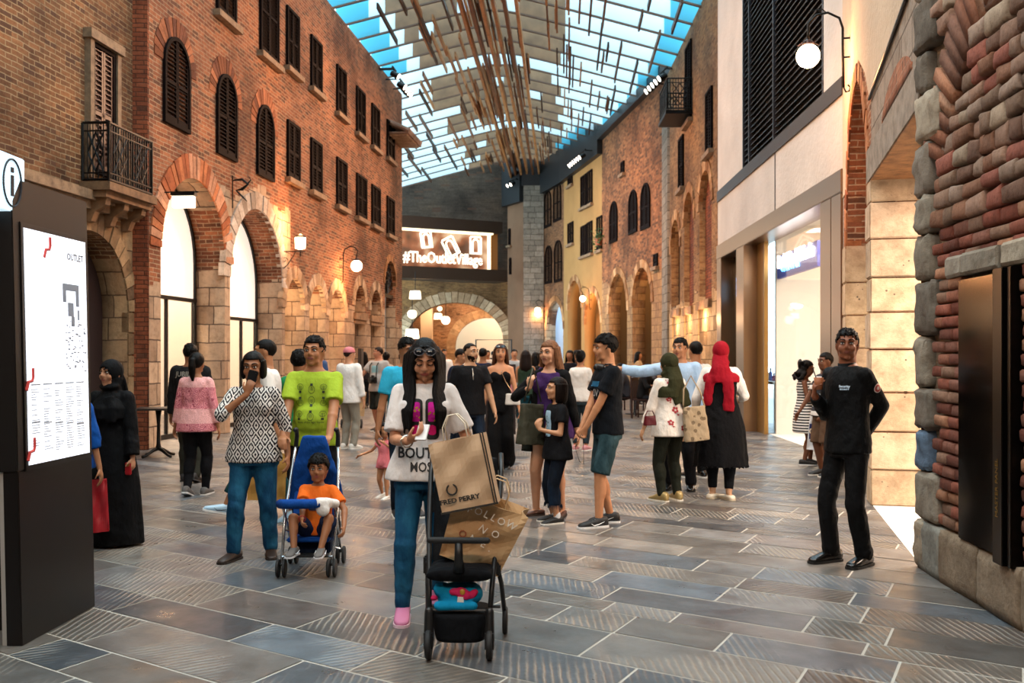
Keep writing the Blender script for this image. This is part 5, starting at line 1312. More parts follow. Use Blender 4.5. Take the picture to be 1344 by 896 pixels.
def top(f, mat, sleeve=.62, hem=-.12, e=.014, flare=.02, neck=1.035, kind='shirt', sl_e=.014, slw=None, name=None, cap_sh=True, skirt=None, neckhole=.0, smooth=3):
    mb = MB(); H = f.H; mb.loft(torso_rings(f, hem, neck, e*f.k, flare*f.k))
    for c, r in f.extra: mb.ell(c+Vector((0, -.4*e, 0)), (r*1.08+e*.7, r*.85+e*.7, r+e*.8), None, 12)
    for s, sg in (('r', -1), ('l', 1)):
        if sleeve <= 0: 
            if kind == 'tank': mb.cap(f.TT(sg*f.sw*.55, 0, .8), f.TT(sg*f.sw*.62, 0, 1.01), .03*H, .022*H, 8)
            continue
        S, E, W = f.S[s], f.E[s], f.Wr[s]; a0 = f.a0; w_ = slw if slw is not None else sl_e
        mb.cap(f.TT(sg*f.sw*.40, .004*H, .98), S, .020*H+e*.6, a0*.96+sl_e*.6, 10)
        if sleeve <= 1: mb.cap(S, S+(E-S)*sleeve, a0+sl_e*.8, a0*.92+w_, 14, round1=False)
        else:
            mb.cap(S, E, a0+sl_e, a0*.8+sl_e, 14); u = sleeve-1; mb.cap(E, E+(W-E)*u, a0*.82+sl_e, a0*.62+w_*.8, 14, round1=False)
    if skirt:    # (hem z in H, waist t, extra radius at hem, ripple)
        hz_, tw, ex, rp = skirt; rings = []; n = 40; hw, hd = interp(f.ts, 0); top_ = f.TT(0, 0, tw).z; c0 = f.TT(0, 0, tw)
        fx = (f.ft['r'][0]+f.ft['l'][0])/2
        for q in range(15):
            u = q/14; z = top_+(hz_*H-top_)*u; w0, d0 = interp(f.ts, max(-.0, tw*(1-u*2.2))); w_ = w0*H*f.bw+e+ex*u**.8; d_ = d0*H*f.bw+e+ex*u**.8*.85
            cx = c0.x+(fx.x-c0.x)*u**1.5; cy_ = c0.y+(fx.y-c0.y)*u**1.5
            rings.append([Vector((cx+w_*math.cos(2*PI*i/n)*(1+rp*u*math.sin(8*2*PI*i/n+1)+rp*.6*u*math.sin(13*2*PI*i/n)), cy_+d_*math.sin(2*PI*i/n)*(1+rp*u*math.sin(9*2*PI*i/n)), z)) for i in range(n)])
        rings.reverse(); mb.loft(rings)
    return remeshed(mb, name or kind, mat, f.vox, f.root, 6, folds(.0045*f.k, f.H*7+f.M[0][3]) if f.vox < .02 else None)
def trousers(f, mat, length=1.0, e=.010, hem_e=.014, name='trousers', waist=.12, knee_e=None):
    mb = MB(); H = f.H; mb.loft(torso_rings(f, -.19, waist, e*f.k))
    knee_e = e if knee_e is None else knee_e
    for s in 'rl':
        h, K, A = f.hip[s], f.K[s], f.A[s]
        if length <= .5:
            u = length/.5; mb.cap(h, h+(K-h)*u, f.th+e, f.th*(1-.32*u)+hem_e, 16, round1=False)
        else:
            mb.cap(h, K, f.th+e, .034*H*(1+.5*(f.bw-1))+knee_e, 16); u = (length-.5)/.5
            knee_e = max(knee_e, .009+f.vox*.25); e = max(e, .009); rk_ = .034*H*(1+.5*(f.bw-1))+knee_e; ra = .0215*H+max(hem_e, .007+f.vox*.2)
            mb.cap(K, K+(A-K)*u, rk_, rk_+(ra-rk_)*u, 16, round1=False)
            if u > .5: ax = A-K; b = Vector((0, 1, 0)); b = b-ax.normalized()*b.dot(ax.normalized()); mb.ell(K+ax*.3+b*.008*H, (.033*H*f.bw+knee_e, .035*H*f.bw+knee_e, .085*H), basis_m(ax), 12)
            if length >= .97: # cloth breaking over the shoe
                mb.cap(A+(K-A)*.03, A+(K-A)*.10, ra*1.04, ra*1.08, 14)
    return remeshed(mb, name, mat, f.vox, f.root, 4, folds(.004*f.k, f.H*5+f.M[0][3]) if f.vox < .02 else None)
def shoes(f, mat, sole='e8e4dc', h=1.0, style='sneaker', name=None, laces=None, mark=None):
    H = f.H; nm = name or {'sneaker': 'sneaker', 'flat': 'flat_shoe', 'boot': 'shoe', 'sandal': 'sandal'}[style]
    for s in 'rl':
        F0, R = f.ft[s]; st = .018*f.k
        low = style == 'flat'
        prof = [(.052, .012, .5), (.046, .024, .9), (.03, .030, 1.0), (.0, .031, 1.0), (-.035, .031, .78), (-.07, .033, .56), (-.095, .031, .42), (-.110, .023, .32), (-.117, .010, .2)]
        prof = [(u, w_*.84, hh) for u, w_, hh in prof]
        rings = []
        for (u, w_, hh) in prof:
            top_ = ((.052 if not low else .030)*hh*h if u > -.05 or low else .052*hh*(h if h < 1 else 1))*H
            sg = -1 if s == 'r' else 1; off = -sg*.004*H*max(0, -u/.1)
            pts = []
            for i in range(16):
                an = 2*PI*i/16; cx, cz = math.cos(an), math.sin(an); pts.append(F0+R @ Vector((off+w_*H*math.copysign(abs(cx)**.75, cx), u*H, st*.6+top_*(.5+.5*math.copysign(abs(cz)**.8, cz)))))
            rings.append(pts)
        mb = MB(); mb.loft(rings); o = mb.build(nm, mat, f.root, smooth=True)
        mb = MB(); rings = []
        for (u, w_, hh) in prof:
            sg = -1 if s == 'r' else 1; off = -sg*.004*H*max(0, -u/.1); w2 = w_*H+.003; rings.append([F0+R @ Vector(p) for p in ((off-w2, u*H*1.03, .001), (off+w2, u*H*1.03, .001), (off+w2, u*H*1.03, st), (off-w2, u*H*1.03, st))])
        mb.loft(rings); mb.build('sole', plain('sole '+sole, sole, .6), o)
        if laces and f.vox < .02:
            mb = MB()
            for i in range(4): u = -.03-.015*i; z = st*.6+(.0385-.0052*i)*H; mb.cap(F0+R @ Vector((-.014*H, u*H, z)), F0+R @ Vector((.014*H, u*H, z)), .0028, None, 6)
            mb.build('laces', plain('lace '+laces, laces, .7), o)
        if mark:   # curved tick on both sides
            for sx in (-1, 1):
                mb = MB(); 
                mb.tube([F0+R @ Vector((sx*(.0335*H), u*H, z*H)) for u, z in ((-.062, .028), (-.045, .017), (-.02, .021), (.015, .034))], [.0015, .0045, .004, .0012], 6, flat=1); mb.build('side_mark', plain('mark '+mark, mark, .5), o)
def hijab(f, mat, drape=.30, back=.36, shoulders=True, name='headscarf', tails=None):
    """scarf wound round the head with an open face, falling on the shoulders"""
    HP = f.HP; hs = f.hs
    headshell(f, name, mat, (0, .008, .020), (.089, .108, .106), lambda x, y, z: not (y < -.03 and (x/.056)**2+((z+.018)/.082)**2 < 1) and z > -.08, .4, .010)
    mb = MB(); 
    mb.tube([HP(0, .02, -.03), HP(0, .01, -.10), f.TT(0, .005, 1.02)], [.086*hs, .075*hs, .088*f.k], 20)
    # roll under the chin
    mb.tube([HP(.072*math.sin(q), -.055*math.cos(q)+.005-.02, -.108-.01*math.cos(q)) for q in [i*PI/6 for i in range(-6, 7)]], .022*hs, 10)
    if shoulders:
        rings = []
        for u in range(9):
            q = u/8; t = 1.06-drape*q*1.1; w_, d_ = interp(f.ts, min(t, .95)); ww = (.080+(.135)*min(1, q*1.7))*f.k*(1-.10*q); dd = (.078+.092*min(1, q*1.6))*f.k; c = f.TT(0, -.003, t)
            rings.append([c+Vector((ww*math.cos(2*PI*i/24)*(1+.03*math.sin(5*2*PI*i/24)), dd*math.sin(2*PI*i/24)*(1+.05*math.sin(6*2*PI*i/24)), 0)) for i in range(24)])
        rings.reverse(); mb.loft(rings)
    mb.tube([HP(0, .05, .02), HP(0, .075, -.06), f.TT(0, .115*f.k/1, 1.0), f.TT(0, .135*f.k, .80)], [.06*hs, .08*hs, .10*f.k, .08*f.k], 16, flat=.45, up=(0, 1, 0))
    if tails:
        for pts, r in tails: mb.tube([f.TT(*p) for p in pts], r, 12, flat=.35, up=(0, 1, 0))
    return remeshed(mb, 'scarf_drape', mat, f.vox, f.root, 4, folds(.005, 2.) if f.vox < .02 else None)
def project(f, target, vs, fs, o, ax, ay, dirn, name, mat, off=.0035, maxe=.03, parent=None):
    """lay a flat print on a garment: points are cast along dirn on to target's mesh (figure coordinates)"""
    bm = bmesh.new(); o = Vector(o); ax = Vector(ax); ay = Vector(ay); dirn = Vector(dirn).normalized(); bvs = [bm.verts.new(o+ax*x+ay*y) for x, y in vs]
    for q in fs:
        try: bm.faces.new([bvs[i] for i in q])
        except ValueError: pass
    bmesh.ops.triangulate(bm, faces=bm.faces)
    for _ in range(4):
        es = [e for e in bm.edges if e.calc_length() > maxe]
        if not es: break
        bmesh.ops.subdivide_edges(bm, edges=es, cuts=1); bmesh.ops.triangulate(bm, faces=bm.faces)
    me = target.data; tree = BVHTree.FromPolygons([v.co for v in me.vertices], [tuple(p.vertices) for p in me.polygons]); dead = []
    for v in bm.verts:
        h = tree.ray_cast(v.co-dirn*1.0, dirn)
        if h[0] is None: dead.append(v)
        else: v.co = h[0]-dirn*off
    bmesh.ops.delete(bm, geom=dead, context='VERTS'); m2 = bpy.data.meshes.new(name); bm.to_mesh(m2); bm.free(); m2.materials.append(mat)
    return link(name, m2, parent or target)
def print_text(f, target, txt, size, o, dirn=(0, 1, 0), ax=(1, 0, 0), ay=(0, 0, 1), mat=None, bold=.0, rot=0, sx=1.0, name='print'):
    vs, fs = text_mb(txt, size, bold, sx); R = Matrix.Rotation(math.radians(rot), 2); vs = [tuple(R @ Vector(v)) for v in vs]
    return project(f, target, vs, fs, o, ax, ay, dirn, name, mat)
def W_(f, v): return f.M @ Vector(v)
# ------------------------------------------------------------------ the people in the street
def fabr(n, c, f=.5): return fabric(n, c, .85, f)
denimB = denim('mid denim', '0e3a5a', '24607e'); denimD = denim('dark denim', '0a111c', '16263a'); denimG = denim('grey denim', '26323a', '40505a'); denimL = denim('light denim', '4a6a80', '86a2b4')
blk = fabr('black cotton', '0b0b0d'); blk2 = fabr('soft black', '101013'); wht = fabr('white cotton', 'ded8d2')
leather = plain('black leather', '0b0908', .25); greysn = plain('grey sneaker mesh', '5a5654', .8, bump=.3, bscale=200); blksn = plain('black sneaker', '101012', .6); whsn = plain('white sneaker', 'd8d4cc', .6)

# 1 guard
guard = g = person('security guard in black jacket and trousers standing by the stone pillar with a paper cup', 1112, 7.4, 1.745, -60, 'm', .92, '8a5238', ('short', '0c0806', {'v': .98}), face=(40, 0),
    rh=(-.055, -.135, .715), re=(-.2, .3, -1), rn=(.6, .3, .6), rcurl=.75, rd=(.25, -.35, 1), lh=(.01, .10, .545), le=(.35, 1, -.3), lcurl=.6, ld=(-1, .1, -.2), ln=(0, 1, 0), rf=(-.07, -.02, 0, -8, 0), lf=(.065, .03, 0, 12, 0), gaze=(-.2, 0), lips='6a3428')
jk = top(g, fabric('guard jacket black', '08090b', .7, .7), 1.94, -.13, .022, .008, kind='jacket', sl_e=.016, neck=1.05)
mb = MB(); mb.tube([g.TT(0, 0, .98), g.TT(0, .002, 1.03), g.TT(0, -.003, 1.10)], [.078, .070, .066], 20); mb.build('collar', fabric('guard jacket black', '08090b'), g.root, smooth=True)
trousers(g, fabric('guard trousers', '08080a', .75, .6), 1.0, .010, .026, knee_e=.012); shoes(g, leather, '080808', 1.0, 'boot')
print_text(g, jk, 'Security', .024, (.075, 0, g.TT(0, 0, .78).z), mat=plain('print pale blue', 'c8dcf0', .6), bold=.001, name='chest_lettering')
print_text(g, jk, 'SECURITY', .015, (.075, 0, g.TT(0, 0, .74).z), mat=plain('print pale blue', 'c8dcf0', .6), bold=.0008, name='chest_lettering')
def disc(r, n=20): return [(r*math.cos(2*PI*i/n), r*math.sin(2*PI*i/n)) for i in range(n)], [tuple(range(n))]
sl = g.S['l']*.55+g.E['l']*.45
for r_, mt, of in ((.034, plain('badge white', 'd8c8c0', .6), .003), (.028, plain('badge red', 'a83a34', .6), .005), (.013, plain('badge white', 'd8c8c0', .6), .007)):
    v_, f_ = disc(r_); project(g, jk, v_, f_, sl+Vector((0, 0, .01)), (0, 1, 0), (0, 0, 1), (-1, .25, 0), 'arm_badge', mt, of)
cup = thing('paper_cup', 'small brown paper cup held up in the hand of the security guard', 'cup'); W0, d0, n0, tp = g.hd_r
pc = W_(g, W0+d0*.075+n0*.045); cup.location = pc; mb = MB(); mb.lathe((0, 0, -.05), [(0, 0), (.026, 0), (.036, .09), (.033, .09), (.024, .006), (0, .006)], 16); mb.build('cup_body', plain('kraft cup', '9a5a34', .6), cup, smooth=True)
mb = MB(); mb.tube([(0, 0, -.02), (-.045, 0, .11)], .004, 8); mb.build('straw', plain('black straw', '0c0a0a', .4), cup)

# 2 front woman with the phone
w1 = person('woman with long straight black hair and white graphic T-shirt looking down at her phone', 557, 5.95, 1.66, 4, 'f', 1.04, 'c98e6c', ('long', '0a0707', {'front': 1, 'len': .34, 'hl': .086}), face=(2, 24), eyes='down', lips='9a4a40',
    rh=(-.055, -.19, .640), re=(-.35, .5, -.8), rn=(.55, .1, .8), rd=(.75, -.25, .35), rcurl=.7, lh=(.145, -.11, .55), le=(.4, .9, -.3), lcurl=.85, rf=(-.075, -.06, 0, -3, 0), lf=(.04, .15, .03, 4, -25), lk=(.05, -1, 0), neckl=-.006)
ts = top(w1, fabric('white cotton tee', 'd8d0cc', .8, .5), .84, -.08, .018, .045, sl_e=.020, slw=.034, kind='t_shirt'); jn = trousers(w1, denimB, .97, .004, .006, name='jeans'); shoes(w1, plain('pink canvas', 'b86c90', .6), 'd8b8c4', laces='e8c8d4')
zc = w1.TT(0, 0, .62).z
def rrect(x0, x1, z0, z1, r=.02):
    pts = []
    for cx, cz, a0 in ((x1-r, z1-r, 0), (x0+r, z1-r, 90), (x0+r, z0+r, 180), (x1-r, z0+r, 270)):
        for i in range(5): a = math.radians(a0+22.5*i); pts.append((cx+r*math.cos(a), cz+r*math.sin(a)))
    return pts, [tuple(range(len(pts)))]
for sx in (-1, 1):
    x0, x1 = sorted((sx*.008, sx*.088)); v_, f_ = rrect(x0, x1, -.115, .125, .025); project(w1, ts, v_, f_, (.0, 0, zc), (1, 0, 0), (0, 0, 1), (0, 1, 0), 'print_panel', plain('print black', '0c0a0c', .6), .004)
    v_, f_ = rrect(x0+.016, x1-.016, -.01, .105, .012); project(w1, ts, v_, f_, (.0, 0, zc), (1, 0, 0), (0, 0, 1), (0, 1, 0), 'print_magenta', pattern('print flowers', 'spots', 'c02090', 'b08a30', scale=38), .006)
    v_, f_ = disc(.030); v_ = [(a+sx*.048, b-.060) for a, b in v_]; project(w1, ts, v_, f_, (.0, 0, zc), (1, 0, 0), (0, 0, 1), (0, 1, 0), 'print_pink', pattern('print pink', 'spots', 'c01860', '7a1038', scale=60), .006)
pb = plain('print black', '0c0a0c', .6)
print_text(w1, ts, 'BOUTIQUE', .085, (.035, 0, zc-.195), mat=pb, bold=.002, sx=.9); print_text(w1, ts, 'MOSCHINO', .078, (.085, 0, zc-.275), mat=pb, bold=.0015, sx=.8)
mb = MB(); c_ = w1.TT(0, 0, 1.0); mb.tube([w1.TT(.062*math.sin(q), -.050*math.cos(q)-.012, .99-.055*math.cos(q)) for q in [i*PI/8 for i in range(-6, 7)]], .0018, 5); mb.ell(w1.TT(0, -.064, .925), .007); nk = mb.build('necklace', plain('silver', 'c8c4bc', .25, .9), w1.root, smooth=True)
W0, d0, n0, tp = w1.hd_r; ph = thing('mobile_phone', 'silver smartphone held in front of the woman in the white graphic T-shirt', 'phone'); ph.matrix_world = w1.M @ Matrix.Translation(W0+d0*.085+n0*.022) @ Euler((math.radians(-52), 0, math.radians(-12))).to_matrix().to_4x4()
mb = MB(); mb.box((0, 0, 0), (.068, .008, .135)); mb.build('case', plain('phone case silver', 'b8a8a0', .3, .4), ph, bevel=.004)
mb = MB(); mb.box((0, .0045, 0), (.060, .001, .122)); mb.build('screen', plain('phone glass', '101218', .08), ph)
sg_ = thing('sunglasses', 'dark sunglasses pushed up on the black hair of the front woman', 'sunglasses')
def shades(sgo, f, zz=.088, yy=-.083, col='14161c', fr='2a2c34', s=1.0, tilt=-35):
    sgo.matrix_world = f.M @ Matrix.Translation(f.HP(0, yy, zz)) @ (f.Rh @ rotx(math.radians(tilt))).to_4x4(); hs = f.hs*s
    for sx in (-1, 1):
        mb = MB(); mb.ell((sx*.034*hs, 0, 0), (.028*hs, .006*hs, .021*hs), None, 16); mb.build('lens', plain('lens dark', col, .08), sgo, smooth=True)
        mb = MB(); mb.tube([(sx*.034*hs+.029*hs*math.cos(q), -.003, .022*hs*math.sin(q)) for q in [i*PI/8 for i in range(17)]], .0028*hs, 6); mb.tube([(sx*.062*hs, 0, .008), (sx*.080*hs, .03*hs, .006), (sx*.086*hs, .10*hs, -.01)], .0028*hs, 6); mb.build('frame_half', plain('glasses frame', fr, .25), sgo)
    mb = MB(); mb.tube([(-.008*hs, -.003, .006), (.008*hs, -.003, .006)], .0028*hs, 6); mb.build('bridge', plain('glasses frame', fr, .25), sgo)
shades(sg_, w1)
mb = MB(); cw = w1.Wr['r']; dd = (w1.Wr['r']-w1.E['r']).normalized()
for q in (.0, -.012): x_, y_, z_ = basis(dd); mb.tube([cw+dd*q+x_*.034*math.cos(i*PI/8)+y_*.034*math.sin(i*PI/8) for i in range(17)], .0035, 6)
mb.build('bracelet', plain('silver', 'c8c4bc', .25, .9), w1.root)

# 3 man in the green T-shirt
gm = person('man in lime green bulb-print T-shirt pushing the blue stroller', 413, 7.95, 1.70, 0, 'm', 1.04, 'a8714e', ('short', '0c0806', {'hl': .074}), face=(-8, 2), belly=.4, beard=None, lips='7a4038',
    rh=(-.105, -.20, .535), lh=(.105, -.20, .535), re=(-.6, .8, -.3), le=(.6, .8, -.3), rd=(.15, -1, -.15), ld=(-.15, -1, -.15), rn=(.1, -.1, -1), ln=(-.1, -.1, -1), rcurl=.8, lcurl=.8, rf=(-.06, .0, 0, -10, 0), lf=(.07, .12, .02, 10, -20))
gt = top(gm, fabric('lime tee', '98b030', .8, .5), .74, -.08, .014, .012, sl_e=.014, slw=.026, kind='t_shirt'); trousers(gm, fabr('black trousers', '0c0d12'), 1.0, .01, .02); shoes(gm, blksn, '2a2a2a')
mb = MB(); mb.tube([gm.TT(.070*math.sin(q), -.058*math.cos(q)+.004, 1.0-.03*math.cos(q)) for q in [i*PI/8 for i in range(-8, 9)]], .0075, 8); mb.build('collar', fabric('lime tee', '98b030'), gm.root, smooth=True)
def ringpoly(cx, cz, r, w_, n=18, sq=1.0, vs=None, fs=None):
    k = len(vs)
    for i in range(n): a = 2*PI*i/n; vs.append((cx+r*math.cos(a), cz+r*sq*math.sin(a))); vs.append((cx+(r-w_)*math.cos(a), cz+(r-w_)*sq*math.sin(a)))
    for i in range(n): j = (i+1) % n; fs.append((k+2*i, k+2*j, k+2*j+1, k+2*i+1))
def quad(x0, x1, z0, z1, vs, fs): k = len(vs); vs += [(x0, z0), (x1, z0), (x1, z1), (x0, z1)]; fs.append((k, k+1, k+2, k+3))
for r_ in range(3):
    for c__ in range(3):
        v_, f_ = [], []
        cx, cz = (c__-1)*.092, .10-r_*.105; up = -1 if (r_+c__) % 2 else 1
        ringpoly(cx, cz+.010*up, .026, .0028, vs=v_, fs=f_, sq=(1, 1.25, .9)[c__]); quad(cx-.010, cx+.010, *sorted((cz-.020*up, cz-.038*up)), v_, f_); quad(cx-.002, cx+.002, *sorted((cz-.012*up, cz+.018*up)), v_, f_); quad(cx-.012, cx-.009, *sorted((cz-.008*up, cz+.018*up)), v_, f_); quad(cx+.009, cx+.012, *sorted((cz-.008*up, cz+.018*up)), v_, f_)
        project(gm, gt, v_, f_, (0.0, 0, gm.TT(0, 0, .60).z), (1, 0, 0), (0, 0, 1), (0, 1, 0), 'bulb_print', plain('bulb ink', '1c2c14', .7), .004)
print_text(gm, gt, 'think of the light inside', .022, (0, 0, gm.TT(0, 0, .60).z-.165), mat=plain('bulb ink', '1c2c14', .7))

# 4 woman raising a phone
pw1 = person('woman in black and white patterned blouse and blue jeans raising a phone to her face', 333, 7.6, 1.575, 6, 'f', 1.14, '94603f', ('bob', '0c0807', {'len': .09}), face=(-4, 6), lips='7a4038',
    rh=(-.01, -.145, .800), re=(-.8, -.1, -.7), rd=(.35, -.05, 1), rn=(.1, 1, .1), rcurl=.55, lh=(.165, -.03, .50), rf=(-.09, -.03, 0, -25, 0), lf=(.075, .05, 0, 12, 0))
top(pw1, pattern('ikat blouse', 'ikat', 'c9c4be', '15131a', scale=15), 1.25, -.14, .016, .015, sl_e=.020, slw=.014, kind='blouse'); trousers(pw1, denimB, .98, .006, .02, name='jeans'); shoes(pw1, plain('dark brown shoe', '2a1c14', .5), '1a120e', .8, 'boot')
W0, d0, n0, tp = pw1.hd_r; ph = thing('mobile_phone', 'black smartphone held in front of the face by the woman in the patterned blouse', 'phone'); ph.matrix_world = pw1.M @ Matrix.Translation(W0+d0*.10+Vector((0, .02, .015))) @ Euler((.1, math.radians(15), 0)).to_matrix().to_4x4()
mb = MB(); mb.box((0, 0, 0), (.07, .009, .14)); mb.build('case', plain('phone black', '0a0a0c', .3), ph, bevel=.004); mb = MB(); mb.ell((.02, -.006, .05), (.006, .002, .006), None, 10); mb.build('camera_lens', plain('lens dark', '14161c', .08), ph)

# 5 man behind her with a white shirt walking left
wm = person('dark-haired man in white shirt walking behind the woman with the raised phone', 349, 9.3, 1.70, -75, 'm', 1.0, 'a8714e', ('crop', '0c0806'), face=(-5, 0), rf=(-.05, -.24, .0, 0, 12), lf=(.05, .16, .02, 0, -20), beard=None,
    rh=(-.13, .06, .48), lh=(.14, .06, .46))
top(wm, wht, .8, -.1, .02, .01, kind='shirt'); trousers(wm, fabr('teal trousers', '0c3438'), .85, .012, .045); shoes(wm, plain('pale blue sneaker', 'a8c4d8', .5), 'e8e8e8', mark='1a2230')

# 6 black-robed woman
aw = person('woman in full black robe and black headscarf standing beside the information kiosk', 147, 8.15, 1.515, -8, 'f', 1.08, 'b07c5c', None, face=(-14, 0), lh=(.15, -.05, .44), lcurl=.6, lips='8a4a40', browc='120a08')
top(aw, fabric('black crepe', '060608', .8, .6), 1.93, .1, .022, .0, sl_e=.026, slw=.045, kind='robe', skirt=(.012, .4, .07, .04)); hijab(aw, fabric('black scarf', '070709', .8, .5), .45, tails=[([(.02, -.10, .95), (.05, -.13, .75), (.06, -.125, .5)], .05)])
pr = thing('red_purse', 'small red purse in the hand of the black-robed woman', 'purse'); W0, d0, n0, tp = aw.hd_l; pr.matrix_world = aw.M @ Matrix.Translation(W0+d0*.09+Vector((-.03, -.02, -.0))); mb = MB(); mb.box((0, 0, 0), (.05, .025, .10)); mb.build('purse_body', plain('red leather', 'a01820', .4), pr, bevel=.006); mb = MB(); mb.box((0, -.014, .03), (.03, .004, .02)); mb.build('clasp', plain('brass', 'a88040', .3, .8), pr)

# 7 person half hidden by the kiosk
bp_ = person('person in blue top mostly hidden behind the information kiosk', 88, 7.55, 1.45, 10, 'f', 1.05, 'a8714e', ('bob', '0c0807'), face=(-20, 0), lh=(.17, -.02, .46))
top(bp_, fabr('bright blue cotton', '0f4a96'), 1.3, -.1, .03, .03, sl_e=.03, kind='blouse'); trousers(bp_, fabr('pale trousers', '8a9098'), 1.0, .012, .03); shoes(bp_, greysn)

# 8/9 couple walking away on the left
pk = person('woman with ponytail in pink patterned tunic walking away near the left shops', 258, 11.0, 1.575, 176, 'f', 1.10, '94603f', ('pony', '0a0706'), lh=(.165, -.02, .47), rh=(-.165, .02, .47), rf=(-.045, -.05, 0, -4, 0), lf=(.045, .07, .015, 4, -18))
top(pk, pattern('pink batik', 'batik', 'd88a90', 'a04a5a', 'e8b8b0', 22), 1.8, -.20, .018, .03, sl_e=.018, slw=.024, kind='tunic'); trousers(pk, fabr('black leggings', '0a0b0f'), .97, .004, .008); shoes(pk, greysn, 'c8c4c0')
bm_ = person('man in black printed jacket walking away beside the woman in the pink tunic', 250, 12.2, 1.69, 178, 'm', 1.1, '8a5a40', ('short', '0a0706'), rf=(-.06, .08, .015, -4, -15), lf=(.06, -.05, 0, 4, 0))
bj = top(bm_, fabr('black jacket back', '141416'), 1.93, -.16, .028, .01, sl_e=.026, kind='jacket'); trousers(bm_, fabr('olive grey trousers', '2c2c24'), 1.0, .014, .025); shoes(bm_, blksn, '1c1c1c')
print_text(bm_, bj, 'JUBILEE', .085, (0, 0, bm_.TT(0, 0, .86).z), dirn=(0, -1, 0), ax=(-1, 0, 0), mat=plain('print grey', '8a8478', .7), bold=.001)

# 10 toddler
td = person('curly-haired toddler in pink romper with arms out', 505, 10.8, .82, -30, 'f', 1.1, 'b8805c', ('bob', '140c0a', {'len': .06}), face=(60, -10), rh=(-.34, -.06, .56), lh=(.20, -.25, .74), re=(-.2, .5, -.6), le=(.4, .3, -.6), rf=(-.08, .06, .01, -15, -10), lf=(.08, -.06, 0, 10, 0), rcurl=.3)
top(td, fabric('pink romper', 'e87c84', .8, .6), .35, -.2, .016, .0, sl_e=.014, slw=.02, kind='romper'); trousers(td, fabric('pink romper', 'e87c84'), .16, .012, .018, name='romper_legs', waist=.2); shoes(td, whsn, 'e8e4e0', .8)

# 11 family on the right of centre
pu = person('woman in purple vest, black cardigan and denim shorts carrying an olive tote', 722, 9.6, 1.69, -22, 'f', 1.03, 'c99474', ('long', '7a5238', {'len': .24, 'hl': .075}), face=(-12, 4), lips='9a5a4c', browc='4a3020',
    rh=(-.085, -.10, .735), re=(-.8, .2, -.6), rd=(.2, -.2, 1), rn=(.2, 1, 0), rcurl=.85, lh=(.16, .02, .47), rf=(-.085, .0, 0, -40, 0), lf=(.06, .03, 0, 10, 0))
tk = top(pu, fabric('purple jersey', '3a2050', .8, .6), 0, -.22, .020, .05, kind='tank', neck=.98)
mb = MB()
for s, sg in (('r', -1), ('l', 1)):
    S, E, Wr = pu.S[s], pu.E[s], pu.Wr[s]; mb.cap(pu.TT(sg*pu.sw*.5, .005, .985), S, .030*pu.H, pu.a0+.014, 12); mb.cap(S, E, pu.a0+.018, pu.a0*.8+.018, 14)
    if s == 'l': mb.cap(E, E+(Wr-E)*.85, pu.a0*.8+.018, pu.a0*.6+.016, 14, round1=False)
    else: mb.cap(E, E+(Wr-E)*.8, pu.a0*.8+.018, pu.a0*.6+.016, 14, round1=False)
    mb.tube([pu.TT(sg*.085, -.045, .95), pu.TT(sg*.115, -.050, .7), pu.TT(sg*.125, -.045, .4), pu.TT(sg*.13, -.03, .1)], [.03, .045, .05, .04], 12)
mb.loft([[c+Vector((0, .018, 0))*1 for c in r] for r in torso_rings(pu, .05, .98, .020)][0:0] or [[Vector((c.x*1.04, max(c.y, .012)+.020, c.z)) for c in r] for r in torso_rings(pu, .08, .97, .016)])
remeshed(mb, 'cardigan', fabric('black knit', '09090b', .85, .6), .011, pu.root, 4, folds(.005))
trousers(pu, denim('pale denim shorts', '7a98b0', 'b4c8d4'), .13, .012, .02, name='denim_shorts'); shoes(pu, plain('brown leather flat', '4a281a', .5), '2a1810', .9, 'flat')
gl = person('young girl in black T-shirt and frayed cropped jeans holding her hands to her chest', 731, 9.25, 1.345, -68, 'f', .98, 'c28c68', ('bob', '150d0a', {'len': .14, 'hl': .07}), face=(-6, -2), rh=(-.02, -.135, .655), lh=(.03, -.145, .645), re=(-.5, .4, -.6), le=(.5, .4, -.6), rd=(.3, -.3, 1), ld=(-.3, -.3, 1), rn=(.6, .6, 0), ln=(-.6, .6, 0), rcurl=.8, lcurl=.8, rf=(-.06, .0, 0, -8, 0), lf=(.06, -.03, 0, 8, 0))
gt2 = top(gl, blk2, .55, -.22, .024, .03, sl_e=.024, slw=.03, kind='t_shirt'); trousers(gl, denimD, .80, .012, .03, name='cropped_jeans'); shoes(gl, blksn, 'e0dcd4', .9, laces='1a1a1a')
v_, f_ = rrect(-.055, .055, -.10, .14, .02); project(gl, gt2, v_, f_, (.0, 0, gl.TT(0, 0, .55).z), (1, 0, 0), (0, 0, 1), (0, 1, 0), 'print', pattern('pale print', 'spots', '9ab8cc', '2a3a48', scale=26), .004)
mb = MB()
for s in 'rl': F0, R = gl.ft[s]; mb.cap(F0+R @ Vector((0, .005, .05)), F0+R @ Vector((0, .005, .085)), .034, .033, 12)
mb.build('socks', plain('white sock', 'd8d8dc', .8), gl.root, smooth=True)
rr = random.Random(4); mb = MB()
for s in 'rl':
    K, A = gl.K[s], gl.A[s]; c = K+(A-K)*.60
    for i in range(26): an = 2*PI*i/26; mb.cap(c+Vector((.062*math.cos(an), .062*math.sin(an), .0)), c+Vector((.068*math.cos(an), .068*math.sin(an), -rr.uniform(.02, .045))), .004, .0015, 5)
mb.build('frayed_hem', denimD, gl.root)
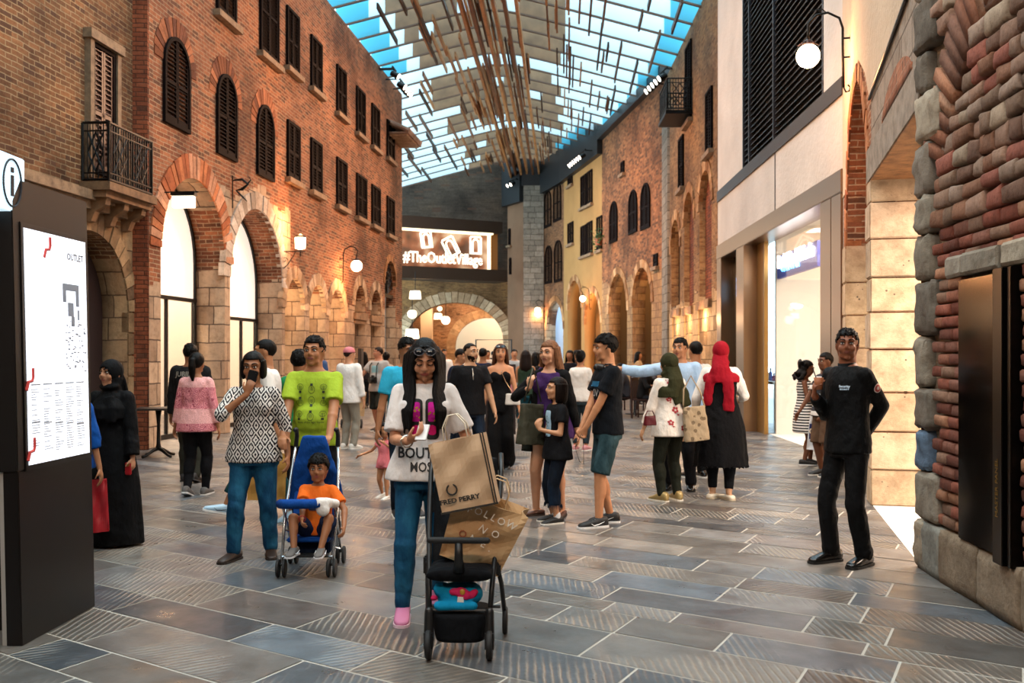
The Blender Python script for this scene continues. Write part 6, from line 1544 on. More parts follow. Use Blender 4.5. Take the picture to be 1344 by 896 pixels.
tn = person('teenage boy in black T-shirt and grey denim shorts with headphones round his neck', 797, 9.1, 1.735, -74, 'm', .90, 'c08660', ('short', '0a0706', {'v': 1.08, 'hl': .066}), face=(-4, 6), lips='9a5a4c',
    rh=(-.02, -.150, .475), lh=(.015, -.150, .470), re=(-.5, .8, -.2), le=(.5, .8, -.2), rd=(.3, -.25, -1), ld=(-.3, -.25, -1), rcurl=.8, lcurl=.8, rf=(-.06, .04, 0, -14, 0), lf=(.06, -.07, 0, 8, 0))
tt = top(tn, fabric('black navy tee', '0c1016', .85, .5), .66, -.12, .020, .01, sl_e=.022, slw=.034, kind='t_shirt'); trousers(tn, denim('grey blue denim', '1c3238', '3a545c'), .48, .014, .035, name='denim_shorts'); shoes(tn, blksn, 'e8e8e8', mark='f0f0f0', laces='d0d0d0')
zc = tn.TT(0, 0, .55).z
v_, f_ = [(-.09, .075), (.09, .075), (.09, .125), (-.09, .125)], [(0, 1, 2, 3)]; project(tn, tt, v_, f_, (0, 0, zc), (1, 0, 0), (0, 0, 1), (0, 1, 0), 'print', plain('print teal', '146088', .7), .004)
print_text(tn, tt, 'LOVE', .10, (0, 0, zc+.015), mat=plain('print white', 'b8b4b4', .7), bold=.0, name='print'); print_text(tn, tt, 'CO', .07, (0, 0, zc-.07), mat=plain('print red', '8a2430', .7), name='print')
hp = thing('headphones', 'black headphones hanging round the neck of the teenage boy', 'headphones'); hp.matrix_world = tn.M @ Matrix.Translation(tn.TT(0, 0, 1.03))
mb = MB(); mb.tube([(.075*math.sin(q), .075*math.cos(q)*.9-.01, .02+.0*q) for q in [i*PI/10 for i in range(-7, 8)]], .007, 8); mb.build('band', plain('headphone black', '0c0c0e', .35), hp, smooth=True)
for sx in (-1, 1): mb = MB(); mb.cap((sx*.058, -.07, -.01), (sx*.038, -.085, -.01), .034, .034, 16); mb.build('ear_cup', plain('headphone black', '0c0c0e', .35), hp, smooth=True)
mb = MB(); a_ = tn.Wr['l']; cb = thing('earphone_cable', 'thin black cable looping below the hands of the teenage boy', 'cable'); cb.matrix_world = tn.M; mb.tube([a_+Vector((0, -.04, -.05)), a_+Vector((0, -.10, -.18)), a_+Vector((0, -.06, -.30)), a_+Vector((0, -.02, -.33)), a_+Vector((0, -.02, -.2)), a_+Vector((0, -.03, -.06))], .0025, 6); mb.build('cable_loop', plain('headphone black', '0c0c0e', .35), cb)

# 12 group on the right
bs = person('man in pale blue shirt pointing with a raised arm behind the olive-scarfed woman', 893, 11.5, 1.745, -20, 'm', 1.04, 'b07a58', ('short', '0a0706'), face=(-12, 0), rh=(-.40, -.10, .80), re=(-.2, .3, -.9), rd=(-1, -.1, .15), rn=(0, 0, -1), rcurl=.5, rpoint=True, rf=(-.07, 0, 0, -8, 0), lf=(.07, 0, 0, 12, 0))
top(bs, fabric('pale blue shirt', '9ab4d0', .8, .5), 1.82, -.14, .024, .01, sl_e=.026, slw=.03, kind='shirt'); trousers(bs, fabr('black suit trousers', '0a0a0e'), 1.0, .014, .026); shoes(bs, leather, '080808', 1.0, 'boot')
ol = person('woman in olive headscarf and white floral blouse with her back to the camera', 879, 10.6, 1.575, -152, 'f', 1.08, 'b98a68', None, face=(14, 0), lh=(.17, -.08, .46), rh=(-.16, -.03, .48), rf=(-.065, 0, 0, -12, 0), lf=(.065, 0, 0, 12, 0))
bl = top(ol, fabric('cream blouse', 'd6ccc2', .85, .6), 1.82, -.24, .020, .03, sl_e=.022, slw=.026, kind='blouse'); trousers(ol, fabr('olive trousers', '1c1e16'), .97, .008, .014); shoes(ol, plain('gold sneaker', '9a8454', .4, .3), 'd8d0c0', 1.2)
hijab(ol, fabric('olive scarf', '2c2c18', .85, .6), .40, tails=[([(-.03, .10, .95), (-.08, .135, .72), (-.13, .13, .42)], .065), ([(.04, .1, .95), (.02, .12, .7), (-.03, .13, .5)], .06)])
rr = random.Random(12)
for i, (fx_, fz_, s_) in enumerate(((-.10, .22, .028), (.09, .34, .03), (.05, .05, .034), (-.07, .0, .03), (.12, -.08, .028), (-.02, -.14, .030), (.02, .42, .022), (-.13, -.1, .024), (.11, .16, .02), (0, .18, .022))):
    v_, f_ = [], []
    for p_ in range(5):
        a_ = 2*PI*p_/5+i; k = len(v_); v_ += [(s_*.7*math.cos(a_)+s_*.45*math.cos(2*PI*j/7), s_*.7*math.sin(a_)+s_*.45*math.sin(2*PI*j/7)) for j in range(7)]; f_.append(tuple(range(k, k+7)))
    k = len(v_); v_ += [(s_*.2, -s_), (s_*1.4, -s_*1.5), (s_*.5, -s_*1.8)]; f_.append((k, k+1, k+2))
    project(ol, bl, v_, f_, (fx_, 0, ol.TT(0, 0, .45).z+fz_-.1), (-1, 0, 0), (0, 0, 1), (.2, -1, 0), 'flower_print', plain('flower ink', '98242c', .7), .004)
rd_ = person('woman in long red headscarf, white sleeves and long black dress seen from behind', 946, 10.75, 1.70, 168, 'f', 1.10, 'b98a68', None, face=(-14, 0), lh=(.16, -.10, .53), rh=(-.12, -.2, .62), rf=(-.05, .03, 0, 30, 0), lf=(.05, -.02, 0, -30, 0))
wl = top(rd_, wht, 1.75, .5, .020, .0, sl_e=.020, slw=.02, kind='blouse'); top(rd_, fabric('black lace dress', '0a090b', .9, .7), 0, .1, .022, .0, kind='dress', neck=.97, skirt=(.21, .45, .075, .035))
trousers(rd_, fabr('black leggings', '0a0b0f'), .95, .004, .008); shoes(rd_, plain('cream flat', 'd8ccb8', .5), 'b8a890', .9, 'flat')
hijab(rd_, fabric('crimson scarf', '8c0a1c', .8, .6), .30, tails=[([(-.045, .09, 1.0), (-.075, .155, .75), (-.085, .16, .42), (-.08, .15, .15)], .062), ([(.05, .09, 1.0), (.11, .13, .75), (.135, .12, .45), (.13, .10, .25)], .055)])
m_ = MB(); c_ = rd_.TT(0, 0, 0)
for i in range(30): an = 2*PI*i/30; hw = .104*rd_.H*1.1+.022+.072; hd = .074*rd_.H*1.1+.022+.062; fx = (rd_.ft['r'][0]+rd_.ft['l'][0])/2; m_.ell((fx.x+hw*math.cos(an), fx.y+hd*math.sin(an), .21*rd_.H+.002), .012, None, 8)
m_.build('scalloped_hem', fabric('black lace dress', '0a090b'), rd_.root, smooth=True)
wb = person('man in white shirt partly hidden behind the woman in the red headscarf', 913, 12.6, 1.72, -160, 'm', 1.0, 'a8714e', ('short', '0a0706')); top(wb, wht, 1.8, -.1, .02, .01); trousers(wb, blk, 1.0, .014, .025); shoes(wb, leather)

# 13 striped-dress girl and adult with ice cream
sd = person('girl with long curly hair in black and white striped dress standing near the shop window', 1056, 14.1, 1.48, 72, 'f', .98, '6e442e', ('curly', '0a0606'), face=(0, 15), rh=(-.06, -.17, .62), lh=(.10, -.17, .64), rf=(-.05, 0, 0, 0, 0), lf=(.05, -.05, 0, 0, 0))
top(sd, pattern('thin stripes', 'stripes', 'd8d4d0', '101014', scale=26), 0, -.1, .018, .02, kind='striped_dress', neck=.98, skirt=(.31, .35, .09, .03)); shoes(sd, blksn, 'd8d8d8')
wa = person('person in striped top behind the security guard holding a white shopping bag', 1084, 12.8, 1.58, -70, 'f', 1.15, '6e442e', ('short', '0a0606'), face=(0, 0), rh=(-.15, -.16, .50), lh=(.14, -.12, .52))
top(wa, pattern('wide stripes', 'stripes', 'e0dcd8', '3a3a40', scale=9), .7, -.1, .03, .02, kind='t_shirt'); trousers(wa, fabr('beige shorts', '5a4434'), .5, .02, .03, name='shorts'); shoes(wa, blksn)

# 14 middle distance couple
pm = person('bearded man in black polo shirt and dark jeans walking towards the camera', 617, 12.4, 1.70, 18, 'm', 1.05, 'b98a68', ('crop', '0c0806', {'hl': .085}), face=(28, 0), beard='1c120e', lh=(.17, -.10, .46), rh=(-.16, .04, .48), rf=(-.06, .08, .02, -8, -18), lf=(.07, -.10, 0, 8, 0))
pt_ = top(pm, blk2, .62, -.12, .022, .01, sl_e=.022, slw=.03, kind='polo_shirt'); trousers(pm, denimD, 1.0, .01, .02, name='jeans'); shoes(pm, leather, '101010')
v_, f_ = [(-.004, -.09), (.004, -.09), (.004, .05), (-.004, .05)], [(0, 1, 2, 3)]; project(pm, pt_, v_, f_, (0, 0, pm.TT(0, 0, .88).z), (1, 0, 0), (0, 0, 1), (0, 1, 0), 'zip', plain('silver', 'c8c4bc', .25, .9), .004)
st_ = person('woman in black strapless jumpsuit with a small white shoulder bag', 657, 13.6, 1.70, -4, 'f', .98, 'c98c66', ('long', '4a2c1c', {'len': .22, 'hl': .075}), face=(6, 0), browc='2a180f', lh=(.15, -.05, .49), rh=(-.14, -.02, .46), rf=(-.05, -.08, 0, 0, 0), lf=(.05, .06, .02, 0, -18))
top(st_, blk, 0, .1, .012, .0, kind='bodice', neck=.80, sleeve_none=None) if False else top(st_, blk, 0, .1, .012, .0, kind='bodice', neck=.80); trousers(st_, blk, .97, .014, .075, waist=.3, knee_e=.035, name='wide_trousers'); shoes(st_, leather, '101010')

# 15 further figures
cm = person('man in cyan polo shirt just behind the woman looking at her phone', 533, 9.6, 1.72, 20, 'm', 1.0, 'a06a48', ('short', '0a0706'), face=(15, 10), rh=(-.17, -.02, .47)); top(cm, fabr('cyan polo', '2fa4c8'), .7, -.1, .024, .01, sl_e=.024, kind='polo_shirt'); trousers(cm, denimD, 1.0, .01, .02); shoes(cm, blksn)
gc = person('man in grey T-shirt and dark shorts with a camera hanging on his chest', 497, 20.3, 1.72, -28, 'm', 1.12, 'b97a5c', ('crop', '2a1c14'), face=(-35, 0), belly=.3, rh=(-.26, -.14, .55), re=(-.4, .7, -.3), lh=(.17, 0, .48), rf=(-.06, .06, 0, -8, 0), lf=(.06, -.06, 0, 8, 0))
gct = top(gc, fabr('grey marl tee', 'a8a09a'), .66, -.14, .024, .02, sl_e=.026, kind='t_shirt'); trousers(gc, fabr('olive black shorts', '1c1e1a'), .50, .02, .04, name='shorts'); shoes(gc, plain('brown trainer', '3a2820', .6))
v_, f_ = [(-.08, -.06), (.08, -.06), (.08, .08), (-.08, .08)], [(0, 1, 2, 3)]; project(gc, gct, v_, f_, (0, 0, gc.TT(0, 0, .7).z), (1, 0, 0), (0, 0, 1), (0, 1, 0), 'print', plain('faded cyan print', '88b4bc', .8), .006)
bh = person('dark-haired person in green behind the man in the lime T-shirt', 393, 10.4, 1.60, 170, 'm', 1.0, '94603f', ('short', '0a0706', {'v': 1.08})); top(bh, fabr('green shirt', '1f7a4a'), 1.2, -.1, .024, .01); trousers(bh, blk, 1.0, .01, .02); shoes(bh, blksn)
pc_ = person('person in white shirt and pink cap walking towards the left arches', 458, 16.5, 1.68, 150, 'm', 1.05, 'c08a68', ('crop', '2a1c14'), face=(-20, 0)); top(pc_, fabr('white shirt', 'e0dcd8'), 1.8, -.2, .03, .02, sl_e=.03); trousers(pc_, fabr('stone trousers', '8a8478'), 1.0, .014, .025); shoes(pc_, whsn)
headshell(pc_, 'cap', fabr('pink cap', 'c87880'), (0, .01, .045), (.088, .105, .088), lambda x, y, z: z > .035, .2, .01)
kd = person('small child in dark red top beside the man with the camera', 461, 20.8, 1.02, -10, 'm', 1.0, '94603f', ('short', '0a0706', {'v': 1.1}), lifted=.42, face=(0, 0), hipz=.28, rf=(-.1, -.32, .10, 0, 0), lf=(.14, -.42, .02, 0, 0), rh=(-.12, -.2, .45), lh=(.12, -.2, .45)); top(kd, fabr('dark red top', '4a1418'), 1.5, -.1, .02, .01); trousers(kd, denimL, 1.0, .01, .02); shoes(kd, blksn)
rs_ = person('person in red shirt behind the man with the camera', 529, 19.5, 1.60, 160, 'm', 1.05, '94603f', ('short', '0a0706')); top(rs_, fabr('red shirt', '8c1218'), .7, -.1, .024, .01); trousers(rs_, blk, 1.0, .01, .02); shoes(rs_, blksn)
bg_ = person('woman with dark bun behind the man in the grey T-shirt', 507, 22.5, 1.62, 170, 'f', 1.0, '94603f', ('bun', '0a0706')); top(bg_, fabr('beige top', 'b8a490'), .7, -.1, .02, .01); trousers(bg_, denimD, 1.0, .01, .02); shoes(bg_, blksn)
nv = person('man in navy shirt leaning forward beyond the bearded man', 598, 15.6, 1.66, 60, 'm', 1.0, 'b07a58', ('crop', '140c0a'), face=(10, 12), lean=6); top(nv, fabr('navy shirt', '10182a'), .7, -.1, .024, .01); trousers(nv, denimD, 1.0, .01, .02); shoes(nv, blksn)
wj = person('woman with dark bun in white T-shirt and blue jeans walking away behind the teenage boy', 762, 16.2, 1.63, 158, 'f', 1.0, 'b07a58', ('bun', '0a0706'), lh=(.18, -.12, .55)); top(wj, fabr('white t', 'dcd6d0'), .65, -.08, .02, .01, kind='t_shirt'); trousers(wj, denimG, .95, .006, .012, name='jeans'); shoes(wj, plain('pink trainer', 'c8888c', .6))
gt_ = person('woman with long dark hair in sleeveless dark green top and jeans walking away', 690, 18.5, 1.64, 176, 'f', 1.05, 'a8714e', ('long', '1a0e0a', {'len': .3})); top(gt_, fabr('dark green top', '2a3a2c'), 0, -.1, .016, .01, kind='tank', neck=.98); trousers(gt_, denim('teal denim', '14404e', '2a6070'), .95, .006, .012, name='jeans'); shoes(gt_, blksn)

# crowd far down the street: each a person of their own
crowd = [(583, 27, 1.72, 20, 'm', 'a8714e', 'crop', '140c0a', 'white shirt', 'd8d4d0', 'with a shaved side parting, far left of the crowd'), (610, 22, 1.68, -30, 'm', 'b98a68', 'short', '0a0706', 'white T-shirt', 'dcd8d4', 'between the navy and the black shirts'),
    (634, 19, 1.68, 160, 'm', '94603f', 'short', '0a0706', 'dark blue shirt', '141c34', 'just right of the bearded man'), (640, 30, 1.7, 10, 'm', 'a8714e', 'crop', '0a0706', 'pale shirt', 'c8b8a8', 'far behind the strapless jumpsuit'),
    (675, 24, 1.70, 5, 'm', 'c08a68', 'crop', '0a0706', 'light grey shirt', 'a8a8a8', 'facing the camera beside the woman in green'), (703, 23, 1.62, 170, 'f', '94603f', 'long', '0a0706', 'mustard top', 'b8943c', 'half hidden behind the purple vest'),
    (711, 21, 1.60, 150, 'f', '94603f', 'bun', '0a0706', 'black dress', '0c0c10', 'with hair in a bun left of the purple vest'), (748, 22, 1.66, -20, 'f', '94603f', 'long', '0a0706', 'black top', '121014', 'between the cardigan and the white T-shirt'),
    (756, 30, 1.7, 190, 'm', '94603f', 'short', '0a0706', 'brown shirt', '4a3020', 'far behind the teenage boy'), (553, 33, 1.7, 180, 'm', 'a8714e', 'short', '0a0706', 'grey shirt', '6a6a70', 'standing under the end arch at its left side'),
    (571, 38, 1.62, 0, 'f', 'c08a68', 'long', '1a0e0a', 'cream top', 'c8b8a0', 'under the middle of the end arch'), (647, 40, 1.72, 180, 'm', 'a8714e', 'crop', '0a0706', 'black shirt', '101014', 'under the right side of the end arch'),
    (722, 33, 1.7, 170, 'm', 'a8714e', 'short', '0a0706', 'maroon shirt', '48141c', 'far away by the grey pier'), (693, 38, 1.65, 0, 'f', 'a8714e', 'bun', '0a0706', 'teal top', '1c5058', 'far away by the tan wall'),
    (838, 31, 1.66, 80, 'f', 'a8714e', 'long', '0a0706', 'beige top', 'a89070', 'far away beside the seated diners'), (421, 26, 1.7, 60, 'm', 'a8714e', 'short', '0a0706', 'blue shirt', '2a4a7a', 'by the third left arch'), (478, 30, 1.65, 200, 'f', 'a8714e', 'long', '0a0706', 'dark top', '1c1a20', 'by the blind arches')]
for (px, Y, H, a, sx, sk, hst, hc_, cn, cc_, wh) in crowd:
    p_ = person(('man' if sx == 'm' else 'woman')+' in '+cn+' '+wh, px, Y, H, a, sx, 1.05, sk, (hst, hc_), voxel=.026)
    top(p_, fabr(cn+' cloth', cc_), .8, -.12, .026, .01, kind='top'); trousers(p_, fabr('dark crowd trousers', '14161c'), 1.0, .014, .025); shoes(p_, blksn)
# ------------------------------------------------------------------ kiosk, strollers, bags, lamps, furniture
M_kb = plain('kiosk dark brown', '130d0b', .35, .2)
kx = -2.607
ks = thing('information_kiosk', 'tall dark information kiosk with glowing map panel and a light box with an i symbol', 'kiosk', (kx, 5.3, 0)); ks.rotation_euler = (0, math.radians(-1.3), math.radians(1.9)*-1)
kl = .86
mb = MB(); mb.bb((-.085, 0, 0), (0, kl, .93)); mb.build('lower_body', M_kb, ks, bevel=.004)
mb = MB(); mb.bb((-.36, -.012, .93), (0.004, kl, 2.50)); mb.build('upper_body', plain('kiosk upper', '120c0a', .45, .1), ks, bevel=.006)
mb = MB(); mb.bb((-.112, .01, 0.0), (-.088, .05, .93)); mb.build('edge_strip', plain('pale steel strip', 'b8b0a8', .35, .3), ks); mb = MB(); mb.bb((-.36, .3, 0), (-.14, kl, .93)); mb.build('rear_body', M_kb, ks)
def yk(px): # place along the kiosk face for a picture column
    return max(0, min(kl, (kx*F/(px-CX))-5.3))
s0, s1 = .085, kl-.06; zb0, zt0 = .955, 2.24
mb = MB(); mb.bb((.0, s0-.03, zb0-.03), (.012, s1+.025, zt0+.03)); mb.build('bezel', plain('kiosk bezel', '0a0807', .3), ks, bevel=.003)
mb = MB(); mb.bb((.012, s0, zb0), (.016, s1, zt0)); mb.build('map_panel', emis('kiosk screen', 'eef4ff', 1.0), ks)
def kt(mb, txt, size, s, z, bold=0, sx=1): text_on(mb, txt, size, (.0185, s, z), (0, 1, 0), (0, 0, 1), 0, bold=bold, sx=sx)
rr = random.Random(8); mb = MB()
kt(mb, 'OUTLET', .055, s1-.14, zt0-.11, .001)
for i in range(7):
    y = s1-.42+.03*rr.uniform(-1, 1)+.05*i; 
mb.build('map_heading', plain('map ink', '20242c', .6), ks)
mb = MB()
def pq(y0, y1, z0, z1, x=.0175): mb.bb((x-.001, y0, z0), (x, y1, z1))
for (y0, y1, z0, z1) in ((.50, .70, 1.93, 1.97), (.50, .54, 1.86, 1.93), (.66, .70, 1.84, 1.93), (.56, .63, 1.78, 1.86), (.60, .64, 1.72, 1.78), (.68, .70, 1.76, 1.82)): pq(y0, y1, z0, z1)
mb.build('map_blocks', plain('map grey blue', '8a94a4', .6), ks)
mb = MB()
for i in range(60): y = rr.uniform(.52, .76); z = rr.uniform(1.45, 1.75); pq(y, y+rr.uniform(.01, .03), z, z+.008)
for c in range(5):
    for r_ in range(26):
        if rr.random() < .8: y = .12+c*.13; z = 1.36-r_*.014; pq(y, y+rr.uniform(.04, .10), z, z+.004)
for c in range(5): pq(.12+c*.13, .22+c*.13, 1.385, 1.392); pq(.12+c*.13, .21+c*.13, 1.18-.01*c, 1.187-.01*c)
mb.build('map_listing', plain('map light grey', 'a0a6b0', .6), ks)
mb = MB()
for (y, z) in ((.36, 2.20), (.14, 1.46), (.14, 1.08)):
    mb.tube([(.018, y, z+.02), (.018, y, z-.03), (.018, y-.01, z-.05), (.018, y-.05, z-.055), (.018, y-.07, z-.10)], .009, 6)
mb.build('map_route', plain('map red', 'c03a34', .6), ks)
ib = thing('info_light_box', 'glowing white box with a ringed letter i standing out from the kiosk top', 'sign', (kx-.05, 5.15, 2.315)); 
mb = MB(); mb.bb((-.30, 0, 0), (0, .28, .30)); mb.build('light_box', emis('info box glow', 'd2f0ff', .95), ib, bevel=.006)
mb = MB(); mb.tube([(.004, .14+.095*math.cos(i*PI/20), .15+.125*math.sin(i*PI/20)) for i in range(41)], .0055, 6); mb.build('ring', plain('map ink', '20242c', .6), ib)
mb = MB(); mb.bb((0, .127, .08), (.006, .153, .19)); mb.bb((0, .127, .205), (.006, .153, .232)); mb.build('letter', plain('map ink', '20242c', .6), ib)
mb = MB(); mb.bb((-.2, .20, .0), (-.1, .29, .12)); mb.build('bracket', M_kb, ib)

# ---- strollers
tubeM = plain('silver tube', 'b8bcc0', .25, .9); blkM = plain('black plastic', '0c0c0d', .45); rub = plain('tyre rubber', '151415', .7); blueF = fabric('stroller blue', '0c3f86', .8, .6); blkF = fabric('stroller black fabric', '0d0f13', .85, .5)
def wheel(par, c, r, w_=.022, mat=None, dual=False, hub='4a4a4c'):
    for dx in ((-.022, .022) if dual else (0,)):
        mb = MB(); R = Matrix.Rotation(PI/2, 3, 'Y'); mb.lathe(Vector(c)+Vector((dx, 0, 0)), [(r*.62, -w_/2), (r*.92, -w_/2), (r, -w_*.25), (r, w_*.25), (r*.92, w_/2), (r*.62, w_/2)], 24, R=R); wo = mb.build('wheel', rub, par, smooth=True)
        mb = MB(); mb.lathe(Vector(c)+Vector((dx, 0, 0)), [(.0, -w_*.45), (r*.66, -w_*.3), (r*.66, w_*.3), (0, w_*.45)], 16, R=R); mb.build('hub', plain('hub '+hub, hub, .4, .3), wo, smooth=True)
# blue umbrella stroller with the boy
b1 = thing('stroller', 'blue folding umbrella stroller with silver tubes and small paired black wheels', 'stroller', ((407-CX)/F*7.1, 7.1, 0), math.radians(2))
for sx in (-1, 1):
    mb = MB(); mb.tube([(sx*.175, -.14, .09), (sx*.185, .05, .42), (sx*.165, .26, .78), (sx*.155, .30, .88)], .0115, 8); mb.build('side_tube', tubeM, b1, smooth=True)
    mb = MB(); mb.tube([(sx*.155, .30, .87), (sx*.152, .33, .95), (sx*.150, .29, 1.0), (sx*.15, .24, 1.0)], .017, 8); mb.build('handle', blkM, b1, smooth=True)
    mb = MB(); mb.tube([(sx*.175, .30, .09), (sx*.18, .10, .33), (sx*.185, -.10, .52)], .010, 8); mb.build('rear_leg', tubeM, b1, smooth=True)
    mb = MB(); mb.tube([(sx*.175, -.14, .09), (sx*.175, -.14, .03+.05)], .016, 8); mb.build('wheel_fork', blkM, b1)
    wheel(b1, (sx*.175, -.15, .066), .064, .02, dual=True); wheel(b1, (sx*.175, .31, .066), .064, .02, dual=True)
mb = MB(); mb.tube([(-.175, .26, .12), (.175, .02, .30)], .008, 6); mb.tube([(.175, .26, .12), (-.175, .02, .30)], .008, 6); mb.tube([(-.175, -.12, .14), (.175, -.12, .14)], .009, 6); mb.build('cross_brace', tubeM, b1)
mb = MB(); mb.box((0, -.15, .155), (.30, .10, .014)); mb.build('footrest', blkM, b1, bevel=.004)
mb = MB(); mb.loft([[Vector((x, y, z)) for x, z in ((-.15, .235), (.15, .235), (.15, .262), (-.15, .262))] for y in (-.10, .02, .12)]); mb.loft([[Vector((-.15, .10+q*.16, .25+q*.42)), Vector((.15, .10+q*.16, .25+q*.42)), Vector((.15, .125+q*.16, .25+q*.42)), Vector((-.15, .125+q*.16, .25+q*.42))] for q in (0, .5, 1)]); mb.build('seat', blueF, b1, smooth=False, bevel=.008)
mb = MB(); rings = []
for i in range(9):   # folded-back hood rising to a point behind the head
    q = i/8; w_ = .215*(1-.62*q**1.3); z = .46+.50*q; y = .27-.10*math.sin(q*PI*.5); rings.append([Vector((w_*math.cos(a), y+(.10*(1-q*.3))*math.sin(a)*(1 if math.sin(a) > 0 else .35), z)) for a in [2*PI*j/20 for j in range(20)]])
mb.loft(rings); remeshed(mb, 'hood', blueF, .009, b1, 3, folds(.006, 3))
mb = MB(); mb.tube([(-.20, -.06, .50), (-.14, -.17, .515), (0, -.205, .52), (.10, -.19, .52)], .034, 12); mb.build('bumper_cover', blueF, b1, smooth=True)
mb = MB(); mb.tube([(.07, -.20, .53), (.14, -.165, .52), (.20, -.06, .50)], [.036, .040, .03], 12); mb.ell((.12, -.19, .48), (.05, .03, .05)); remeshed(mb, 'white_cloth', fabric('white muslin', 'd8d2cc', .9, .8), .009, b1, 3, folds(.005, 1))
mb = MB(); mb.loft([[Vector((x, y, z)) for x, y in ((-.14, .02), (.14, .02), (.14, .28), (-.14, .28))] for z in (.13, .22)]); mb.build('storage_basket', fabric('navy mesh', '0c1a30'), b1, bevel=.01)
boy = person('small boy in orange T-shirt sitting in the blue stroller', 414, 7.08, 1.05, -4, 'm', 1.0, '94603f', ('short', '0a0706', {'v': 1.12, 'hl': .058}), face=(4, 4), hipz=.285, hipo=(0, .06), lean=-4,
    rf=(-.09, -.20, .16, -6, 0), lf=(.09, -.20, .16, 6, 0), rk=(-.35, -.6, .8), lk=(.35, -.6, .8), rh=(-.035, -.20, .40), lh=(.22, -.10, .335), re=(-.7, .4, -.5), le=(.8, .3, -.4), rcurl=.5, lcurl=.5, lips='8a4a40')
bt_ = top(boy, fabric('orange tee', 'd8641c', .8, .5), .7, -.1, .014, .01, sl_e=.014, slw=.02, kind='t_shirt'); trousers(boy, fabric('orange navy shorts', '16203a', .8), .42, .012, .022, name='shorts'); shoes(boy, greysn, 'c8c8cc', 1.0, mark='d8dce0')
v_, f_ = rrect(-.05, .05, -.02, .02, .008); project(boy, bt_, v_, f_, (0, 0, boy.TT(0, 0, .55).z), (1, 0, 0), (0, 0, 1), (0, 1, 0), 'print_band', plain('print navy', '16203a', .7))
mb = MB(); cw = boy.Wr['r']; dd = (cw-boy.E['r']).normalized(); x_, y_, z_ = basis(dd); mb.tube([cw+x_*.024*math.cos(i*PI/8)+y_*.024*math.sin(i*PI/8) for i in range(17)], .003, 6); mb.build('bracelet', plain('red thread', 'a02028', .7), boy.root)

# black buggy of the front woman, loaded with bags
b2 = thing('stroller', 'black buggy with T-shaped bumper bar carrying paper bags in front of the white T-shirt woman', 'stroller', (-.268, 5.12, 0), math.radians(-2))
for sx in (-1, 1):
    wheel(b2, (sx*.155, -.05, .078), .076, .03, hub='2a2522'); wheel(b2, (sx*.215, .42, .078), .076, .026, hub='2a2522')
    mb = MB(); mb.cap((sx*.155, -.05, .10), (sx*.155, -.03, .24), .026, .022, 10, flat=.8); mb.box((sx*.155, -.05, .10), (.046, .05, .08)); mb.build('wheel_fork', blkM, b2, bevel=.0)
    mb = MB(); mb.tube([(sx*.155, -.03, .22), (sx*.165, .06, .38), (sx*.185, .22, .62), (sx*.195, .40, .90), (sx*.190, .46, 1.00)], .014, 8); mb.build('side_tube', blkM, b2, smooth=True)
    mb = MB(); mb.tube([(sx*.215, .42, .10), (sx*.20, .28, .32), (sx*.18, .12, .46)], .013, 8); mb.build('rear_leg', blkM, b2, smooth=True)
    mb = MB(); mb.box((sx*.19, .16, .44), (.03, .07, .10)); mb.build('hinge', blkM, b2, bevel=.008)
mb = MB(); mb.tube([(-.155, -.02, .245), (.155, -.02, .245)], .011, 8); mb.tube([(-.19, .40, .16), (.19, .40, .16)], .010, 8); mb.build('cross_bar', blkM, b2)
mb = MB(); n_ = 12
mb.loft([[Vector((.168*math.copysign(abs(math.cos(a))**.5, math.cos(a)), y+.01, z+.028*math.sin(a))) for a in [2*PI*j/20 for j in range(20)]] for y, z in ((-.06, .425), (-.05, .43), (.06, .435), (.22, .43), (.24, .43))]); mb.build('seat_pad', blkF, b2, smooth=True)
mb = MB(); mb.loft([[Vector((x, .22+q*.2, .44+q*.50)) for x in ()] or [Vector((-.17, .22+q*.2, .44+q*.48)), Vector((.17, .22+q*.2, .44+q*.48)), Vector((.17, .245+q*.2, .44+q*.48)), Vector((-.17, .245+q*.2, .44+q*.48))] for q in (0, .5, 1)]); mb.build('backrest', blkF, b2, bevel=.008)
mb = MB(); rings = []
for i in range(7): q = i/6; rings.append([Vector(((.20-.03*q)*math.cos(a), .42+.11*math.sin(a)*(1-.3*q), .68+.30*q)) for a in [2*PI*j/18 for j in range(18)]])
mb.loft(rings); remeshed(mb, 'folded_hood', blkF, .010, b2, 3, folds(.008, 5))
mb = MB(); mb.cap((-.145, -.075, .612), (.145, -.075, .612), .0165, .0165, 12); mb.build('bumper_bar', plain('bar foam', '121213', .75), b2, smooth=True); mb = MB(); mb.tube([(0, -.075, .60), (0, -.07, .52), (0, -.05, .45)], [.02, .022, .03], 10, flat=.7); mb.build('bumper_stem', blkM, b2, smooth=True)
mb = MB(); rings = []
for i in range(7): q = i/6; rings.append([Vector(((.150-.02*(1-q)**2)*math.copysign(abs(math.cos(a))**.6, math.cos(a)), .10+(.15)*math.copysign(abs(math.sin(a))**.6, math.sin(a)), .085+.14*q+.02*(1-q)*0)) for a in [2*PI*j/24 for j in range(24)]])
mb.loft(rings); mb.build('storage_basket', blkF, b2, smooth=True)
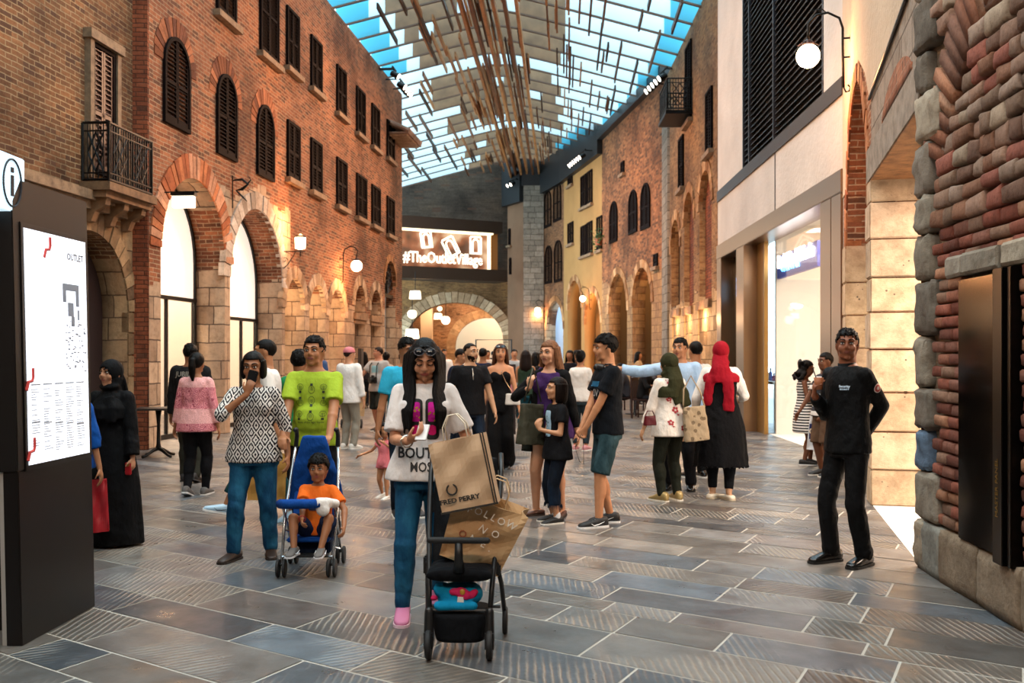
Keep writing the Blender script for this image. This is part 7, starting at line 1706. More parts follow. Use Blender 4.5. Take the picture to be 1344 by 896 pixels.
# soft bundle in the basket
bu = thing('rolled_blanket', 'bright blue padded blanket with pink ribbon packed in the basket of the black buggy', 'blanket', (-.28, 5.19, .222), math.radians(-2)); blu = fabric('sky blue fleece', '0e86b4', .9, .5)
mb = MB(); mb.ell((0, 0, .075), (.115, .09, .075)); mb.ell((-.08, -.02, .11), (.05, .05, .042)); mb.ell((.06, 0, .09), (.07, .08, .06)); mb.cap((-.095, -.09, .045), (.085, -.09, .045), .024, .024, 12); remeshed(mb, 'blanket', blu, .006, bu, 3, folds(.003, 2))
mb = MB(); mb.ell((.03, -.078, .105), (.045, .02, .03), Euler((0, .5, 0)).to_matrix()); mb.ell((-.012, -.080, .115), (.03, .02, .02)); mb.ell((-.125, -.05, .075), (.025, .02, .014)); mb.ell((.08, -.065, .10), (.035, .02, .02), Euler((0, -.7, 0)).to_matrix()); remeshed(mb, 'ribbon', fabric('hot pink ribbon', 'd0285c', .7), .006, bu, 2)
mb = MB(); mb.ell((.03, -.098, .118), (.014, .006, .016)); mb.build('button', plain('amber button', 'b8862c', .4), bu, smooth=True)
mb = MB(); mb.prism([(-.018, -.02), (.018, -.02), (.014, .012), (-.014, .012)], (.02, -.098, .080), (1, 0, 0), (0, 0, 1), (0, .01, 0)); mb.build('patch', plain('cream patch', 'd8d0c8', .7), bu)

# ---- bags
def M4(loc, ex, ey, ez): return Matrix.Translation(Vector(loc)) @ Matrix((Vector(ex), Vector(ey), Vector(ez))).transposed().to_4x4()
def paperbag(name, label, P0, w_, h_, d_, roll=0, yaw=0, pitch=0, mat=None, inner=None, taper=0., rope='d8c0a0', handle=True, group=None, crumple=.006):
    o = thing(name, label, 'bag', group=group); o.matrix_world = Matrix.Translation(Vector(P0)) @ Euler((math.radians(pitch), math.radians(roll), math.radians(yaw)), 'ZXY').to_matrix().to_4x4() if False else Matrix.Translation(Vector(P0)) @ (rotz(math.radians(yaw)) @ rotx(math.radians(pitch)) @ Matrix.Rotation(math.radians(roll), 3, 'Y')).to_4x4()
    bm = bmesh.new(); nx, nz, ny = 12, 14, 5; rr = random.Random(int(w_*1000)); mat = mat or plain('kraft paper', 'b08a64', .7)
    def grid(fn, a, b):
        g = [[bm.verts.new(fn(i/a, j/b)) for j in range(b+1)] for i in range(a+1)]
        for i in range(a):
            for j in range(b): bm.faces.new((g[i][j], g[i+1][j], g[i+1][j+1], g[i][j+1]))
    def sag(x, z): return crumple*(math.sin(x*9+z*5)+math.sin(z*13-x*7+1))
    tw = lambda v: 1+taper*v
    grid(lambda u, v: ((u-.5)*w_*tw(v), -d_/2+sag(u, v)*(1 if 0 < u < 1 else 0), v*h_), nx, nz); grid(lambda u, v: ((.5-u)*w_*tw(v), d_/2+sag(u, v)*(1 if 0 < u < 1 else 0), v*h_), nx, nz)
    for sx in (-1, 1): grid(lambda u, v: (sx*(w_/2*tw(v)-.22*d_*math.sin(PI*u)*v), (u-.5)*d_*sx, v*h_), ny, nz)
    grid(lambda u, v: ((u-.5)*w_, (v-.5)*d_, 0), nx, ny)
    bmesh.ops.remove_doubles(bm, verts=bm.verts, dist=1e-4); bmesh.ops.recalc_face_normals(bm, faces=bm.faces); bmesh.ops.solidify(bm, geom=bm.faces[:], thickness=.0025)
    me = bpy.data.meshes.new('bag_body'); bm.to_mesh(me); bm.free(); me.materials.append(mat); body = link('bag_body', me, o); o['wh'] = 0; del o['wh']
    if handle:
        for sy in (-1, 1): mb = MB(); mb.tube([(-.22*w_, sy*d_*.46, h_-.02), (-.20*w_, sy*d_*.3, h_+.07), (-.08*w_, sy*d_*.2, h_+.125), (.08*w_, sy*d_*.2, h_+.125), (.20*w_, sy*d_*.3, h_+.07), (.22*w_, sy*d_*.46, h_-.02)], .0038, 6); mb.build('handle', plain('rope '+rope, rope, .7), o, smooth=True)
    return o, body
kraft = plain('pale kraft paper', 'c8a684', .65, bump=.15, bscale=14); kraft2 = plain('brown kraft paper', 'c09a6e', .65, bump=.2, bscale=10)
o, body = paperbag('shopping_bag', 'pale brown paper bag with laurel wreath and black lettering leaning on the buggy', P(619, 665, 5.16), .295, .362, .10, roll=-12, yaw=-8, mat=kraft, rope='e0d0b8')
ink = plain('print ink', '2a241e', .7); lx, lz = -.050, .085
mb = MB(); text_on(mb, 'FRED PERRY', .034, (lx+.01, -.062, lz-.03), (1, 0, 0), (0, 0, 1), .002, bold=.0012, sx=1.15); mb.build('lettering', ink, o)
mb = MB()
for sx in (-1, 1):
    for i in range(9): a = math.radians(-80+sx*0+16.5*i); cx, cz = lx-.02+sx*.026*math.cos(a*.98), lz+.028+.026*math.sin(a*.98); mb.ell((cx, -.062, cz), (.0045, .002, .0085), Matrix.Rotation(-sx*a*.8, 3, 'Y'), 6)
mb.build('wreath_mark', ink, o)
mb = MB(); mb.bb((.130, -.060, .0), (.1365, -.056, .372)); mb.bb((.143, -.060, .0), (.1495, -.056, .372)); mb.bb((-.1525, -.061, -.004), (.1525, -.053, .006)); mb.build('stripe', ink, o)
o, body = paperbag('shopping_bag', 'large brown paper bag with scattered white capital letters lying in the black buggy seat', (-.225, 5.33, .45), .33, .36, .16, roll=21, yaw=-3, pitch=8, mat=kraft2, taper=.22, rope='d0b088', crumple=.012)
wl_ = plain('print cream white', 'f4ece0', .6, emit=0); rd2 = plain('print rust', 'a8583c', .6); mb = MB(); m2 = MB()
for ch, x, z, r_ in (('F', -.10, .30, 0), ('O', -.055, .305, 0), ('L', -.01, .305, 8), ('L', .03, .302, 12), ('O', .075, .298, -4), ('W', .13, .298, 14), ('N', .0, .225, 20), ('O', .07, .222, 0), ('N', -.03, .155, 14), ('E', .03, .150, 8), ('.', .07, .14, 0)):
    a = math.radians(r_); text_on(mb, ch, .055, (x, -.108, z), (math.cos(a), 0, -math.sin(a)), (math.sin(a), 0, math.cos(a)), .002)
text_on(m2, 'O', .055, (-.09, -.108, .162), (1, 0, 0), (0, 0, 1), .002); mb.build('lettering', wl_, o); m2.build('rust_letter', rd2, o)
# bags carried by others
W0, d0, n0, tp = bp_.hd_l; pt = W_(bp_, W0+d0*.09)
o, b = paperbag('shopping_bag', 'red gift bag hanging beside the kiosk next to the black robe', P(129, 697, 7.75), .16, .40, .10, roll=-3, yaw=20, mat=plain('red paper', 'a81c26', .4), rope='e8e0dc')
o, b = paperbag('shopping_bag', 'mustard brown paper bag behind the legs of the woman in the patterned blouse', P(350, 655, 9.2), .34, .42, .14, roll=2, yaw=10, mat=plain('mustard kraft', 'a87a34', .7))
W0, d0, n0, tp = wa.hd_r
o, b = paperbag('shopping_bag', 'white plastic bag with dark blue printed block held between the guard and the striped dress', P(1073, 590, 13.1), .26, .46, .12, roll=2, yaw=-30, mat=plain('white plastic', 'e4e6ea', .35), taper=-.25, rope='e4e6ea')
mb = MB(); mb.bb((-.10, -.070, .14), (.10, -.063, .34)); b2_ = mb.build('print_block', plain('dark blue print', '12205a', .5), o); mb = MB(); text_on(mb, 'GAP', .11, (0, -.0705, .24), (1, 0, 0), (0, 0, 1), .001, bold=.003); mb.build('lettering', plain('print cream', 'e8dcc8', .6), o)
o, b = paperbag('shopping_bag', 'brown paper bag hanging from the hand of the man with the camera', P(466, 545, 20.4), .34, .50, .16, roll=6, yaw=20, mat=kraft2)
def softbag(name, label, P0, w_, h_, d_, yaw, mat, strap=None, roll=0, cat='bag', bulge=.2, parent=None):
    o = thing(name, label, cat); o.matrix_world = Matrix.Translation(Vector(P0)) @ (rotz(math.radians(yaw)) @ Matrix.Rotation(math.radians(roll), 3, 'Y')).to_4x4()
    mb = MB(); rings = []
    for i in range(8):
        q = i/7; ww = w_*(1-.12*q); dd = d_*(1-.65*q)+.01; rings.append([Vector((ww/2*math.copysign(abs(math.cos(a))**.45, math.cos(a)), dd/2*math.copysign(abs(math.sin(a))**.7, math.sin(a)), q*h_)) for a in [2*PI*j/24 for j in range(24)]])
    mb.loft(rings); remeshed(mb, 'bag_body', mat, .009, o, 3, folds(.004, 6))
    if strap:
        mb = MB(); mb.tube(strap, .009, 8, flat=.5); mb.build('strap', mat, o, smooth=True)
    return o
Sr = pu.S['r']; 
softbag('tote_bag', 'olive grey tote bag under the arm of the woman in the purple vest', P(696, 583, 9.33), .30, .38, .16, 40, fabric('olive leather', '3c3a2e', .5, .5), [(-.10, 0, .40), (-.05, .0, .60), (.02, .04, .72), (.09, .06, .60), (.11, 0, .40)], roll=4)
softbag('shopping_bag', 'dark green hanging bag below the olive tote', P(693, 592, 9.6), .14, .42, .10, 60, fabric('dark green bag', '14160f', .7, .4), [(-.05, 0, .4), (0, 0, .55), (.05, 0, .4)], roll=6)
softbag('shoulder_bag', 'beige marbled shoulder bag hanging between the olive and the red headscarf', P(915, 578, 10.45), .28, .36, .10, 10, pattern('marbled beige', 'spots', '9a866c', '6e5c48', scale=14), [(-.12, 0, .34), (-.08, .03, .55), (.02, .05, .68), (.1, .03, .5), (.12, 0, .34)], roll=-6)
softbag('clutch_purse', 'small dark red purse in the hand of the woman in the floral blouse', P(853, 558, 10.4), .15, .10, .05, 20, fabric('dark red leather', '4a0c14', .4, .2), [(-.06, 0, .09), (-.03, 0, .15), (.03, 0, .15), (.06, 0, .09)])
o = softbag('crossbody_bag', 'small white handbag on a silver chain against the strapless jumpsuit', P(673, 531, 13.35), .21, .15, .08, -10, plain('white leather', 'c8c0b8', .4), None)
mb = MB(); mb.tube([o.matrix_world.inverted() @ W_(st_, v) for v in (st_.TT(.07, .0, 1.0), st_.TT(.02, -.11, .85), st_.TT(.08, -.13, .6), Vector((.17, -.16, .62*1.7)))]+[(0, 0, .15)], .005, 6); mb.build('chain_strap', plain('silver', 'c8c4bc', .25, .9), o)
mb = MB(); mb.ell((0, -.045, .09), (.025, .01, .025)); mb.build('clasp', plain('map ink', '20242c', .6), o)
cmr = thing('camera', 'black camera hanging on two straps over the grey T-shirt', 'camera'); cmr.matrix_world = gc.M @ Matrix.Translation(gc.TT(0, -.20, .30))
mb = MB(); mb.box((0, 0, 0), (.17, .07, .13)); mb.box((0, 0, .08), (.06, .06, .04)); mb.build('camera_body', blkM, cmr, bevel=.01); mb = MB(); mb.cap((0, -.02, 0), (0, -.12, 0), .045, .045, 14, False, False); mb.build('lens', blkM, cmr, smooth=False)
Zt = gc.tl*.66; mb = MB()
for sx in (-1, 1): mb.tube([(sx*.08, 0, .05), (sx*.085, .02, .30), (sx*.08, .08, Zt)], .012, 6)
mb.build('straps', blkM, cmr)
sh2 = thing('sunglasses', 'sunglasses on the brown hair of the woman in the strapless jumpsuit', 'sunglasses'); shades(sh2, st_)
sh3 = thing('stroller', 'dark stroller far behind the lime T-shirt with a child in a red top', 'stroller', ((458-CX)/F*20.6, 20.6, 0), 0)
for sx in (-1, 1):
    mb = MB(); mb.tube([(sx*.2, -.3, .1), (sx*.2, .1, .6), (sx*.2, .4, 1.0)], .02, 6); mb.build('side_tube', blkM, sh3); wheel(sh3, (sx*.2, -.32, .11), .10, .04); wheel(sh3, (sx*.2, .35, .11), .10, .04)
mb = MB(); mb.box((0, 0, .52), (.36, .4, .06)); mb.box((0, .24, .75), (.36, .06, .5)); mb.build('seat', blkF, sh3, bevel=.02)

# ---- pedestal table by the left pilaster
tb = thing('pedestal_table', 'small dark square-topped cafe table on a cast iron pedestal beside the left brick pilaster', 'table', (P(208, 590, 15.2).x, 15.2, 0), math.radians(12))
mb = MB(); mb.box((0, 0, .735), (.62, .62, .03)); mb.build('table_top', plain('dark table top', '14100e', .4), tb, bevel=.006)
mb = MB(); mb.lathe((0, 0, 0), [(.03, .10), (.045, .14), (.03, .2), (.024, .5), (.035, .62), (.05, .72)], 14); mb.build('column', M_iron, tb, smooth=True)
for k in range(4): a = PI/4+k*PI/2; mb = MB(); mb.tube([(0, 0, .13), (.1*math.cos(a), .1*math.sin(a), .10), (.22*math.cos(a), .22*math.sin(a), .035), (.29*math.cos(a), .29*math.sin(a), .02)], [.03, .026, .02, .024], 8); mb.build('leg', M_iron, tb, smooth=True)
# mannequins in the first window
for i, (s, z_) in enumerate(((.9, -1.25), (1.8, -1.5))):
    mq = thing('mannequin', ('headless white display mannequin in a patterned scarf, nearer the pilaster', 'headless white display mannequin in a patterned scarf, further along the first window')[i], 'mannequin'); mq.matrix_world = Matrix.Translation(LB.w(s, 0, z_)) @ rotz(math.radians(70)).to_4x4()
    mb = MB(); mb.lathe((0, 0, 0), [(.16, 0), (.16, .02), (.02, .03), (.015, .8)], 16); mb.build('stand', M_black, mq)
    mb = MB(); mb.loft([[Vector((w_*math.cos(a), d_*math.sin(a), z)) for a in [2*PI*j/16 for j in range(16)]] for z, w_, d_ in ((.78, .15, .11), (.95, .17, .12), (1.1, .13, .09), (1.28, .16, .11), (1.42, .19, .09), (1.48, .08, .06), (1.58, .05, .05))]); mb.build('torso', M_white, mq, smooth=True)
    mb = MB(); mb.tube([(.1*math.cos(a), .09*math.sin(a), 1.46+.02*math.sin(3*a)) for a in [2*PI*j/12 for j in range(13)]], .045, 8); mb.tube([(.03, -.12, 1.42), (.06, -.15, 1.2), (.04, -.14, .95)], .05, 8); mb.build('scarf', pattern('grey floral scarf', 'spots', 'b8b0a8', '38343a', scale=26), mq, smooth=True)

# ---- lamps
def bracket_lamp(label, p_wall, n, up, reach, kind, r, power, z_drop=.1):
    """wall lamp: p_wall on the wall, n outward, lamp hangs at reach"""
    o = thing('wall_lamp', label, 'lamp'); n = Vector(n).normalized(); ez = Vector((0, 0, 1)); ex = n; ey = ez.cross(ex); o.matrix_world = M4(p_wall, ex, ey, ez)
    if kind == 'globe':
        mb = MB(); pts = [(.09, 0, -.50), (.06, 0, -.56), (.02, 0, -.55), (.01, 0, -.50), (.04, 0, -.47)]; mb.tube(pts, .012, 6)
        mb.tube([(.09, 0, -.50), (.10, 0, 0), (.10, 0, .25), (.14, 0, .38), (.28, 0, .46), (.42, 0, .44), (.52, 0, .34), (reach, 0, .20), (reach, 0, .12)], .016, 8)
        for z in (-.12, .12): mb.tube([(0, 0, z), (.10, 0, z)], .012, 6); mb.box((.006, 0, z), (.012, .05, .09))
        for q in ((.3, .46, .18), (.36, .46, .1)): mb.tube([(q[0], 0, q[1]), (q[0]+.05, 0, q[1]+.05), (q[0]+q[2], 0, q[1]+.03)], [.009, .007, .002], 6)
        mb.build('bracket', M_iron, o, smooth=True)
        mb = MB(); mb.lathe((reach, 0, .06), [(.02, .08), (.06, .05), (.09, .01), (.07, .0), (.02, .04)], 12)
        for k in range(6): a = k*PI/3; mb.tube([(reach+.06*math.cos(a), .06*math.sin(a), .10), (reach+.13*math.cos(a), .13*math.sin(a), .06), (reach+.15*math.cos(a), .15*math.sin(a), .09)], [.012, .008, .002], 5)
        mb.build('crown', plain('dark copper', '3a2018', .4, .7), o)
        mb = MB(); mb.ell((reach, 0, .06-r*.9), r, None, 20); mb.build('globe', emis('lamp globe', 'ffe2bc', 9), o, smooth=True)
        c = Vector((reach, 0, .06-r*.9))
    else:
        mb = MB(); mb.tube([(0, 0, .12), (0, 0, -.62)], .014, 6); mb.tube([(0, 0, 0), (reach+.12, 0, 0)], .014, 6); mb.tube([(0, 0, -.42), (.12, 0, -.3), (.26, 0, -.10), (.3, 0, -.02)], .010, 6)
        mb.tube([(.05+.07*math.cos(t)*(1-t/9), 0, -.2+.07*math.sin(t)*(1-t/9)) for t in [i*.5 for i in range(15)]], .008, 5); mb.tube([(reach, 0, -.12), (reach, 0, .04)], .014, 6); mb.build('bracket', M_iron, o)
        mb = MB(); mb.lathe((reach, 0, .05), [(.05, 0), (r*1.0, .02), (r*1.1, r*2.2), (.02, r*2.5)], 8); mb.build('lantern_glass', emis('lamp globe', 'ffe2bc', 9), o); mb = MB(); mb.lathe((reach, 0, .05+r*2.2), [(r*1.2, 0), (r*.9, .05), (.02, .10)], 8); mb.build('lantern_cap', M_iron, o)
        c = Vector((reach, 0, .05+r))
    point('lamp_light', o.matrix_world @ (c+Vector((-.0, 0, -r-.06 if kind == 'globe' else r*2.5+.15))), power, 'ffb070', .12)
    return o
def onW(W, px, py):
    s, Y = W.at(px); return W.w(s, ZZ(py, Y), 0)
pR = onW(RD, 1117, 62); bracket_lamp('large glowing globe lamp on a curled iron bracket above the right shopfront', pR, RD.n, 1, .52, 'globe', .15, 130)
bracket_lamp('square lantern on a scrolled iron bracket between the second and third left arches', onW(LB, 371, 330), LB.n, 1, .42, 'lantern', .12, 120)
bracket_lamp('globe lamp on a hooped iron bracket above the smaller left arches', onW(LB, 446, 345), LB.n, 1, .48, 'globe', .16, 160)
bracket_lamp('small globe lamp on the ochre facade far right', onW(RF3, 776, 390), RF3.n, 1, .4, 'globe', .14, 140)
bracket_lamp('bright globe lamp on the grey pier facade far away', onW(RF4, 715, 405), RF4.n, 1, .4, 'globe', .16, 160)
fl_ = thing('flag_sign', 'small white projecting light sign on a black rod over the first left arch', 'sign'); fl_.matrix_world = Matrix.Translation(LB.w(LB.at(211)[0]+.1, ZZ(252, 16.9), 0)) @ rotz(math.atan2(LB.n.y, LB.n.x)).to_4x4()
mb = MB(); mb.tube([(0, -.0, 0), (.62, 0, 0)], .014, 6); mb.box((.36, 0, -.03), (.42, .12, .07)); mb.build('rod', M_black, fl_)
mb = MB(); mb.box((.36, 0, -.17), (.38, .11, .2)); mb.build('light_panel', emis('small sign glow', 'fff4e0', 1.4), fl_, bevel=.01)
ds = thing('dragon_bracket', 'small black wrought iron beast bracket between the two large left arches', 'bracket'); ds.matrix_world = M4(onW(LB, 302, 250)+LB.n*.05, LB.n, Vector((0, 0, 1)).cross(LB.n), (0, 0, 1)); mb = MB()
mb.tube([(0, 0, -.35), (0, 0, .3)], .014, 6); mb.tube([(0, 0, .2), (.2, 0, .22), (.32, 0, .12), (.2, 0, .02), (.08, 0, .0), (.2, 0, -.12), (.3, 0, -.22)], [.012, .03, .03, .035, .02, .02, .008], 6); mb.tube([(.3, 0, .12), (.38, 0, .2), (.34, 0, .27)], [.02, .015, .004], 6); mb.build('ironwork', M_iron, ds)
# floodlights under the eaves
def floods(W, px, py, n, label, group, step=.35, out=.5):
    s, Y = W.at(px); z = ZZ(py, Y)
    rl = thing('light_rail', 'black rail carrying '+{'single': 'short black rail with one lit floodlight on the left eave', 'floodlight': 'black rail that carries the '+group, 'small': 'black rail that carries the '+group}[label.split()[0]], 'rail'); rl.matrix_world = W.M @ Matrix.Translation((s, z, out)); mb = MB(); mb.tube([(-.2, .2, 0), (n*step, .2, 0)], .03, 6)
    for q in (0, n*step-.2): mb.tube([(q, .2, 0), (q, .2, -out)], .025, 6)
    mb.build('rail', M_iron, rl)
    for i in range(n):
        f_ = thing('floodlight', label, 'light', group=group); f_.matrix_world = W.M @ Matrix.Translation((s+i*step, z, out))
        mb = MB(); mb.tube([(0, .2, 0), (0, .02, .02)], .02, 6); mb.cap((0, .05, -.08), (0, -.08, .16), .085, .11, 10, False, False); mb.build('housing', M_iron, f_)
        mb = MB(); mb.cap((0, -.08, .16), (0, -.09, .175), .095, .095, 12, False, False); mb.build('lens', emis('flood lens', 'fff0dc', 7), f_)
floods(LB, 497, 98, 1, 'single bright floodlight on the left eave', 'left eave single light'); floods(LB, 506, 112, 4, 'floodlight of the cluster beside the tiled eave', 'left eave floodlights')
floods(RF2, 871, 118, 5, 'floodlight of the cluster where the two brick facades meet', 'right corner floodlights', .4, .45); floods(RF3, 768, 216, 6, 'floodlight of the row above the ochre facade', 'ochre facade floodlights', .4, .6); floods(RG, 680, 243, 2, 'small floodlight near the tan wall top', 'tan wall floodlights', .4, .5)
# hanging lanterns before the end arch
for i, (px, py, Y, s, kd_) in enumerate(((545, 387, 47, .22, 'box'), (541, 412, 47, .2, 'globe'), (575, 415, 60, .2, 'box'), (585, 420, 59, .24, 'globe'), (577, 405, 61, .14, 'globe'), (541, 438, 50, .28, 'box'))):
    lb = ('square hanging lantern highest at the left of the end arch', 'round hanging lamp under the highest lantern left of the end arch', 'square lantern left in the cluster inside the end arch', 'largest round lamp in the cluster inside the end arch', 'small round lamp in the cluster inside the end arch', 'wide lit lantern low at the left of the end arch')[i]
    h_ = thing('hanging_lamp', lb, 'lamp', P(px, py, Y)); mb = MB(); mb.tube([(0, 0, s), (0, 0, s+.9)], .02, 5); mb.build('chain', M_iron, h_); mb = MB()
    if kd_ == 'globe': mb.ell((0, 0, 0), s*1.1, None, 14)
    else: mb.box((0, 0, 0), (s*2.4, s*2, s*1.7), None, taper=.85)
    mb.build('lamp_glass', emis('hanging lamp glow', 'ffe6c0', 4), h_, smooth=kd_ == 'globe'); mb = MB(); mb.lathe((0, 0, s*.9), [(s*.9, 0), (.03, s*.3)], 10); mb.build('lamp_cap', M_iron, h_)
# iron balcony and plant on the right facades
rb_ = thing('balcony', 'small black iron balcony high on the rough brick facade right', 'balcony'); s_, Y_ = RF1.at(899); rb_.matrix_world = RF1.M @ Matrix.Translation((s_-.2, ZZ(160, Y_), 0)); mb = MB(); railside(mb, (0, 0, .7), (1.6, 0, .7)); railside(mb, (0, 0, 0), (0, 0, .7)); railside(mb, (1.6, 0, 0), (1.6, 0, .7)); mb.bb((-.05, -.1, 0), (1.65, 0, .75)); mb.build('railing', M_iron, rb_)
pp = thing('potted_plant', 'green trailing plant in a pot under the first arched window of the rubble facade', 'plant'); s_, Y_ = RF2.at(803); pp.matrix_world = RF2.M @ Matrix.Translation((s_, ZZ(322, Y_), .55)); mb = MB(); R = Matrix.Rotation(-PI/2, 3, 'X'); mb.lathe((0, 0, 0), [(.12, 0), (.18, .28), (.15, .28), (.1, .02)], 12, R=R); mb.build('pot', plain('terracotta', '8a4a2c', .7), pp)
mb = MB(); rr = random.Random(3)
for i in range(120): p_ = Vector((rr.gauss(0, .22), rr.gauss(.25, .22), rr.gauss(0.05, .12))); mb.ell(p_, (.05, .015, .03), Euler((rr.random()*3, rr.random()*3, 0)).to_matrix(), 6)
mb.build('foliage', plain('leaf green', '2c4a1c', .6), pp)
# cafe chairs and diners in the far right distance
def chair(px, Y, a, label):
    c = thing('cafe_chair', label, 'chair', ((px-CX)/F*Y, Y, 0), math.radians(a)); cm_ = plain('dark red wood', '2a100c', .5)
    mb = MB(); mb.box((0, 0, .46), (.44, .42, .04)); mb.build('seat', cm_, c, bevel=.01); mb = MB(); mb.bb((-.22, .19, .48), (-.18, .22, .98)); mb.bb((.18, .19, .48), (.22, .22, .98)); mb.bb((-.2, .19, .93), (.2, .22, 1.0))
    for k in range(5): mb.bb((-.15+.07*k, .195, .48), (-.13+.07*k, .215, .94))
    mb.build('backrest', cm_, c)
    for sx in (-1, 1):
        for sy in (-1, 1): mb = MB(); mb.bb((sx*.2-.018, sy*.19-.018, 0), (sx*.2+.018, sy*.19+.018, .46)); mb.build('leg', cm_, c)
for i, (px, Y, a, lb) in enumerate(((843, 24.5, 60, 'dark wooden cafe chair nearest to the pale blue shirt'), (832, 28, 200, 'dark wooden cafe chair behind the nearest one'), (822, 25.5, -80, 'dark wooden cafe chair with the diner in grey'), (868, 27, 100, 'dark wooden cafe chair by the rough brick wall'))): chair(px, Y, a, lb)
ct2 = thing('cafe_table', 'round cafe table with white top between the far chairs', 'table', ((833-CX)/F*26.2, 26.2, 0)); mb = MB(); mb.lathe((0, 0, 0), [(.25, 0), (.25, .02), (.03, .04), (.03, .7)], 14); mb.build('pedestal', M_iron, ct2); mb = MB(); mb.lathe((0, 0, .7), [(0, 0), (.42, 0), (.42, .03), (0, .03)], 20); mb.build('table_top', M_white, ct2)
for (px, Y, a, cn, cc, lb) in ((821, 25.5, -80, 'far grey', '3a3a40', 'seated diner in dark grey facing the far cafe table'), (844, 24.5, 60, 'far black', '101012', 'seated diner in black bent over on the nearest cafe chair')):
    p_ = person(lb, px, Y, 1.68, a, 'm', 1.05, '94603f', ('short', '0a0706'), hipz=.32, rf=(-.08, -.26, 0, 0, 0), lf=(.08, -.26, 0, 0, 0), rh=(-.1, -.25, .5), lh=(.1, -.25, .5), lean=12, voxel=.024); top(p_, fabr(cn, cc), 1.5, -.1, .024, .01); trousers(p_, fabr('dark crowd trousers', '14161c'), 1.0, .014, .025); shoes(p_, blksn)
# portal frame and pink poster stand behind the jumpsuit
fr_ = thing('gate_frame', 'thin black rectangular gate frame standing before the end arch', 'frame', P(648, 480, 42)); fr_.location.z = 0; mb = MB(); w_ = .7*42/F*60; mb.tube([(-.75, 0, 0), (-.75, 0, 2.2), (.75, 0, 2.2), (.75, 0, 0)], .035, 6); mb.build('frame', M_black, fr_)
ps = thing('poster_stand', 'pink poster in a dark frame standing behind the woman in the jumpsuit', 'poster', ((657-CX)/F*16.5, 16.5, 0)); mb = MB(); mb.box((0, 0, .82), (.50, .04, 1.16)); mb.box((-.2, 0, .12), (.04, .3, .24)); mb.box((.2, 0, .12), (.04, .3, .24)); mb.build('frame', plain('frame maroon', '200c0c', .5), ps); mb = MB(); mb.box((0, -.024, .82), (.43, .006, 1.08)); mb.build('poster', plain('pink poster', 'b87070', .6), ps)
sp = thing('standing_sign', 'narrow dark upright sign board by the smaller left arches', 'sign', LB.w(LB.at(458)[0], 0, .35)); mb = MB(); mb.box((0, 0, 1.05), (.1, .45, 1.4)); mb.box((0, 0, .03), (.35, .5, .06)); mb.box((0, 0, .2), (.05, .1, .36)); mb.build('board', plain('dark board', '1c1614', .5), sp)

for q in LBarch[2:7]:
    point('arch_light', LB.w((q[0]+q[1])/2, 2.75, -.2), 38, 'ffd09a', .1); point('arch_light', LB.w((q[0]+q[1])/2, .5, -.22), 22, 'ffd09a', .1)
point('arch_light', LB.w(LBarch[1][0]+.9, 3.9, -.3), 45, 'ffe0c8', .1); point('arch_light', LB.w(LBarch[0][0]+.9, 3.9, -.3), 35, 'ffc890', .1)
for a, b in ((884, 895), (900, 911), (918, 934)):
    point('arch_light', RF1.w((RF1.at(a)[0]+RF1.at(b)[0])/2, 2.5, .25), 45, 'ffcf98', .1)
# ------------------------------------------------------------------ light, sky, camera
WC = 'ffc394'
def fl(p, t, e, ang=75, c=WC): spot('flood_or_fill_spot', p, t, e, c, ang, .8, .25)
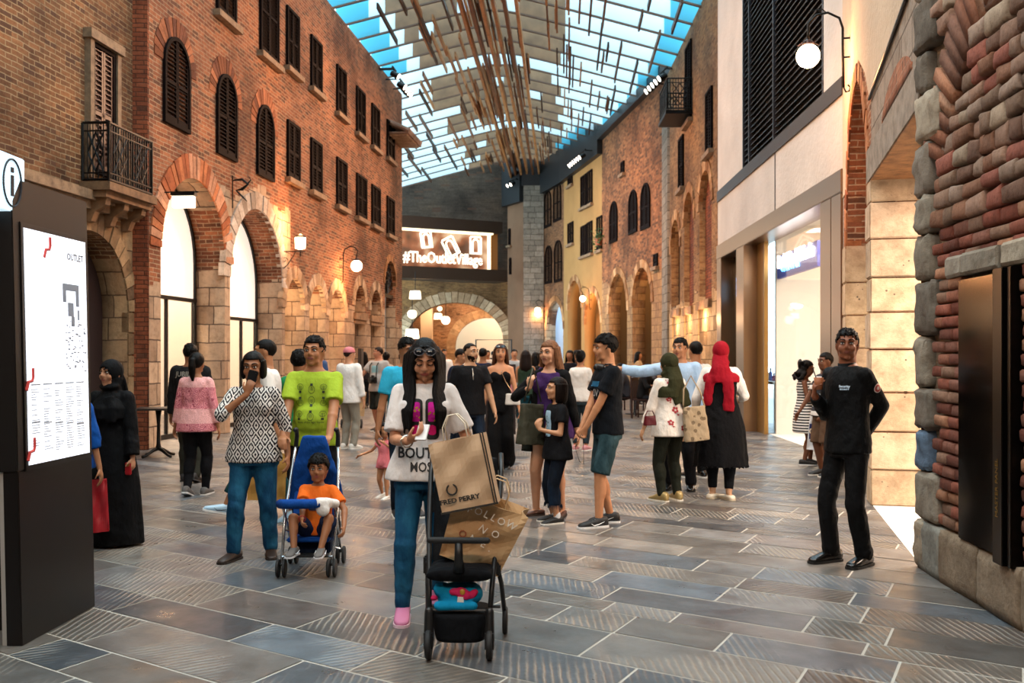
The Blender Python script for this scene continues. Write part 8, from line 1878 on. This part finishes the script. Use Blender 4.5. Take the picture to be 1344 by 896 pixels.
# floodlight clusters under the eaves wash the facade opposite
fl((4.3, 30, 10.2), LB.w(6, 4.5), 5200, 80); fl((4.3, 33, 10.2), LB.w(13, 5), 4200, 80); fl((3.6, 24, 10.2), LB.w(1, 5), 3200, 80); fl((2.0, 44, 9.8), LB.w(18, 5), 2600, 70)
fl((2.6, 14, 10.2), LA.w(8, 5), 1200, 75)
fl((-4.0, 30, 10.2), RF1.w(4, 4), 3600, 75); fl((-3.6, 34, 10.2), RF2.w(5, 5), 4600, 75); fl((-3.6, 36, 10.0), RF3.w(4, 5), 3600, 60)
fl((-4.6, 24, 10.2), RE.w(3, 5), 3000, 75, 'ffd2b0'); fl((-5.2, 14, 9.5), RD.w(1, 3.4), 1500, 75, 'ffc898'); fl((-4.6, 5, 7.5), RC.w(1.2, 2.2), 520, 70, 'ffe0c8')
fl((-1.5, 44, 9.5), (-4, 56, 3), 900, 80)
for x, t in ((-2.4, 2.5), (2.2, -2.5), (0, 0)): fl((x, -4.5, 7.2), (t, 9, 1.0), 620, 60, 'ffe2c8')  # added fill spots behind the camera to brighten the faces, no fittings there
# downlights over the paving
for x, y, e in ((-1.5, 3.5, 800), (1.2, 7.5, 850), (-2.6, 10.5, 1000), (1.5, 14, 1100), (-1.5, 19, 1300), (1.5, 26, 1500), (-1, 34, 1500), (-1, 44, 1300)):
    fl((x, y-1.5, 9.6), (x, y+1.0, 0), e*.92, 85, 'ffdcb8')

w = bpy.data.worlds.new('sky'); SC.world = w; w.use_nodes = True; nt = w.node_tree; bg = nt.nodes['Background']
bg.inputs[0].default_value = (.66, .90, 1.0, 1); bg.inputs[1].default_value = 4.2
cam = bpy.data.cameras.new('camera'); co = bpy.data.objects.new('camera', cam); COL.objects.link(co); SC.camera = co
co.location = (0, 0, CH); co.rotation_euler = (PI/2, 0, 0); cam.sensor_width = 36; cam.lens = 36*F/1344; cam.shift_y = (HY-448)/1344
cam.dof.use_dof = True; cam.dof.focus_distance = 7.2; cam.dof.aperture_fstop = 3.5; cam.clip_start = .1; cam.clip_end = 300
SC.view_settings.view_transform = 'Standard'; SC.view_settings.look = 'None'; SC.view_settings.exposure = 0.0; SC.view_settings.gamma = 1; SC.view_settings.use_curve_mapping = False
cy = SC.cycles; cy.max_bounces = 6; cy.diffuse_bounces = 3; cy.glossy_bounces = 3; cy.transparent_max_bounces = 8; cy.transmission_bounces = 4; cy.caustics_reflective = False; cy.caustics_refractive = False
cy.sample_clamp_indirect = 6; cy.use_denoising = True
